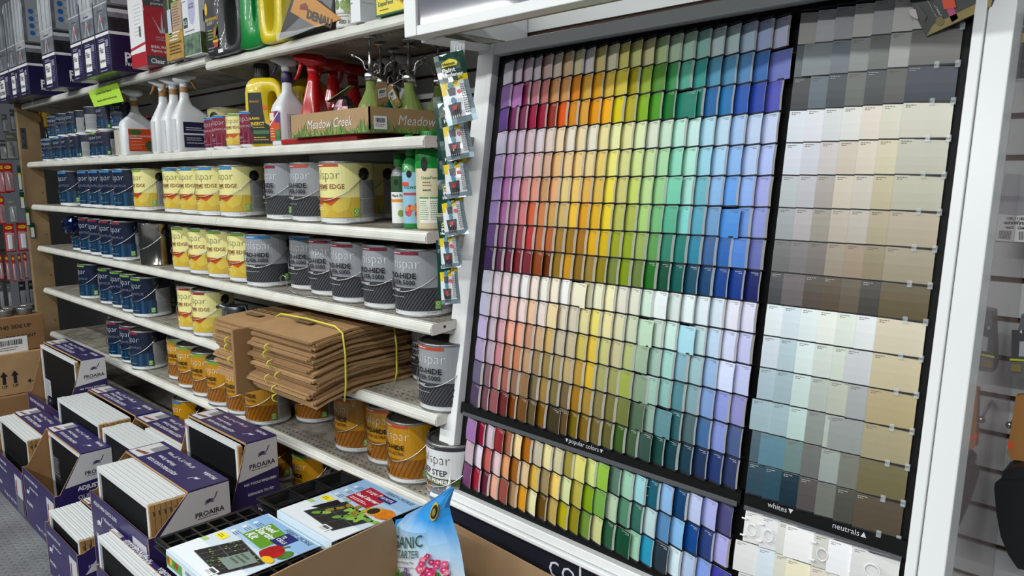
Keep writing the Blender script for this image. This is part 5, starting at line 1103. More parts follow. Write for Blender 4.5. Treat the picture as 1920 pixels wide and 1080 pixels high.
# white can, white box, plant feed box
x = round_at(628, 0, .03, .034); t = thing('spray_can', 'white spray bottle picturing green vegetables on the top shelf', 'spray can', (x, .03, ZR)); m = MB(); m.lathe([(0, 0), (.033, 0), (.034, .004), (.034, .18), (.026, .195), (0, .195)], M('e2e0da', .4), 28); m.build('bottle', t)
m = MB(); f = cyl(.0345, 0, .8); f2 = cyl(.035, 0, .8); A = lambda d: d * TAU * .0345; m.rect(A(-80), A(70), .115, .14, M('cf8a4a', .5), f, .006); m.text('Rose & Flower', PAPER, lambda x, y: cyl(.035, .127, .8)(x, y), width=A(100), step=.006)
for q, (aa, bb) in enumerate(((-10, .06), (18, .068), (-48, .062), (6, .05))): m.flat([(A(aa) + .010 * math.cos(k * PI / 7), bb + .013 * math.sin(k * PI / 7)) for k in range(14)], M(('8aa25a', '7a9450', '6f8a48', '9ab068')[q], .5, noise=.3, scale=70), cyl(.035 + q * .0002, 0, .8), .006)
m.flat([(A(48) + .007 * math.cos(k * PI / 7), .095 + .009 * math.sin(k * PI / 7)) for k in range(14)], M('2a2c2e', .4), f2, .006); m.text('RED 1 L', M('4a4a4a', .5), lambda x, y: cyl(.035, .014, .8)(x, y), width=A(70), bold=.03, step=.006); lines(m, f2, A(-55), A(45), (.10, .036, .028), M('9a9a92', .5), .003); m.build('label', t)
t, w_, F, G = carton('white_bottle', 'plain white square bottle with ribbed side on the top shelf', 658, 676, 42, -.01, .075, .24, 'e6e8ec', 'bottle')
m = MB(); m.rect(-w_ * .1, w_ * .4, .06, .20, M('b8b6a4', .5, noise=.4, scale=80), F); lines(m, F, -w_ * .45, -w_ * .15, [.05 + k * .012 for k in range(10)], M('8a8ab0', .5), .004); 
for k in range(14): m.rect(-.03, .03, .05 + k * .012, .052 + k * .012, M('c3c6cc', .4), G)
m.build('label', t)
t, w_, F, G = carton('plant_feed_box', 'yellow and green plant feed box with flower picture, beside the header sign', 704, 762, 24, -.01, .06, .12, '1f6a3a', 'box')
m = MB(); a = w_ / 2 - .001; m.rect(-a * .92, a, .004, .055, M('e6cf20', .4), F); F2 = lift(F, .0005); m.text('LiquaFeed', M('24452a', .4), lambda x, y: F2(x - a * .30, y + .028), width=a * 1.0, bold=.02); m.rect(-a * .9, -a * .6, .05, .085, M('4a8ac0', .5), F2); m.flat([(-a * .32 + .010 * math.cos(k * PI / 8), .068 + .012 * math.sin(k * PI / 8)) for k in range(16)], M('161814', .4), F2); m.rect(a * .0, a * .35, .066, .10, M('f0502c', .5), F2)
for k in range(16): rr = random.Random(k); m.flat([(a * rr.uniform(.5, .95) + .007 * math.cos(q * PI / 5), rr.uniform(.02, .1) + .007 * math.sin(q * PI / 5)) for q in range(10)], M(rr.choice(('c04a4a', 'd86a5a', 'b05a80', 'e0a040')), .5), lift(F, .0007 + k * .0001))
lines(m, F2, -a * .7, a * .1, (.012,), M('4a6a2a', .5), .003); m.build('printed_front', t)
# ================================================================ clip strip of paint hardener pouches at the shelf end
t = thing('clip_strip', 'clear plastic clip strip holding the paint hardener pouches', 'strip', (0, 0, 0)); m = MB(); A_, B_ = on_y(858, 76, .0), on_y(842, 560, .0)
dx = Vector((.86, .5, 0)); m.add([A_ - dx * .018, A_ + dx * .018, B_ + dx * .018, B_ - dx * .018] + [p + Vector((.0004, .0008, 0)) for p in (A_ - dx * .018, A_ + dx * .018, B_ + dx * .018, B_ - dx * .018)], [(0, 3, 2, 1), (4, 5, 6, 7), (0, 1, 5, 4), (2, 3, 7, 6), (1, 2, 6, 5), (3, 0, 4, 7)], glass('e6eaee', .1, .35)); m.build('strip', t)
m = MB()
for k in (-.006, .001, .008): P_ = A_ + dx * k; m.tube([P_ + Vector((0, -.002, -.012)), P_ + Vector((.001, -.004, -.03)), P_ + Vector((.001, -.003, -.045))], .0012, glass('f4f6f8', .05, .6), 5)
m.build('hook_tabs', t)
GRN = M('0c3a30', .22, coat=.6); PW = M('dfe2e6', .2, coat=.6); PYL = M('d9bf1c', .3); FOIL = M('9fb4bf', .18, .5)
def pouch(label, u0, v0, u1, v1, yy, wid, full=True, back=False):
    """u0,v0 top middle and u1,v1 bottom middle in the photograph; hangs at depth yy"""
    a, b_ = on_y(u0, v0, yy), on_y(u1, v1, yy - .004); up = (a - b_); L = up.length; up.normalize(); side = Vector((.80, .60, 0)); side = (side - up * side.dot(up)).normalized(); n = side.cross(up).normalized()
    if n.y > 0: n = -n
    o_ = (a + b_) / 2; t = thing('hardener_pouch', label, 'pouch', o_, group='paint hardener pouches on the clip strip'); rr = random.Random(int(v0 * 3 + u0))
    NX, NY = 6, 12
    def P(i, j, s):
        x, y = -1 + 2 * i / NX, -1 + 2 * j / NY; d = .008 * (1 - x * x) * (1 - y ** 4) + .0015 * math.sin(x * 5 + y * 7 + v0) * (1 - abs(x))
        return side * (x * wid / 2 * (1 - .04 * math.cos(y * 3))) + up * (y * L / 2) + n * (d * s)
    m = MB(); vs = []; 
    for j in range(NY + 1):
        for i in range(NX + 1): vs.append(P(i, j, 1))
    W1 = NX + 1
    for j in range(NY):
        for i in range(NX):
            q = (j * W1 + i, j * W1 + i + 1, (j + 1) * W1 + i + 1, (j + 1) * W1 + i); d = j + .5 - (i - NX / 2) * .28
            m.add([vs[k] for k in q], [(0, 1, 2, 3)], (FOIL if (j < 1 or i == NX - 1 and j < 7) else PW if d < 6.3 else PYL if d < 7.4 else GRN) if not back else GRN, True)
    vb = [P(i, j, -.8) for j in range(NY + 1) for i in range(NX + 1)]; m.add(vb, [(j * W1 + i, (j + 1) * W1 + i, (j + 1) * W1 + i + 1, j * W1 + i + 1) for j in range(NY) for i in range(NX)], GRN if back else FOIL, True); m.build('pouch_body', t)
    if not back:
        def F(x, y, e=.0012):
            X, Y_ = x / (wid / 2), y / (L / 2); d = .008 * (1 - X * X) * (1 - Y_ ** 4) + .0015 * math.sin(X * 5 + Y_ * 7 + v0) * (1 - abs(X)); return side * x + up * y + n * (d + e)
        k = wid / .075; h = L / 2; m = MB()
        m.flat([(-.022 * k, h * .60), (.016 * k, h * .60), (.020 * k, h * .68), (.016 * k, h * .74), (0, h * .83), (-.02 * k, h * .74)], M('d8c81c', .35), F, .008); m.text('Homax', INK, lambda x, y: F(x - .003 * k, y + h * .675, .0018), width=.032 * k, bold=.04); m.text('Paint', PAPER, lambda x, y: F(x - .006 * k, y + h * .49, .0016), width=.034 * k, bold=.03); m.text('Hardener', PAPER, lambda x, y: F(x, y + h * .345, .0016), width=.056 * k, bold=.03)
        m.text('FAST SOLIDIFIER', INK, lambda x, y: F(x * .92 - y * .4 + .004 * k, y * .92 + x * .42 + h * .14, .0018), width=.045 * k, bold=.02)
        for y in (-.08, -.52):
            big = y < -.3; s = 1.7 if big else 1; cx = -.010 * k; m.flat([(cx - .008 * s * k, h * y - .012 * s), (cx + .008 * s * k, h * y - .012 * s), (cx + .010 * s * k, h * y + .006), (cx - .010 * s * k, h * y + .006)], M('4a4c50', .4), F, .008); m.flat([(cx + .0065 * k * math.cos(q * PI / 7), h * y + .013 + .008 * math.sin(q * PI / 7)) for q in range(14)], M('4c86a4', .4), lambda x, y2: F(x, y2, .0020)); 
            if big: m.flat([(cx - .008 * k, h * y), (cx + .008 * k, h * y), (cx + .003 * k, h * y - .010), (cx - .003 * k, h * y - .010)], M('c02a2c', .4), lambda x, y2: F(x, y2, .0023)); [m.rect(cx + (q - 2.5) * .0055 * k, cx + (q - 2.1) * .0055 * k, h * y - .028, h * y - .010, M('1c1c1e', .4), lambda x, y2: F(x, y2, .0020)) for q in range(5)]
            else: m.flat([(.008 * k + .005 * math.cos(q * PI / 6), h * y - .006 + .005 * math.sin(q * PI / 6)) for q in range(12)], M('d85a6a', .4), F); m.flat([(.003 * k + .004 * math.cos(q * PI / 6), h * y + .018 + .004 * math.sin(q * PI / 6)) for q in range(12)], M('b8b03a', .4), F)
        lines(m, lambda x, y: F(x, y, .0018), .014 * k, .032 * k, [h * (.02 - q * .065) for q in range(13)], M('4a4c50', .6), .0022, int(v0)); m.build('print', t)
    return t
pouch('topmost paint hardener pouch, full front showing with red price sticker', 840, 100, 868, 230, -.020, .072)
t = C.objects['hardener_pouch']; m = MB(); nrm = Vector((.55, -.8, 0)); 
pouch('second paint hardener pouch, just below the topmost one', 846, 190, 864, 298, -.010, .066); pouch('third paint hardener pouch from the top', 848, 262, 862, 370, -.004, .062); pouch('fourth paint hardener pouch from the top', 842, 335, 857, 441, -.004, .058)
pouch('fifth paint hardener pouch from the top', 838, 405, 848, 502, -.004, .052); pouch('lowest paint hardener pouch, beside the display frame', 838, 466, 846, 570, -.004, .048)
pouch('dark green back of a hardener pouch peeping out behind the topmost', 834, 180, 845, 300, .012, .060, back=True); pouch('dark green pouch back beside the third pouch', 836, 290, 838, 400, .014, .046, back=True); pouch('dark green pouch back beside the lowest pouch', 832, 450, 836, 560, .014, .040, back=True)
# ================================================================ window screens in their purple floor cartons
ALU = M('d3d6d6', .4); MESHM = M('08090c', .7, spec=.2); WOODC = M('a9824f', .75, noise=.2, scale=20)
def screen(t0, label, x0, L, y, h, zb, lean, grp):
    """one adjustable screen standing on edge; leans back by lean at the top"""
    t = thing('window_screen', label, 'window screen', (x0, y, zb), 0, grp); t.rotation_euler = (-lean, 0, 0); th = .0155
    m = MB(); m.box(.012, L - .012, .006, .010, .012, h - .012, MESHM); m.build('mesh', t)
    m = MB()
    for za, zz in ((0, .016), (h - .016, h)): m.box(0, L, 0, th, za, zz, ALU)
    m.box(0, .016, 0, th, .016, h - .016, ALU); m.box(L - .016, L, .001, th - .001, .016, h - .016, ALU)
    m.box(.004, L, th * .45, th * .52, h, h + .0012, M('9aa0a0', .4)); m.build('frame', t)
    m = MB(); m.box(L, L + .010, .0005, th - .0005, 0, h - .003, WOODC); m.build('end_strip', t, 'brown fibreboard end strip')
    m = MB(); m.tube([(L + .011, th * .3, h - .022), (L + .0115, th * .75, h - .024), (L + .0115, th * .75, h - .036)], .0016, M('6a6c6e', .4, .8), 5); m.build('corner_clip', t)
def bird(m, F, x, y, s, mat, flip=1):
    """the swooping bird mark: three wing waves, neck and crest"""
    for k in range(3): o = -k * .16; m.flat([(x + flip * s * a, y + s * (b + o)) for a, b in ((-.9, -.05), (-.55, .18), (-.15, .30), (.25, .16), (.42, .20), (.22, .06), (-.15, .16), (-.55, .05))], mat, F)
    m.flat([(x + flip * s * a, y + s * b) for a, b in ((.25, .10), (.48, .16), (.66, .45), (.72, .72), (.98, .90), (.70, .84), (.60, .74), (.54, .48), (.40, .26))], mat, F)
WHT = M('c9c7c9', .4); PW2 = M('d9d8de', .45)
def shipper(name_words, x0, x1, yf, yh, yb, zt, low, size_txt, sx=0):
    """carton tray: low front, diagonal cut ends, hood strip along the back"""
    L = x1 - x0; t = thing('screen_carton', f'purple and white window screen carton, {name_words}', 'carton', (x0, 0, 0), 0, 'window screen cartons')
    k = .0035
    def end(x, flip, part, lab=None):
        prof = [(yf, .003), (yb, .003), (yb, zt), (yh, zt), (yf + .02, low), (yf, low)]
        m = MB(); n = len(prof); a, b_ = (x, x + k)
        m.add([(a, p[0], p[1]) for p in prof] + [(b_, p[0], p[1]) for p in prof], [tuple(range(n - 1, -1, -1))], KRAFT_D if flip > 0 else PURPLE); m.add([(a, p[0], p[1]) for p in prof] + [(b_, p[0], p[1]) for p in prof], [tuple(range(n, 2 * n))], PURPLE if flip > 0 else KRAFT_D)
        m.add([(a, p[0], p[1]) for p in prof] + [(b_, p[0], p[1]) for p in prof], [(i, (i + 1) % n, n + (i + 1) % n, n + i) for i in range(n)], KRAFT)
        if flip > 0:
            F = plane((b_ + .0004, (yh + yb) / 2, 0), (0, 1, 0), (0, 0, 1)); F2 = lift(F, .0005); W_ = yb - yh; zs = zt - .112; ya = yh - (yh - yf - .02) * min(1, .112 / max(zt - low, .05))
            ym = (yh + yb) / 2; m.flat([(ya - ym, zs - .012), (W_ / 2 - .001, zs + .006), (W_ / 2 - .001, zt - .001), (-W_ / 2 + .001, zt - .001)], WHT, F)
            bird(m, F2, .004, zt - .046, .026, PURPLE); m.text('PROAIRA', INK, lambda x, y: F2(x - .002, y + zt - .082), width=.092, bold=.02); lines(m, F2, -.042, .045, (zt - .096,), M('55525e', .5), .0022)
            ty = zs - .028; sh = lambda d: lambda x, y: F2(x - .012, y + d)
            if zt > .5: m.text('NO TOOLS REQUIRED', PW2, sh(ty), width=.115, bold=.03); m.text('EXPANDS TO FIT', PW2, sh(ty - .035), width=.092, bold=.03); ty -= .10
            m.text('ADJUSTABLE', PW2, sh(ty), width=.135, bold=.04); m.text('QUICK SLIDE', PW2, sh(ty - .035), width=.135)
            m.text('Window Screen', PW2, sh(ty - .068), width=.115, bold=.02)
            if zt < .3: m.text(size_txt, PW2, lambda x, y: F2(x - .03, y + .15), width=.18, bold=.02); m.text('FREE UP', PW2, lambda x, y: F2(x - .03, y + .12), width=.08, bold=.02); barcode(m, F2, -.04, .06, .10, .05, 4)
        m.build(part, t, lab)
    end(0, -1, 'end_panel', 'plain kraft inside of the left end panel'); end(L - k, 1, 'end_panel')
    m = MB(); m.box(k, L - k, yb - k, yb, .003, zt, PURPLE); m.build('back_panel', t)
    m = MB(); m.box(k, L - k, yf + k, yb - k, .003, .006, KRAFT); m.build('carton_floor', t)
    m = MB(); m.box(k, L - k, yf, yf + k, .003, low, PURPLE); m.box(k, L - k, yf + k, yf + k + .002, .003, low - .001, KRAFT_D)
    F = plane((L / 2, yf - .0004, 0), (1, 0, 0), (0, 0, 1)); F2 = lift(F, .0005); zz = low - .03
    m.text('ADJUSTABLE QUICK SLIDE', PW2, lambda x, y: F2(x - L * .22, y + zz), width=L * .42, bold=.015); m.text('Window Screen', PW2, lambda x, y: F2(x - L * .14, y + zz - .032), width=L * .24, bold=.01)
    if low > .12: bird(m, F2, -L * .34, zz - .062, .034, PW2); m.text('PROAIRA', PW2, lambda x, y: F2(x - L * .33, y + zz - .115), width=L * .19, bold=.02)
    m.rect(L * .25, L * .47, .012, low - .03, M('b9b9c0', .5), F2); F3 = lift(F, .001); m.rect(L * .25, L * .47, .012, low * .42, M('5a5a66', .5), F3); m.flat([(L * .265, low * .45), (L * .30, low * .4), (L * .31, low - .05), (L * .28, low - .06)], M('7a3a2a', .5), F3)
    m.text(size_txt, PW2, lambda x, y: F2(x + L * .02, y + .035), width=L * .40, bold=.01); m.build('front_panel', t)
    m = MB(); m.box(0, L, yh, yb, zt, zt + k, PURPLE); m.box(0, L, yh - .0005, yh + .001, zt - .004, zt + k, KRAFT)
    yc = (yh + yb) / 2; W_ = yb - yh; F = plane((L / 2, yc, zt + k + .0004), (-1, 0, 0), (0, -1, 0)); F2 = lift(F, .0005)      # reads from the far side
    m.rect(L * .31, L * .485, -W_ * .38, W_ * .44, M('c9c9cb', .45), F); m.rect(L * .31, L * .40, -W_ * .38, W_ * .02, M('808284', .5), F2)
    m.flat([(L * .30 + .01, W_ * .12), (L * .46, W_ * .24), (L * .455, W_ * .32), (L * .33, W_ * .26)], M('7c4436', .6, noise=.4, scale=90), F2)
    k_ = 1.0; m.text('ADJUSTABLE QUICK SLIDE', PW2, lambda x, y: F2(x + L * .03, y + W_ * .26), width=L * .44, bold=.02); m.text('Window Screen', PW2, lambda x, y: F2(x + L * .10, y + W_ * .04), width=L * .26, bold=.015); m.text(size_txt, PW2, lambda x, y: F2(x + L * .04, y - W_ * .24), width=L * .40, bold=.015)
    bird(m, F2, -L * .33, W_ * .02, .022, PW2); m.text('PROAIRA', PW2, lambda x, y: F2(x - L * .36, y - W_ * .28), width=L * .16, bold=.02); m.build('hood', t)
    return t
def screens(n, x0, L, ys, h, zb, words, lean=0.0, dy=.0195, jit=.006, seed=0):
    rr = random.Random(seed)
    for i in range(n):
        w_ = 'frontmost' if i == 0 else 'rearmost' if i == n - 1 else f'{ORD[i + 1]} from the front'
        lab = f'white framed window screen, {w_} {words}' if n > 1 else f'black mesh window screen {words}'
        screen(None, lab, x0 + (rr.uniform(-jit, jit) if i else 0), L, ys + i * dy, h, zb, lean, 'window screens ' + words)
# A tall far-left carton, B and E beside it, G tall at the right, C D in the front row, H front centre, I J lowest
shipper('tall one at far left beside the paint cartons', -3.03, -2.42, -.262, -.163, -.055, .615, .365, '24" High x 21" to 37" Wide')
screens(1, -3.015, .57, -.185, .60, .008, 'alone in the tall far-left carton')
shipper('behind the long row of white screens', -2.41, -1.80, -.30, -.145, -.045, .47, .26, '18" High x 21" to 37" Wide')
screens(7, -2.395, .565, -.285, .455, .008, 'of the left back stack', 0, .0185, .004, 1)
shipper('middle of the back row, screens sticking out', -1.785, -1.20, -.305, -.155, -.035, .47, .26, '18" High x 21" to 37" Wide')
screens(6, -1.77, .40, -.29, .455, .008, 'of the middle back stack', 0, .0185, .003, 2); screens(2, -1.61, .392, -.178, .462, .008, 'of the pair beside the tall right carton', 0, .0185, .0, 3)
shipper('tallest, NO TOOLS REQUIRED on its end', -1.185, -.745, -.25, -.17, -.06, .615, .42, '24" High x 21" to 37" Wide')
screens(1, -1.175, .405, -.19, .60, .008, 'alone in the tall right-hand carton')
shipper('leftmost of the front row', -2.69, -2.17, -.505, -.405, -.295, .355, .215, '15" High x 17" to 27" Wide')
screens(4, -2.675, .485, -.468, .345, .008, 'of the front left stack', 0, .0165, .003, 4)
shipper('nearly empty, kraft inside showing', -2.15, -1.69, -.505, -.40, -.285, .40, .255, '15" High x 17" to 27" Wide')
screens(1, -2.135, .425, -.398, .385, .008, 'alone in the nearly empty front carton')
shipper('front centre, ADJUSTABLE on its white end', -1.215, -.70, -.51, -.385, -.255, .53, .425, '18" High x 21" to 37" Wide')
screens(7, -1.16, .44, -.497, .515, .008, 'of the front centre stack', 0, .0162, .004, 5)
shipper('lowest in front on the aisle', -1.60, -1.225, -.565, -.435, -.39, .25, .205, '10" High x 21" to 37" Wide')
screens(6, -1.585, .345, -.552, .243, .008, 'of the low aisle stack', 0, .0185, .003, 6)
shipper('low one cut off by the bottom of the photo', -.975, -.50, -.578, -.530, -.515, .37, .27, '10" High x 21" to 37" Wide')
screens(3, -.96, .43, -.571, .362, .008, 'of the low stack at the photo bottom', 0, .0172, .003, 7)
for o in [o for o in C.objects if o.name.startswith('window_screen') and 'alone in the' in o.get('label', '')]:
    m = MB(); F = plane((.055, .0055, .36 if 'tall' in o['label'] else .22), (1, 0, 0), (0, 0, 1)); m.rect(-.035, .05, -.04, .06, M('2a2d36' if 'right' in o['label'] or 'nearly' in o['label'] else 'b9bcc4', .5), F); F2 = lift(F, .0005); lines(m, F2, -.03, .045, [.05 - k * .012 for k in range(7)], M('7c8088', .5), .004)
    if 'far-left' in o['label']: m.rect(-.02, .05, -.09, -.03, PURPLE, F); bird(m, lift(F, .0006), .012, -.058, .014, PW2)
    m.build('sticker', o, 'printed paper sticker on the mesh')
    m = MB(); F = plane((.008, -.0006, .58 if 'tall' in o['label'] else .36), (1, 0, 0), (0, 0, 1)); m.rect(-.006, .006, -.008, .008, M('f0503c', .5), F); m.build('price_dot', o)
# ================================================================ paint cartons at far left
def kraft_box(label, x0, x1, y0, y1, z0, z1, rz=0, deco=None, parts=None):
    t = thing('cardboard_carton', label, 'carton', ((x0 + x1) / 2, (y0 + y1) / 2, z0), rz, 'cardboard cartons'); hx, hy, h = (x1 - x0) / 2, (y1 - y0) / 2, z1 - z0
    m = MB(); m.bbox(-hx, hx, -hy, hy, 0, h, KRAFT_D if not parts else KRAFT, .003); m.build('carton_body', t)
    if deco: m = MB(); deco(m, plane((hx + .0006, 0, 0), (0, 1, 0), (0, 0, 1)), hy, h); m.build('print', t)
    return t
def d1(m, F, a, h): m.text('THIS SIDE UP', INK, lambda x, y: F(x + .0, y + h * .72), width=.16, bold=.02); m.text('CONTAINS PAINT', INK, lambda x, y: F(x - .0, y + h * .42), width=.20, bold=.02); barcode(m, lift(F, .0006), -.03, h * .2, .17, .085, 7); m.rect(-a, a, h * .52, h * .527, M('6a4c30', .8), F)
def d2(m, F, a, h):
    for x in (-.065, -.015): m.rect(x - .008, x + .008, .06, .105, INK, F); m.flat([(x - .018, .103), (x + .018, .103), (x, .13)], INK, F); m.text('UP', INK, lambda p, q: F(p + x, q + .047), width=.026, bold=.02)
    m.text('4-1 GAL', INK, lambda x, y: F(x + .10, y + .06), width=.12, bold=.02)
x_ = -3.12
b1 = kraft_box('brown carton marked THIS SIDE UP with small cans on top', -3.42, -3.13, -.42, -.135, .568, .755, .06, d1); b2 = kraft_box('brown carton with two UP arrows under the THIS SIDE UP carton', -3.44, -3.10, -.44, -.12, .345, .565, .0, d2, 1)
b3 = kraft_box('lowest brown carton of the far-left stack', -3.46, -3.07, -.47, -.115, .002, .343, -.04, None)
b4 = kraft_box('crumpled brown carton on the floor left of the screen cartons', -3.42, -3.06, -.88, -.50, .002, .17, .2, None)
for i in range(7):
    t = thing('small_paint_can', ['nearest left', 'nearest middle', 'nearest right', 'second row left', 'second row right', 'back left', 'back right'][i] + ' small silver-lidded can on the THIS SIDE UP carton', 'can', (-3.20 - .075 * (i // 3 + (i > 4) * .6), -.38 + .09 * (i % 3) + .04 * (i // 3), .7555), 0, 'small cans on the carton')
    m = MB(); m.lathe([(0, 0), (.036, 0), (.037, .003), (.037, .03)], M('8a8c8e', .35, .8), 24); m.build('can_body', t); m = MB(); m.lathe([(.037, .03), (.038, .034), (.036, .036), (.034, .031), (.028, .031), (.026, .033), (0, .033)], M('c2c4c4', .2, .9), 24); m.build('lid', t)
# ================================================================ end fixture with hanging packages at far left
PX_ = -4.0
t = thing('peg_fixture', 'grey peg panel fixture with hook rails at the far left', 'fixture', (PX_, -.5, 0)); m = MB(); m.box(-.02, 0, -1.0, .42, .0, 2.4, M('343536', .6)); m.build('panel', t)
for v in (365, 475, 525, 300):
    z = on_x(20, v, PX_ + .14).z + .02; m = MB(); m.box(.0, .012, -1.0, .42, z - .004, z + .004, STEEL); 
    m.build('hook_rail', t)
    for k in range(9): m = MB(); y = -.55 + k * .095; m.tube([(.0, y, z), (.20, y, z + .004), (.21, y, z + .014)], .0028, STEEL, 6); m.build('peg_hook', t)
CARD = M('a3141c', .4); CLRP = glass('dfe4e8', .12, .14)
def pack(label, u0, u1, v0, v1, xx, card, prod, prodcol, lab, grp='hanging packages at far left', flip=0):
    a = on_x(u0, v0, xx); b_ = on_x(u1, v1, xx); w_ = abs(b_.y - a.y); h = a.z - b_.z; t = thing('hanging_package', label, 'package', (xx, (a.y + b_.y) / 2, b_.z), 0, grp)
    m = MB(); m.bbox(-.001, .001, -w_ / 2, w_ / 2, 0, h, M(card, .4), .0006); m.build('backing_card', t)
    F = plane((.0016, 0, 0), (0, 1, 0), (0, 0, 1)); F2 = lift(F, .0004)
    m = MB()
    if lab: m.flat([(w_ * .34 * math.cos(k * PI / 8), h * .86 + h * .06 * math.sin(k * PI / 8)) for k in range(16)], M('e0b81c', .4), F); lines(m, F2, -w_ * .25, w_ * .25, (h * .855,), INK, h * .02); lines(m, F, -w_ * .38, w_ * .38, (h * .70, h * .66), M('d8c0c0', .5), h * .012)
    else: lines(m, F, -w_ * .38, w_ * .3, (h * .86, h * .82, h * .1), M('a8acb0', .5), h * .02)
    m.build('card_print', t)
    m = MB()
    if prod == 'strip': m.bbox(.002, .014, -w_ * .22, w_ * .22, h * .10, h * .62, M(prodcol, .35), .0055)
    elif prod == 'tool': m.tube([(.008, -w_ * .1, h * .65), (.010, 0, h * .4), (.010, w_ * .12, h * .12)], w_ * .09, M(prodcol, .3, .3), 8, rs=[w_ * .07, w_ * .12, w_ * .08])
    else: m.loft([[(.004 + .010 * math.sin(j * PI / 4), y * w_ * .34 * (1 - .1 * j), h * (.10 + .13 * j)) for y in (-1, -.4, .4, 1)] + [(.003, y * w_ * .34 * (1 - .1 * j), h * (.10 + .13 * j)) for y in (1, .4, -.4, -1)] for j in range(5)], M(prodcol, .3), smooth=False)
    m.build('product', t)
    m = MB(); m.bbox(.002, .018, -w_ * .42, w_ * .42, h * .05, h * .68, CLRP, .006); m.build('bubble', t)
for i, (u0, u1, v0, v1, dx, c, p, pc, l, wd) in enumerate([
    (-4, 25, 262, 300, .10, '3a3c3e', 'tool', '8a8c90', 0, 'dark card with grey tool, top row at left'), (8, 36, 248, 300, .14, '55584e', 'tool', '1a1a1c', 0, 'grey-green card with black cable loop, top row'),
    (-8, 20, 306, 362, .12, 'a3141c', 'tool', 'a9abb0', 1, 'red card with pale tool, second row left edge'), (4, 28, 306, 360, .15, '9a1a20', 'tool', 'b4b6ba', 1, 'red topped card with silver tool, second row'),
    (-6, 12, 368, 420, .12, 'a3141c', 'tool', '3a3c40', 1, 'red card partly cut off, third row'), (14, 34, 372, 418, .14, '6a6c6c', 'tool', 'c8cccf', 0, 'clear pack with steel tool, third row'),
    (5, 31, 420, 472, .13, 'a3141c', 'strip', 'dfe0e2', 1, 'red card holding a long white adhesive strip, left one'), (29, 57, 418, 470, .13, 'a3141c', 'strip', 'dfe0e2', 1, 'red card holding a long white adhesive strip, right one'),
    (50, 64, 430, 466, .05, '8a1018', 'blister', '8a1018', 0, 'dark red package edge right of the white strip packs'),
    (-6, 8, 478, 524, .12, 'a3141c', 'tool', 'd8d8da', 1, 'red card at left edge, fourth row'), (8, 20, 478, 526, .14, '9c1820', 'tool', 'd0d2d4', 1, 'red narrow card, second in the fourth row'), (20, 32, 478, 528, .15, 'a3141c', 'tool', 'd6d8da', 1, 'red narrow card, third in the fourth row'),
    (32, 43, 476, 526, .13, '96161c', 'tool', 'b8bac0', 1, 'red narrow card, fourth in the fourth row'), (42, 54, 474, 522, .13, 'a3141c', 'tool', '8c8e94', 1, 'red narrow card, fifth in the fourth row'), (54, 64, 476, 518, .10, '8e141a', 'tool', '5a5c60', 1, 'red narrow card at the right of the fourth row'),
    (-4, 10, 530, 580, .12, '4a4c4e', 'blister', '7a7c80', 0, 'grey blister pack, lowest row left'), (12, 24, 532, 578, .13, '54565a', 'blister', '8a8c90', 0, 'grey blister pack, lowest row second'), (34, 52, 528, 578, .13, '1c1c1e', 'blister', '5a5c60', 0, 'black topped blister pack, lowest row third'), (52, 68, 526, 576, .12, '202022', 'blister', '3a3c40', 0, 'black topped blister pack, lowest row right'),
    (2, 16, 214, 248, .10, '46484a', 'tool', '6a6c70', 0, 'dim grey pack above the top rail, left'), (17, 30, 205, 245, .10, '3e4042', 'tool', '7a7c80', 0, 'dim grey pack above the top rail, right')]):
    pack(f'hanging package, {wd}', u0, u1, v0, v1, PX_ + dx, c, p, pc, l)
for i, (u, v0, v1) in enumerate(((36, 310, 358), (41, 360, 392), (51, 388, 424), (60, 418, 446))):
    a, b_ = on_x(u - 5, v0, -3.668), on_x(u + 7, v1, -3.668); t = thing('clip_strip_pouch', ['topmost', 'second', 'third', 'lowest'][i] + ' green and white pouch hanging left of the timber post', 'pouch', (-3.668, (a.y + b_.y) / 2, b_.z), 0, 'pouches beside the timber post'); w_, h = abs(b_.y - a.y), a.z - b_.z
    m = MB(); m.bbox(-.003, .003, -w_ / 2, w_ / 2, 0, h, GRN, .002); m.build('pouch_body', t); m = MB(); F = plane((.0036, 0, 0), (0, 1, 0), (0, 0, 1)); m.rect(-w_ * .4, w_ * .3, h * .06, h * .62, M('cfd2cf', .4), F); m.rect(-w_ * .4, w_ * .3, h * .62, h * .70, PYL, F); lines(m, lift(F, .0004), -w_ * .3, w_ * .2, [h * (.12 + .08 * k) for k in range(6)], M('6a6c6a', .5), h * .02); m.build('print', t)
# yellow caulking tools seen through the gap at the far left of the second shelf
for i, (u, v, wd) in enumerate(((70, 222, 'left'), (88, 226, 'right'))):
    p = on_y(u, v, .44); t = thing('caulk_gun', f'yellow tool hanging beyond the second shelf, {wd} one', 'tool', p, 0, 'yellow tools beyond the shelf'); m = MB(); m.bbox(-.05, .05, -.02, .02, .02, .09, M('d8a814', .4), .01); m.bbox(-.02, .03, -.02, .02, -.05, .03, M('d8a814', .4), .008); m.build('tool_body', t)
    m = MB(); [m.tube([(dx, 0, -.03), (dx + .01, 0, -.20)], .006, STEEL, 6) for dx in (-.045,)]; m.build('rod', t); m = MB(); m.tube([(0, -.06, .10), (0, .06, .105)], .004, STEEL, 6); m.tube([(0, 0, .085), (0, 0, .104)], .006, STEEL, 6); m.build('hook', t); m = MB(); m.tube([(.035, 0, -.03), (.03, 0, -.20)], .006, STEEL, 6); m.build('rod', t)
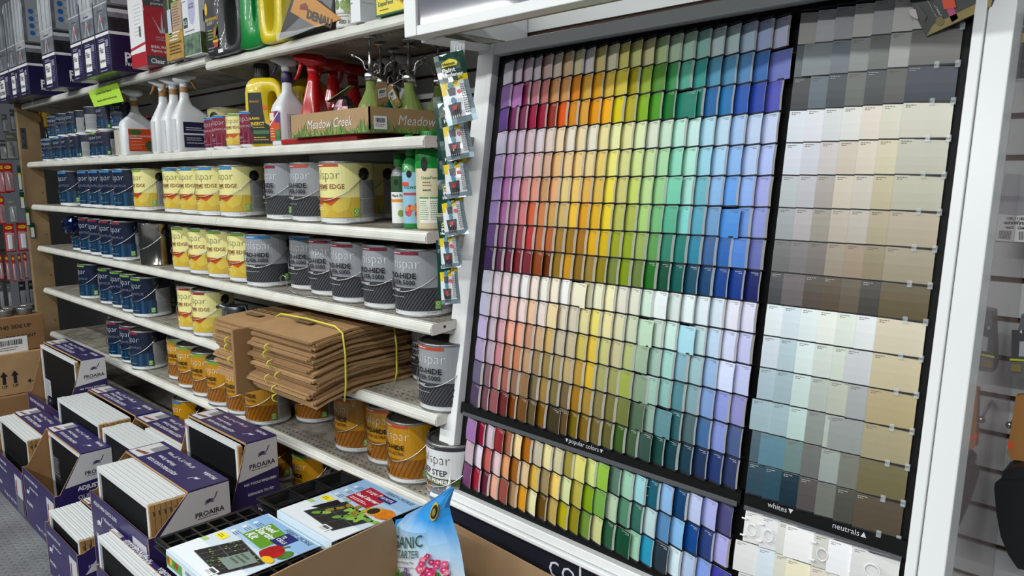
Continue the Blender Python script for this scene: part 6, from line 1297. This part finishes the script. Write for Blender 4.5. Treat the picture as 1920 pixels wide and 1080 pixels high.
# ================================================================ seed starting kits, kraft carton, bag of potting mix
SOIL = M('1d1a1a', .8, noise=.5, scale=200); TRAYP = M('101113', .3, coat=.3)
def seed_tray(label, x0, x1, y0, y1, zt, nx, ny, dp, words):
    t = thing('seed_tray', label, 'seed tray', (x0, y0, zt - dp), 0, 'black plastic seed trays'); X, Y_ = x1 - x0, y1 - y0; m = MB(); rim = .012; cx, cy = (X - rim) / nx, (Y_ - rim) / ny
    for i in range(nx + 1): m.bbox(rim / 2 + i * cx - .0035 if i else 0, rim / 2 + i * cx + .0035 if i < nx else X, 0, Y_, dp - .006, dp, TRAYP, .0015)
    for j in range(ny + 1): m.bbox(0, X, rim / 2 + j * cy - .0035 if j else 0, rim / 2 + j * cy + .0035 if j < ny else Y_, dp - .0065, dp - .0004, TRAYP, .0015)
    for i in range(nx):
        for j in range(ny):
            xa, xb, ya, yb = rim / 2 + i * cx + .003, rim / 2 + (i + 1) * cx - .003, rim / 2 + j * cy + .003, rim / 2 + (j + 1) * cy - .003; s = .14
            T_ = [(xa, ya, dp - .004), (xb, ya, dp - .004), (xb, yb, dp - .004), (xa, yb, dp - .004)]; B_ = [(xa + cx * s, ya + cy * s, .003), (xb - cx * s, ya + cy * s, .003), (xb - cx * s, yb - cy * s, .003), (xa + cx * s, yb - cy * s, .003)]
            m.add(T_ + B_, [(4, 5, 6, 7), (0, 1, 5, 4), (1, 2, 6, 5), (2, 3, 7, 6), (3, 0, 4, 7)], TRAYP)
    m.build('cells', t)
    m = MB(); m.loft([[(a, b_, z) for a, b_ in ((o, o), (X - o, o), (X - o, Y_ - o), (o, Y_ - o))] for o, z in ((.02, .0), (.004, dp - .006), (-.004, dp - .005), (-.004, dp - .001), (.0, dp))], TRAYP, False, False); m.build('tray_rim', t); return t
def bundle(x0, x1, y0, y1, zt, nx, ny, name, n, sx0, sx1):
    """trays nested in a pile, a printed card sleeve round the middle"""
    for k in range(n): seed_tray(f'black seed tray, {"topmost" if k == 0 else ORD[k + 1] + " from the top"} of the {name} pile', x0, x1, y0, y1, zt - k * .019, nx, ny, .052 if k == 0 else .017, name)
def sleeve(label, x0, x1, y0, y1, zt, dp):
    """card sleeve; returns its thing and a map from the top face (x along the aisle, y up = away) """
    t = thing('printed_sleeve', label, 'sleeve', ((x0 + x1) / 2, (y0 + y1) / 2, zt), 0, 'seed kit sleeves'); hx, hy = (x1 - x0) / 2, (y1 - y0) / 2; CB = M('cfdde9', .35, coat=.3); m = MB()
    m.bbox(-hx, hx, -hy - .0075, hy + .0075, 0, .0022, CB, .001); m.box(-hx, hx, -hy - .0075, -hy - .0052, -dp, .001, CB); m.box(-hx, hx, hy + .0052, hy + .0075, -dp, .001, CB); m.build('sleeve_card', t); return t, hx, hy
# pile 1 (front, 72 cells) and pile 2 (back, 18 pots); the print on both is turned to read from the right-hand end
K1 = (-.402, .138, -.592, -.330, .562); K2_ = (-.412, .128, -.304, -.026, .575)
bundle(*K1[:4], K1[4], 12, 6, 'front', 2, 0, 0); bundle(*K2_[:4], K2_[4], 6, 3, 'back', 2, 0, 0)
def on_top(F, zt, pts): return pts
def sleeve_print(t, hx, hy, zt, kind, x0, y0):
    O_ = Vector((x0, y0, zt + .0026)); 
    def PX(u, v, e=0): p = on_z(u, v, zt + .0026 + e); return p - Vector((x0, y0, zt))
    ux, uy = Vector((1, 0, 0)), Vector((0, 1, 0)); m = MB(); F = plane((0, 0, .0026), ux, uy)
    BL = M('8fb4d8', .4); m.rect(-hx, hx, hy * .12, hy, M('a9c6e2', .4), F); m.rect(-hx, hx, hy * .55, hy, M('8fb6de', .4), lift(F, .0001)); 
    L_ = lambda e: lift(F, e); GRN2 = M('5c9424', .4) if kind == 1 else M('a91e34', .4)
    # title block, brand, badge
    m.flat([(-hx * .52, hy * .22), (hx * .30, hy * .18), (hx * .30, hy * .80), (-hx * .52, hy * .86)], GRN2, L_(.0004))
    if kind == 1:
        for i, s_ in enumerate(('Seed', 'Starting', 'Kit')): m.text(s_, PAPER, lambda x, y: L_(.0008)(x - hx * (.16 - .0 * i) - (hx * .14 if i != 1 else 0), y + hy * (.72 - .19 * i)), width=hx * (.40, .66, .30)[i], bold=.03, shear=.15)
        m.rect(hx * .12, hx * .52, hy * .46, hy * .86, M('23266a', .4), L_(.001)); m.text('72\nCELLS', PAPER, lambda x, y: L_(.0014)(x + hx * .32, y + hy * .66), width=hx * .30, bold=.02)
    else:
        m.text('Large Pot', PAPER, lambda x, y: L_(.0008)(x - hx * .12, y + hy * .70), width=hx * .60, bold=.01, shear=.15); m.text('Seed Starter', PAPER, lambda x, y: L_(.0008)(x - hx * .10, y + hy * .48), width=hx * .78, bold=.03, shear=.15); lines(m, L_(.0008), -hx * .45, hx * .2, (hy * .32, hy * .27), M('f0c8c8', .5), hy * .025)
        m.rect(hx * .05, hx * .50, hy * .60, hy * .80, M('23266a', .4), L_(.001)); m.text('18 POTS', PAPER, lambda x, y: L_(.0014)(x + hx * .275, y + hy * .70), width=hx * .38, bold=.02)
    m.text('FERRY~MORSE', M('2e4a34', .4), lambda x, y: L_(.0006)(x + hx * .42, y + hy * .915), width=hx * .92, bold=.0, shear=.2)
    # instruction column and yellow flash
    for k in range(3): m.flat([(-hx * .80 + hx * .05 * math.cos(q * PI / 6), hy * (.66 - k * .24) + hx * .05 * math.sin(q * PI / 6)) for q in range(12)], PAPER, L_(.0004)); lines(m, L_(.0006), -hx * .72, -hx * .54, [hy * (.70 - k * .24 - j * .05) for j in range(3)], M('4a5a70', .5), hy * .018, k)
    m.rect(-hx * .90, -hx * .60, -hy * .16, hy * .02, M('f2e02a', .4), L_(.0004)); lines(m, L_(.0006), -hx * .86, -hx * .66, (-hy * .06, -hy * .11), INK, hy * .02); m.rect(-hx * .97, -hx * .82, -hy * .40, -hy * .30, M('a8c860', .5), L_(.0004)); m.rect(-hx, hx, -hy, -hy * .42, M('e3e9ee', .4), L_(.0001))
    # picture of the planted tray
    pts = [(-hx * .55, -hy * .72), (hx * .62, -hy * .80), (hx * .86, -hy * .04), (-hx * .30, hy * .10)]; m.flat(pts, SOIL, L_(.0006)); GR = [M(c, .5) for c in ('6a9a3a', '86b44a', '8a7a2a')]
    def bil(a, b_): p = [Vector(q) for q in pts]; return (p[0] * (1 - a) + p[1] * a) * (1 - b_) + (p[3] * (1 - a) + p[2] * a) * b_
    n = 6 if kind == 1 else 3
    for i in range(n + 1): a, b_ = bil(i / n, 0), bil(i / n, 1); m.flat([(a.x - .001, a.y), (a.x + .001, a.y), (b_.x + .001, b_.y), (b_.x - .001, b_.y)], M('5a5a5e', .5), L_(.0009))
    for j in range(3): a, b_ = bil(0, j / 2), bil(1, j / 2); m.flat([(a.x, a.y - .001), (b_.x, b_.y - .001), (b_.x, b_.y + .001), (a.x, a.y + .001)], M('5a5a5e', .5), L_(.0009))
    rr = random.Random(kind)
    for k in range(60 if kind == 1 else 12):
        c = bil(rr.random() * .96 + .02, rr.random() * .94 + .03); r1, r2 = (rr.uniform(.0015, .003),) * 2 if kind == 1 else (.016, .009); an = rr.uniform(0, PI)
        for s_ in ((0,) if kind == 1 else (0, 1)):
            ox, oy = (c.x + (r1 * 1.5 * math.cos(an) if s_ else 0), c.y + (r1 * 1.5 * math.sin(an) if s_ else 0)); m.flat([(max(-hx, min(hx, ox + r1 * math.cos(an) * math.cos(q * PI / 5) - r2 * math.sin(an) * math.sin(q * PI / 5))), oy + r1 * math.sin(an) * math.cos(q * PI / 5) + r2 * math.cos(an) * math.sin(q * PI / 5)) for q in range(10)], rr.choice(GR), L_(.001 + k * .00001))
    if kind == 1:
        RED = M('b01a1c', .35, noise=.25, scale=60)
        m.flat([(hx * .58 + hx * .24 * math.cos(q * PI / 9) * (1 + .08 * math.cos(3 * q * PI / 9)), hy * .26 + hy * .24 * math.sin(q * PI / 9) * (1 + .08 * math.sin(4 * q * PI / 9))) for q in range(18)], RED, L_(.0018)); m.flat([(hx * .86 + hx * .13 * math.cos(q * PI / 8), hy * .36 + hy * .17 * math.sin(q * PI / 8)) for q in range(16)], M('4a7a2c', .4, noise=.3, scale=70), L_(.0017)); m.flat([(hx * .78 + hx * .17 * math.cos(q * PI / 8), hy * .06 + hy * .09 * math.sin(q * PI / 8)) for q in range(16)], M('e6b81c', .4), L_(.0019)); m.flat([(hx * .56, hy * .48), (hx * .60, hy * .46), (hx * .66, hy * .60), (hx * .62, hy * .61)], M('4f7a2c', .5), L_(.002))
        m.flat([(hx * .10, -hy * .55), (hx * .62, -hy * .60), (hx * .74, -hy * .10), (hx * .24, -hy * .02)], M('7c8a86', .4), L_(.002)); lines(m, L_(.0022), hx * .22, hx * .64, (-hy * .2, -hy * .3, -hy * .4), M('4a5a40', .5), hy * .05)
    else:
        cx, cy = hx * .52, hy * .20
        m.flat([(cx + hx * .27 + hx * .26 * math.cos(q * PI / 9), cy + hy * .05 + hy * .20 * math.sin(q * PI / 9)) for q in range(18)], M('d87a1c', .4, noise=.2, scale=50), L_(.0018))
        for q in range(22): a = q * 2 * PI / 22; m.flat([(cx + .014 * math.cos(a - .15), cy + .016 * math.sin(a - .15)), (cx + .034 * math.cos(a), cy + .036 * math.sin(a)), (cx + .014 * math.cos(a + .15), cy + .016 * math.sin(a + .15))], M('e8b418', .4), L_(.002))
        m.flat([(cx + .017 * math.cos(q * PI / 9), cy + .019 * math.sin(q * PI / 9)) for q in range(18)], M('2a1a12', .6), L_(.0022))
        m.flat([(-hx * .62, -hy * .52), (-hx * .40, -hy * .40), (-hx * .28, -hy * .02), (-hx * .50, hy * .02)], M('1a1c1e', .4), L_(.0016)); 
        for s_ in (-1, 1): m.flat([(-hx * .36 + s_ * hx * .06 + hx * .07 * math.cos(q * PI / 5), hy * .14 + hy * .04 * math.sin(q * PI / 5)) for q in range(10)], M('9ac0a0', .4), L_(.0018))
    barcode(m, L_(.0016), hx * .42, -hy * .84, hx * .28, hy * .2, kind); m.build('printed_top', t)
    m = MB(); F = plane((0, -hy - .0080, -.02), (1, 0, 0), (0, 0, 1)); m.rect(-hx, hx, -.016, .016, M('cfe0ea', .4), F)
    if kind == 1: m.rect(-hx, -hx * .3, -.016, .010, M('5c9a3a', .4), lift(F, .0004)); m.text('FERRY~MORSE', M('2e4a34', .4), lambda x, y: lift(F, .0008)(x + hx * .2, y + .004), width=hx * .7, shear=.2); [m.flat([(-hx * (.9 - .12 * q) + .008 * math.cos(a * PI / 6), .0 + .009 * math.sin(a * PI / 6)) for a in range(12)], M(('b02a1c', 'e0b420', '4a8a2a')[q % 3], .4), lift(F, .0007 + q * .0001)) for q in range(4)]
    m.build('printed_edge', t)
for kind, K, a, b_, lab in ((1, K1, -.370, -.075, 'blue card sleeve of the 72 cell seed starting kit, peppers pictured'), (2, K2_, -.385, -.110, 'blue card sleeve of the large pot seed starter, sunflower pictured')):
    if kind == 1: a, b_ = -.318, -.052
    else: a, b_ = -.292, -.025
    t, hx, hy = sleeve(lab, a, b_, K[2], K[3], K[4] + .0005, .045); sleeve_print(t, hx, hy, K[4] + .0005, kind, (a + b_) / 2, (K[2] + K[3]) / 2)
kb = kraft_box('kraft carton standing under the seed tray piles', -.37, .09, -.53, -.05, .002, K1[4] - .075, 0, None)
# open kraft carton with flaps up, at the foot of the display
t = thing('open_carton', 'open kraft carton with raised flaps in front of the display', 'carton', (.14, -.5, 0)); KM = M('a08260', .85, noise=.05, scale=9)
def flap(pts, nrm, nm):
    m = MB(); n = Vector(nrm) * .004; L_ = len(pts); vs = [Vector(p) - Vector((.14, -.5, 0)) for p in pts]; m.add(vs + [v + n for v in vs], [tuple(range(L_)), tuple(range(2 * L_ - 1, L_ - 1, -1))] + [(i, i + L_, (i + 1) % L_ + L_, (i + 1) % L_) for i in range(L_)], KM); m.build(nm, t)
f0, f1 = on_x(735, 972, .150), on_x(545, 1062, .150)
flap([(.150, -.74, 0), (.150, -.20, 0), (.150, f0.y + .012, f0.z - .03), f0, f1, (.150, -.74, f1.z - .02)], (-1, 0, 0), 'side_flap')
g0, g1 = on_y(856, 985, -.075), on_y(1036, 1082, -.075)
flap([(.16, -.075, 0), (.62, -.075, 0), (.62, -.075, g1.z - .02), g1, g0, (.16, -.075, g0.z)], (0, 1, 0), 'back_flap'); flap([(.155, -.74, .02), (.62, -.74, .02), (.62, -.08, .02), (.155, -.08, .02)], (0, 0, -1), 'carton_floor'); flap([(.62, -.74, 0), (.62, -.08, 0), (.62, -.08, .33), (.62, -.74, .33)], (1, 0, 0), 'side_flap')
# bag of potting mix, twisted corner up
yb = -.23
t = thing('potting_mix_bag', 'blue and white Organic Starter premium potting mix bag with pink flowers', 'bag', (0, 0, 0)); BLU = M('2f8fd8', .2, coat=.7)
def BP(u, v, y=yb): return on_y(u, v, y)
rows_ = [(958, 772, 790, 770), (917, 846, 852, 849)]
prof = [(1130, 722, 872), (1080, 735, 872), (1040, 739, 866), (1010, 742, 860), (985, 744, 852), (965, 762, 846), (950, 790, 843), (938, 808, 845), (926, 826, 849), (915, 842, 852)]
SKY = [M('dfe6ee', .2, coat=.7), M('d3e2f0', .2, coat=.7), M('b4d4f0', .2, coat=.7), M('86bdec', .2, coat=.7), M('4a9fe0', .2, coat=.7), BLU]
SKYM, nt, b_ = nodes_mat('m_sky_print_bag'); tc = nt.nodes.new('ShaderNodeTexCoord'); sp_ = nt.nodes.new('ShaderNodeSeparateXYZ'); nt.links.new(tc.outputs['Generated'], sp_.inputs[0])
nz = nt.nodes.new('ShaderNodeTexNoise'); nz.inputs['Scale'].default_value = 3; nt.links.new(tc.outputs['Generated'], nz.inputs['Vector']); ad = mth(nt, 'ADD', sp_.outputs[2], mth(nt, 'MULTIPLY', mth(nt, 'SUBTRACT', nz.outputs['Fac'], .5), .25))
rp = nt.nodes.new('ShaderNodeValToRGB'); rp.color_ramp.elements[0].position = .38; rp.color_ramp.elements[0].color = lin('e4eaf0'); rp.color_ramp.elements[1].position = .80; rp.color_ramp.elements[1].color = lin('2f93dc'); e_ = rp.color_ramp.elements.new(.60); e_.color = lin('a9d0f0')
nt.links.new(ad, rp.inputs[0]); nt.links.new(rp.outputs[0], b_.inputs['Base Color']); b_.inputs['Roughness'].default_value = .2; b_.inputs['Coat Weight'].default_value = .7
m = MB(); NXB = 8; rr = random.Random(2); fr, bk = [], []
for k, (v, ua, ub) in enumerate(prof):
    for i in range(NXB + 1):
        x = i / NXB; d = .055 * (1 - (2 * x - 1) ** 2) * (1 if k < 5 else max(.15, 1 - (k - 4) * .17)) + rr.uniform(-.004, .004) * (1 if 0 < i < NXB else 0); p = BP(ua + (ub - ua) * x, v); fr.append(p + Vector((.30, -.62, 0)) * d); bk.append(p + Vector((-.3, .62, 0)) * d)
W1 = NXB + 1
for k in range(len(prof) - 1):
    for i in range(NXB):
        q = (k * W1 + i, k * W1 + i + 1, (k + 1) * W1 + i + 1, (k + 1) * W1 + i); c = SKYM
        m.add([fr[j] for j in q], [(0, 1, 2, 3)], c, True); m.add([bk[j] for j in q], [(3, 2, 1, 0)], M('c9cbcc', .3, coat=.5), True)
for k in range(len(prof) - 1):
    for i in (0, NXB): q = [fr[k * W1 + i], fr[(k + 1) * W1 + i], bk[(k + 1) * W1 + i], bk[k * W1 + i]]; m.add(q, [(0, 1, 2, 3)], M('c9cbcc', .3, coat=.5) if i else BLU, True)
m.add([fr[(len(prof) - 1) * W1 + i] for i in range(W1)] + [bk[(len(prof) - 1) * W1 + i] for i in range(NXB, -1, -1)], [tuple(range(2 * W1))], BLU)
m.build('bag_body', t)
# blue back corner of the bag and its print
m = MB(); cpts = [BP(u, v, yb + .045) for u, v in ((738, 1000), (742, 975), (768, 968), (790, 977), (802, 985), (775, 1040), (741, 1050))]; m.poly(cpts, BLU); m.poly([p + Vector((0, .004, 0)) for p in cpts][::-1], BLU); m.build('folded_corner', t)
def BF(u, v):        # point of the bag front for a picture position
    for k in range(len(prof) - 1):
        v0, a0, b0 = prof[k]; v1, a1, b1 = prof[k + 1]
        if v0 >= v >= v1 or k == len(prof) - 2:
            f = (v0 - v) / (v0 - v1); ua, ub = a0 + (a1 - a0) * f, b0 + (b1 - b0) * f; x = min(max((u - ua) / (ub - ua), 0), 1) * NXB; i = min(int(x), NXB - 1); g = x - i
            p0 = fr[k * W1 + i].lerp(fr[k * W1 + i + 1], g); p1 = fr[(k + 1) * W1 + i].lerp(fr[(k + 1) * W1 + i + 1], g); return p0.lerp(p1, f) + Vector((.0016, -.0036, .0004))
def BT(u, v, e=0): return lambda x, y: Vector(BF(u + x, v - y)) + Vector((.0006, -.0012, 0)) * e
m = MB(); DG = M('0f4a34', .35)
m.text('GANIC', DG, lambda x, y: BT(773, 1006)(x, y * 1.5 + x * .22), width=66, bold=.0); m.text('STARTER', M('1d5a44', .35), lambda x, y: BT(771, 1029)(x, y * 1.5 + x * .18), width=54, bold=.0, shear=.1); m.text('Premium Potting Mix', M('2a3a34', .4), lambda x, y: BT(762, 1046)(x, y + x * .15), width=52)
for v in (1037, 1055): m.flat([(-26, -4.6), (28, 4.4), (28, 5.2), (-26, -3.8)], M('2a2a7a', .4), BT(761, v), 6)
rr = random.Random(11)
for k in range(44): c = rr.choice(('4a7a2e', '5f9238', '7aa84a', '3f6a2a')); cx, cy, r = rr.uniform(742, 850), rr.uniform(1058, 1085), rr.uniform(3, 6); m.flat([(r * math.cos(q * PI / 4), r * .8 * math.sin(q * PI / 4)) for q in range(8)], M(c, .4), BT(cx, cy, k * .03))
for k in range(26): c = rr.choice(('c8386a', 'd85a80', 'e07a96', 'b02a58')); cx, cy, r = rr.uniform(795, 850), rr.uniform(1026, 1078), rr.uniform(4, 7); m.flat([(r * math.cos(q * PI / 5) * (1 + .25 * (q % 2)), r * math.sin(q * PI / 5) * (1 + .25 * (q % 2))) for q in range(10)], M(c, .4), BT(cx, cy, 1.6 + k * .05)); m.flat([(r * .3 * math.cos(q * PI / 3), r * .3 * math.sin(q * PI / 3)) for q in range(6)], M('f0d0c8', .4), BT(cx, cy, 1.7 + k * .05))
for k in range(24): cx, cy = rr.uniform(766, 782), rr.uniform(1052, 1072); m.flat([(2 * math.cos(q * PI / 3), 2 * math.sin(q * PI / 3)) for q in range(6)], M(rr.choice(('6a4a8a', '7a5a9a')), .4), BT(cx, cy, 2.5))
m.build('bag_print', t); m = MB()
for a_, c in ((11, 'c8a820'), (8.6, '23221e'), (5, '8a7a3a')): m.flat([(a_ * .62 * math.cos(q * PI / 8), a_ * 1.35 * math.sin(q * PI / 8) + a_ * .3 * math.cos(q * PI / 8)) for q in range(16)], M(c, .35), BT(824, 950, 4 - a_ * .25))
m.build('round_badge', t)
# ================================================================ goods on the slatwall right of the display
yw = YW - .06
def wall_item(name, label, cat, pts, y, dp, mats, deco=None):
    P_ = [on_y(u, v, y) for u, v in pts]; c = sum(P_, Vector()) / len(P_); t = thing(name, label, cat, c); n = len(P_); vs = [p - c for p in P_]; b_ = [v + Vector((0, dp, 0)) for v in vs]
    m = MB(); m.add(vs + b_, [tuple(range(n - 1, -1, -1)), tuple(range(n, 2 * n))] + [(i, (i + 1) % n, n + (i + 1) % n, n + i) for i in range(n)], mats); bm_ = None; m.build('package_body', t)
    if deco: m = MB(); deco(m, lambda u, v, e=0: on_y(u, v, y - .0012 - e) - c); m.build('print', t)
    for u in (sum(p[0] for p in pts) / n,): pass
    return t
def q4(m, G, a, b_, c, d, mat, e=0): m.poly([G(*a, e), G(*b_, e), G(*c, e), G(*d, e)], mat)
def ptext(m, G, s, u, v, wpx, mat, ang=0, bold=.02, e=.0012):
    c, s_ = math.cos(ang), math.sin(ang); m.text(s, mat, lambda x, y: G(u + x * c - y * s_, v + x * s_ * 1 - y * c if 0 else v + x * s_ - y * c, e), width=wpx, bold=bold)
GOLD = M('b89a2c', .35)
def dk1(m, G): ptext(m, G, 'HOW', 1888, 50, 40, GOLD, -.1); ptext(m, G, 'SEE IT', 1905, 72, 64, GOLD, -.1)
t = wall_item('hanging_bag', 'black plastic bagged item with gold lettering, top right corner', 'package', [(1886, 28), (1945, 20), (1945, 148), (1885, 146), (1858, 124), (1862, 100), (1874, 84)], .22, .05, M('121214', .12, coat=.9, bump=.6, scale=40), dk1)
m = MB(); c = t.location; n_ = [on_y(u, v, .212) - c for u, v in ((1884, 5), (1945, -5), (1945, 150), (1880, 152), (1854, 130), (1868, 80))]; m.poly(n_, glass('f4f6f8', .05, .10)); m.build('plastic_bag', t)
def dk2(m, G): q4(m, G, (1888, 405), (1945, 403), (1945, 455), (1888, 453), PAPER); ptext(m, G, '11811', 1916, 410, 16, INK); ptext(m, G, 'Virtua', 1916, 418, 24, INK); ptext(m, G, 'Clear', 1916, 427, 16, INK); [q4(m, G, (1911 + k * 3, 434), (1912.4 + k * 3, 434), (1912.4 + k * 3, 450), (1911 + k * 3, 450), INK, .0008) for k in range(8)]
wall_item('clear_package', 'clear plastic pack with white barcode label at the right edge', 'package', [(1888, 330), (1945, 325), (1945, 456), (1888, 454)], .30, .03, glass('b9bcc0', .12, .5), dk2)
def dk3(m, G): q4(m, G, (1897, 618), (1945, 622), (1945, 674), (1896, 678), M('4a4c50', .4)); q4(m, G, (1893, 672), (1945, 676), (1945, 679), (1893, 676), M('c8d020', .4), .0006); q4(m, G, (1896, 682), (1915, 684), (1914, 698), (1894, 696), M('8a7a4a', .5), .0006); ptext(m, G, '4', 1914, 622, 5, PAPER); q4(m, G, (1912, 640), (1940, 640), (1940, 670), (1910, 668), M('b4b6ba', .4), .0006)
wall_item('hanging_package', 'grey package with yellow stripe on the slatwall, right edge', 'package', [(1915, 590), (1945, 590), (1945, 712), (1893, 704), (1892, 690)], .29, .04, M('6a6c70', .35), dk3)
def dk4(m, G): q4(m, G, (1890, 825), (1900, 836), (1900, 845), (1888, 834), M('f0502c', .5))
wall_item('tan_package', 'tan carded package with orange sticker, right edge', 'package', [(1905, 742), (1945, 740), (1945, 868), (1898, 862), (1888, 850)], .27, .02, M('a9763c', .5), dk4)
t = thing('wall_hook', 'chrome slatwall hook between the right-hand packages', 'hook', on_y(1892, 795, .30)); c = t.location; m = MB(); m.tube([on_y(1925, 765, .39) - c, on_y(1912, 778, .34) - c, on_y(1897, 795, .29) - c, on_y(1893, 797, .285) - c], .004, CHR, 8); m.build('hook_rod', t); m = MB(); T_ = Matrix.Translation(on_y(1893, 797, .283) - c); m.lathe([(0, -.007), (.005, -.005), (.007, 0), (.005, .005), (0, .007)], CHR, 12, T_); m.build('hook_tip', t)
t = thing('black_trowel', 'black plastic scoop shaped tool hanging at the bottom right', 'tool', on_y(1905, 960, .24)); c = t.location; m = MB(); BK = M('0f1013', .45)
out_ = [(1876, 897), (1900, 893), (1945, 890), (1945, 1075), (1908, 1066), (1890, 1040), (1876, 1005), (1868, 960), (1864, 915), (1866, 905)]; P_ = [on_y(u, v, .24) - c for u, v in out_]; n = len(P_); m.add(P_ + [p * .96 + Vector((.004, .06, 0)) for p in P_], [tuple(range(n - 1, -1, -1)), tuple(range(n, 2 * n))] + [(i, (i + 1) % n, n + (i + 1) % n, n + i) for i in range(n)], BK); m.build('tool_body', t)
m = MB(); P_ = [on_y(u, v, .235) - c for u, v in ((1880, 884), (1892, 877), (1945, 872), (1945, 896), (1882, 899), (1878, 895))]; n = len(P_); m.add(P_ + [p + Vector((0, .06, 0)) for p in P_], [tuple(range(n - 1, -1, -1)), tuple(range(n, 2 * n))] + [(i, (i + 1) % n, n + (i + 1) % n, n + i) for i in range(n)], BK); m.build('collar', t)
# torn tape package hanging over the top right of the display
def dk5(m, G):
    q4(m, G, (1750, 46), (1737, 68), (1858, 12), (1862, -8), M('9a8440', .4, noise=.15, scale=30)); q4(m, G, (1766, -3), (1779, -6), (1797, 34), (1785, 42), M('c8407a', .4)); q4(m, G, (1765, -6), (1787, -10), (1793, 14), (1770, 18), M('f2542c', .5), .0008)
    m.poly([G(1762 + 8 * math.cos(k * PI / 8), 40 + 9 * math.sin(k * PI / 8), .0010) for k in range(15, -1, -1)], M('7a6c3c', .4)); ptext(m, G, 'Heavy Duty', 1748, 17, 34, M('b8b8b4', .5), 1.08, .01); ptext(m, G, 'TAPE', 1759, 20, 22, M('c8c8c4', .5), 1.08, .02); m.poly([G(u, v, .0006) for u, v in ((1714, 14), (1722, 10), (1738, 30), (1734, 40), (1722, 34))], M('5a5a58', .6))
t = wall_item('tape_package', 'torn black and gold tape package hanging over the top right chips', 'package', [(1702, -10), (1868, -10), (1860, 12), (1738, 69), (1722, 40)], .165, .012, M('2c2b2c', .4), dk5)
m = MB(); c = t.location; m.poly([on_y(u, v, .162) - c for u, v in ((1722, 36), (1713, 33), (1706, 27), (1705, 20), (1710, 16), (1717, 18))], M('d8cfc8', .7)); m.build('torn_corner', t)
m = MB(); m.tube([on_y(1800, -12, .17) - c, on_y(1800, -40, .25) - c, on_y(1800, -50, .38) - c], .003, CHR, 6); m.build('hook', t)
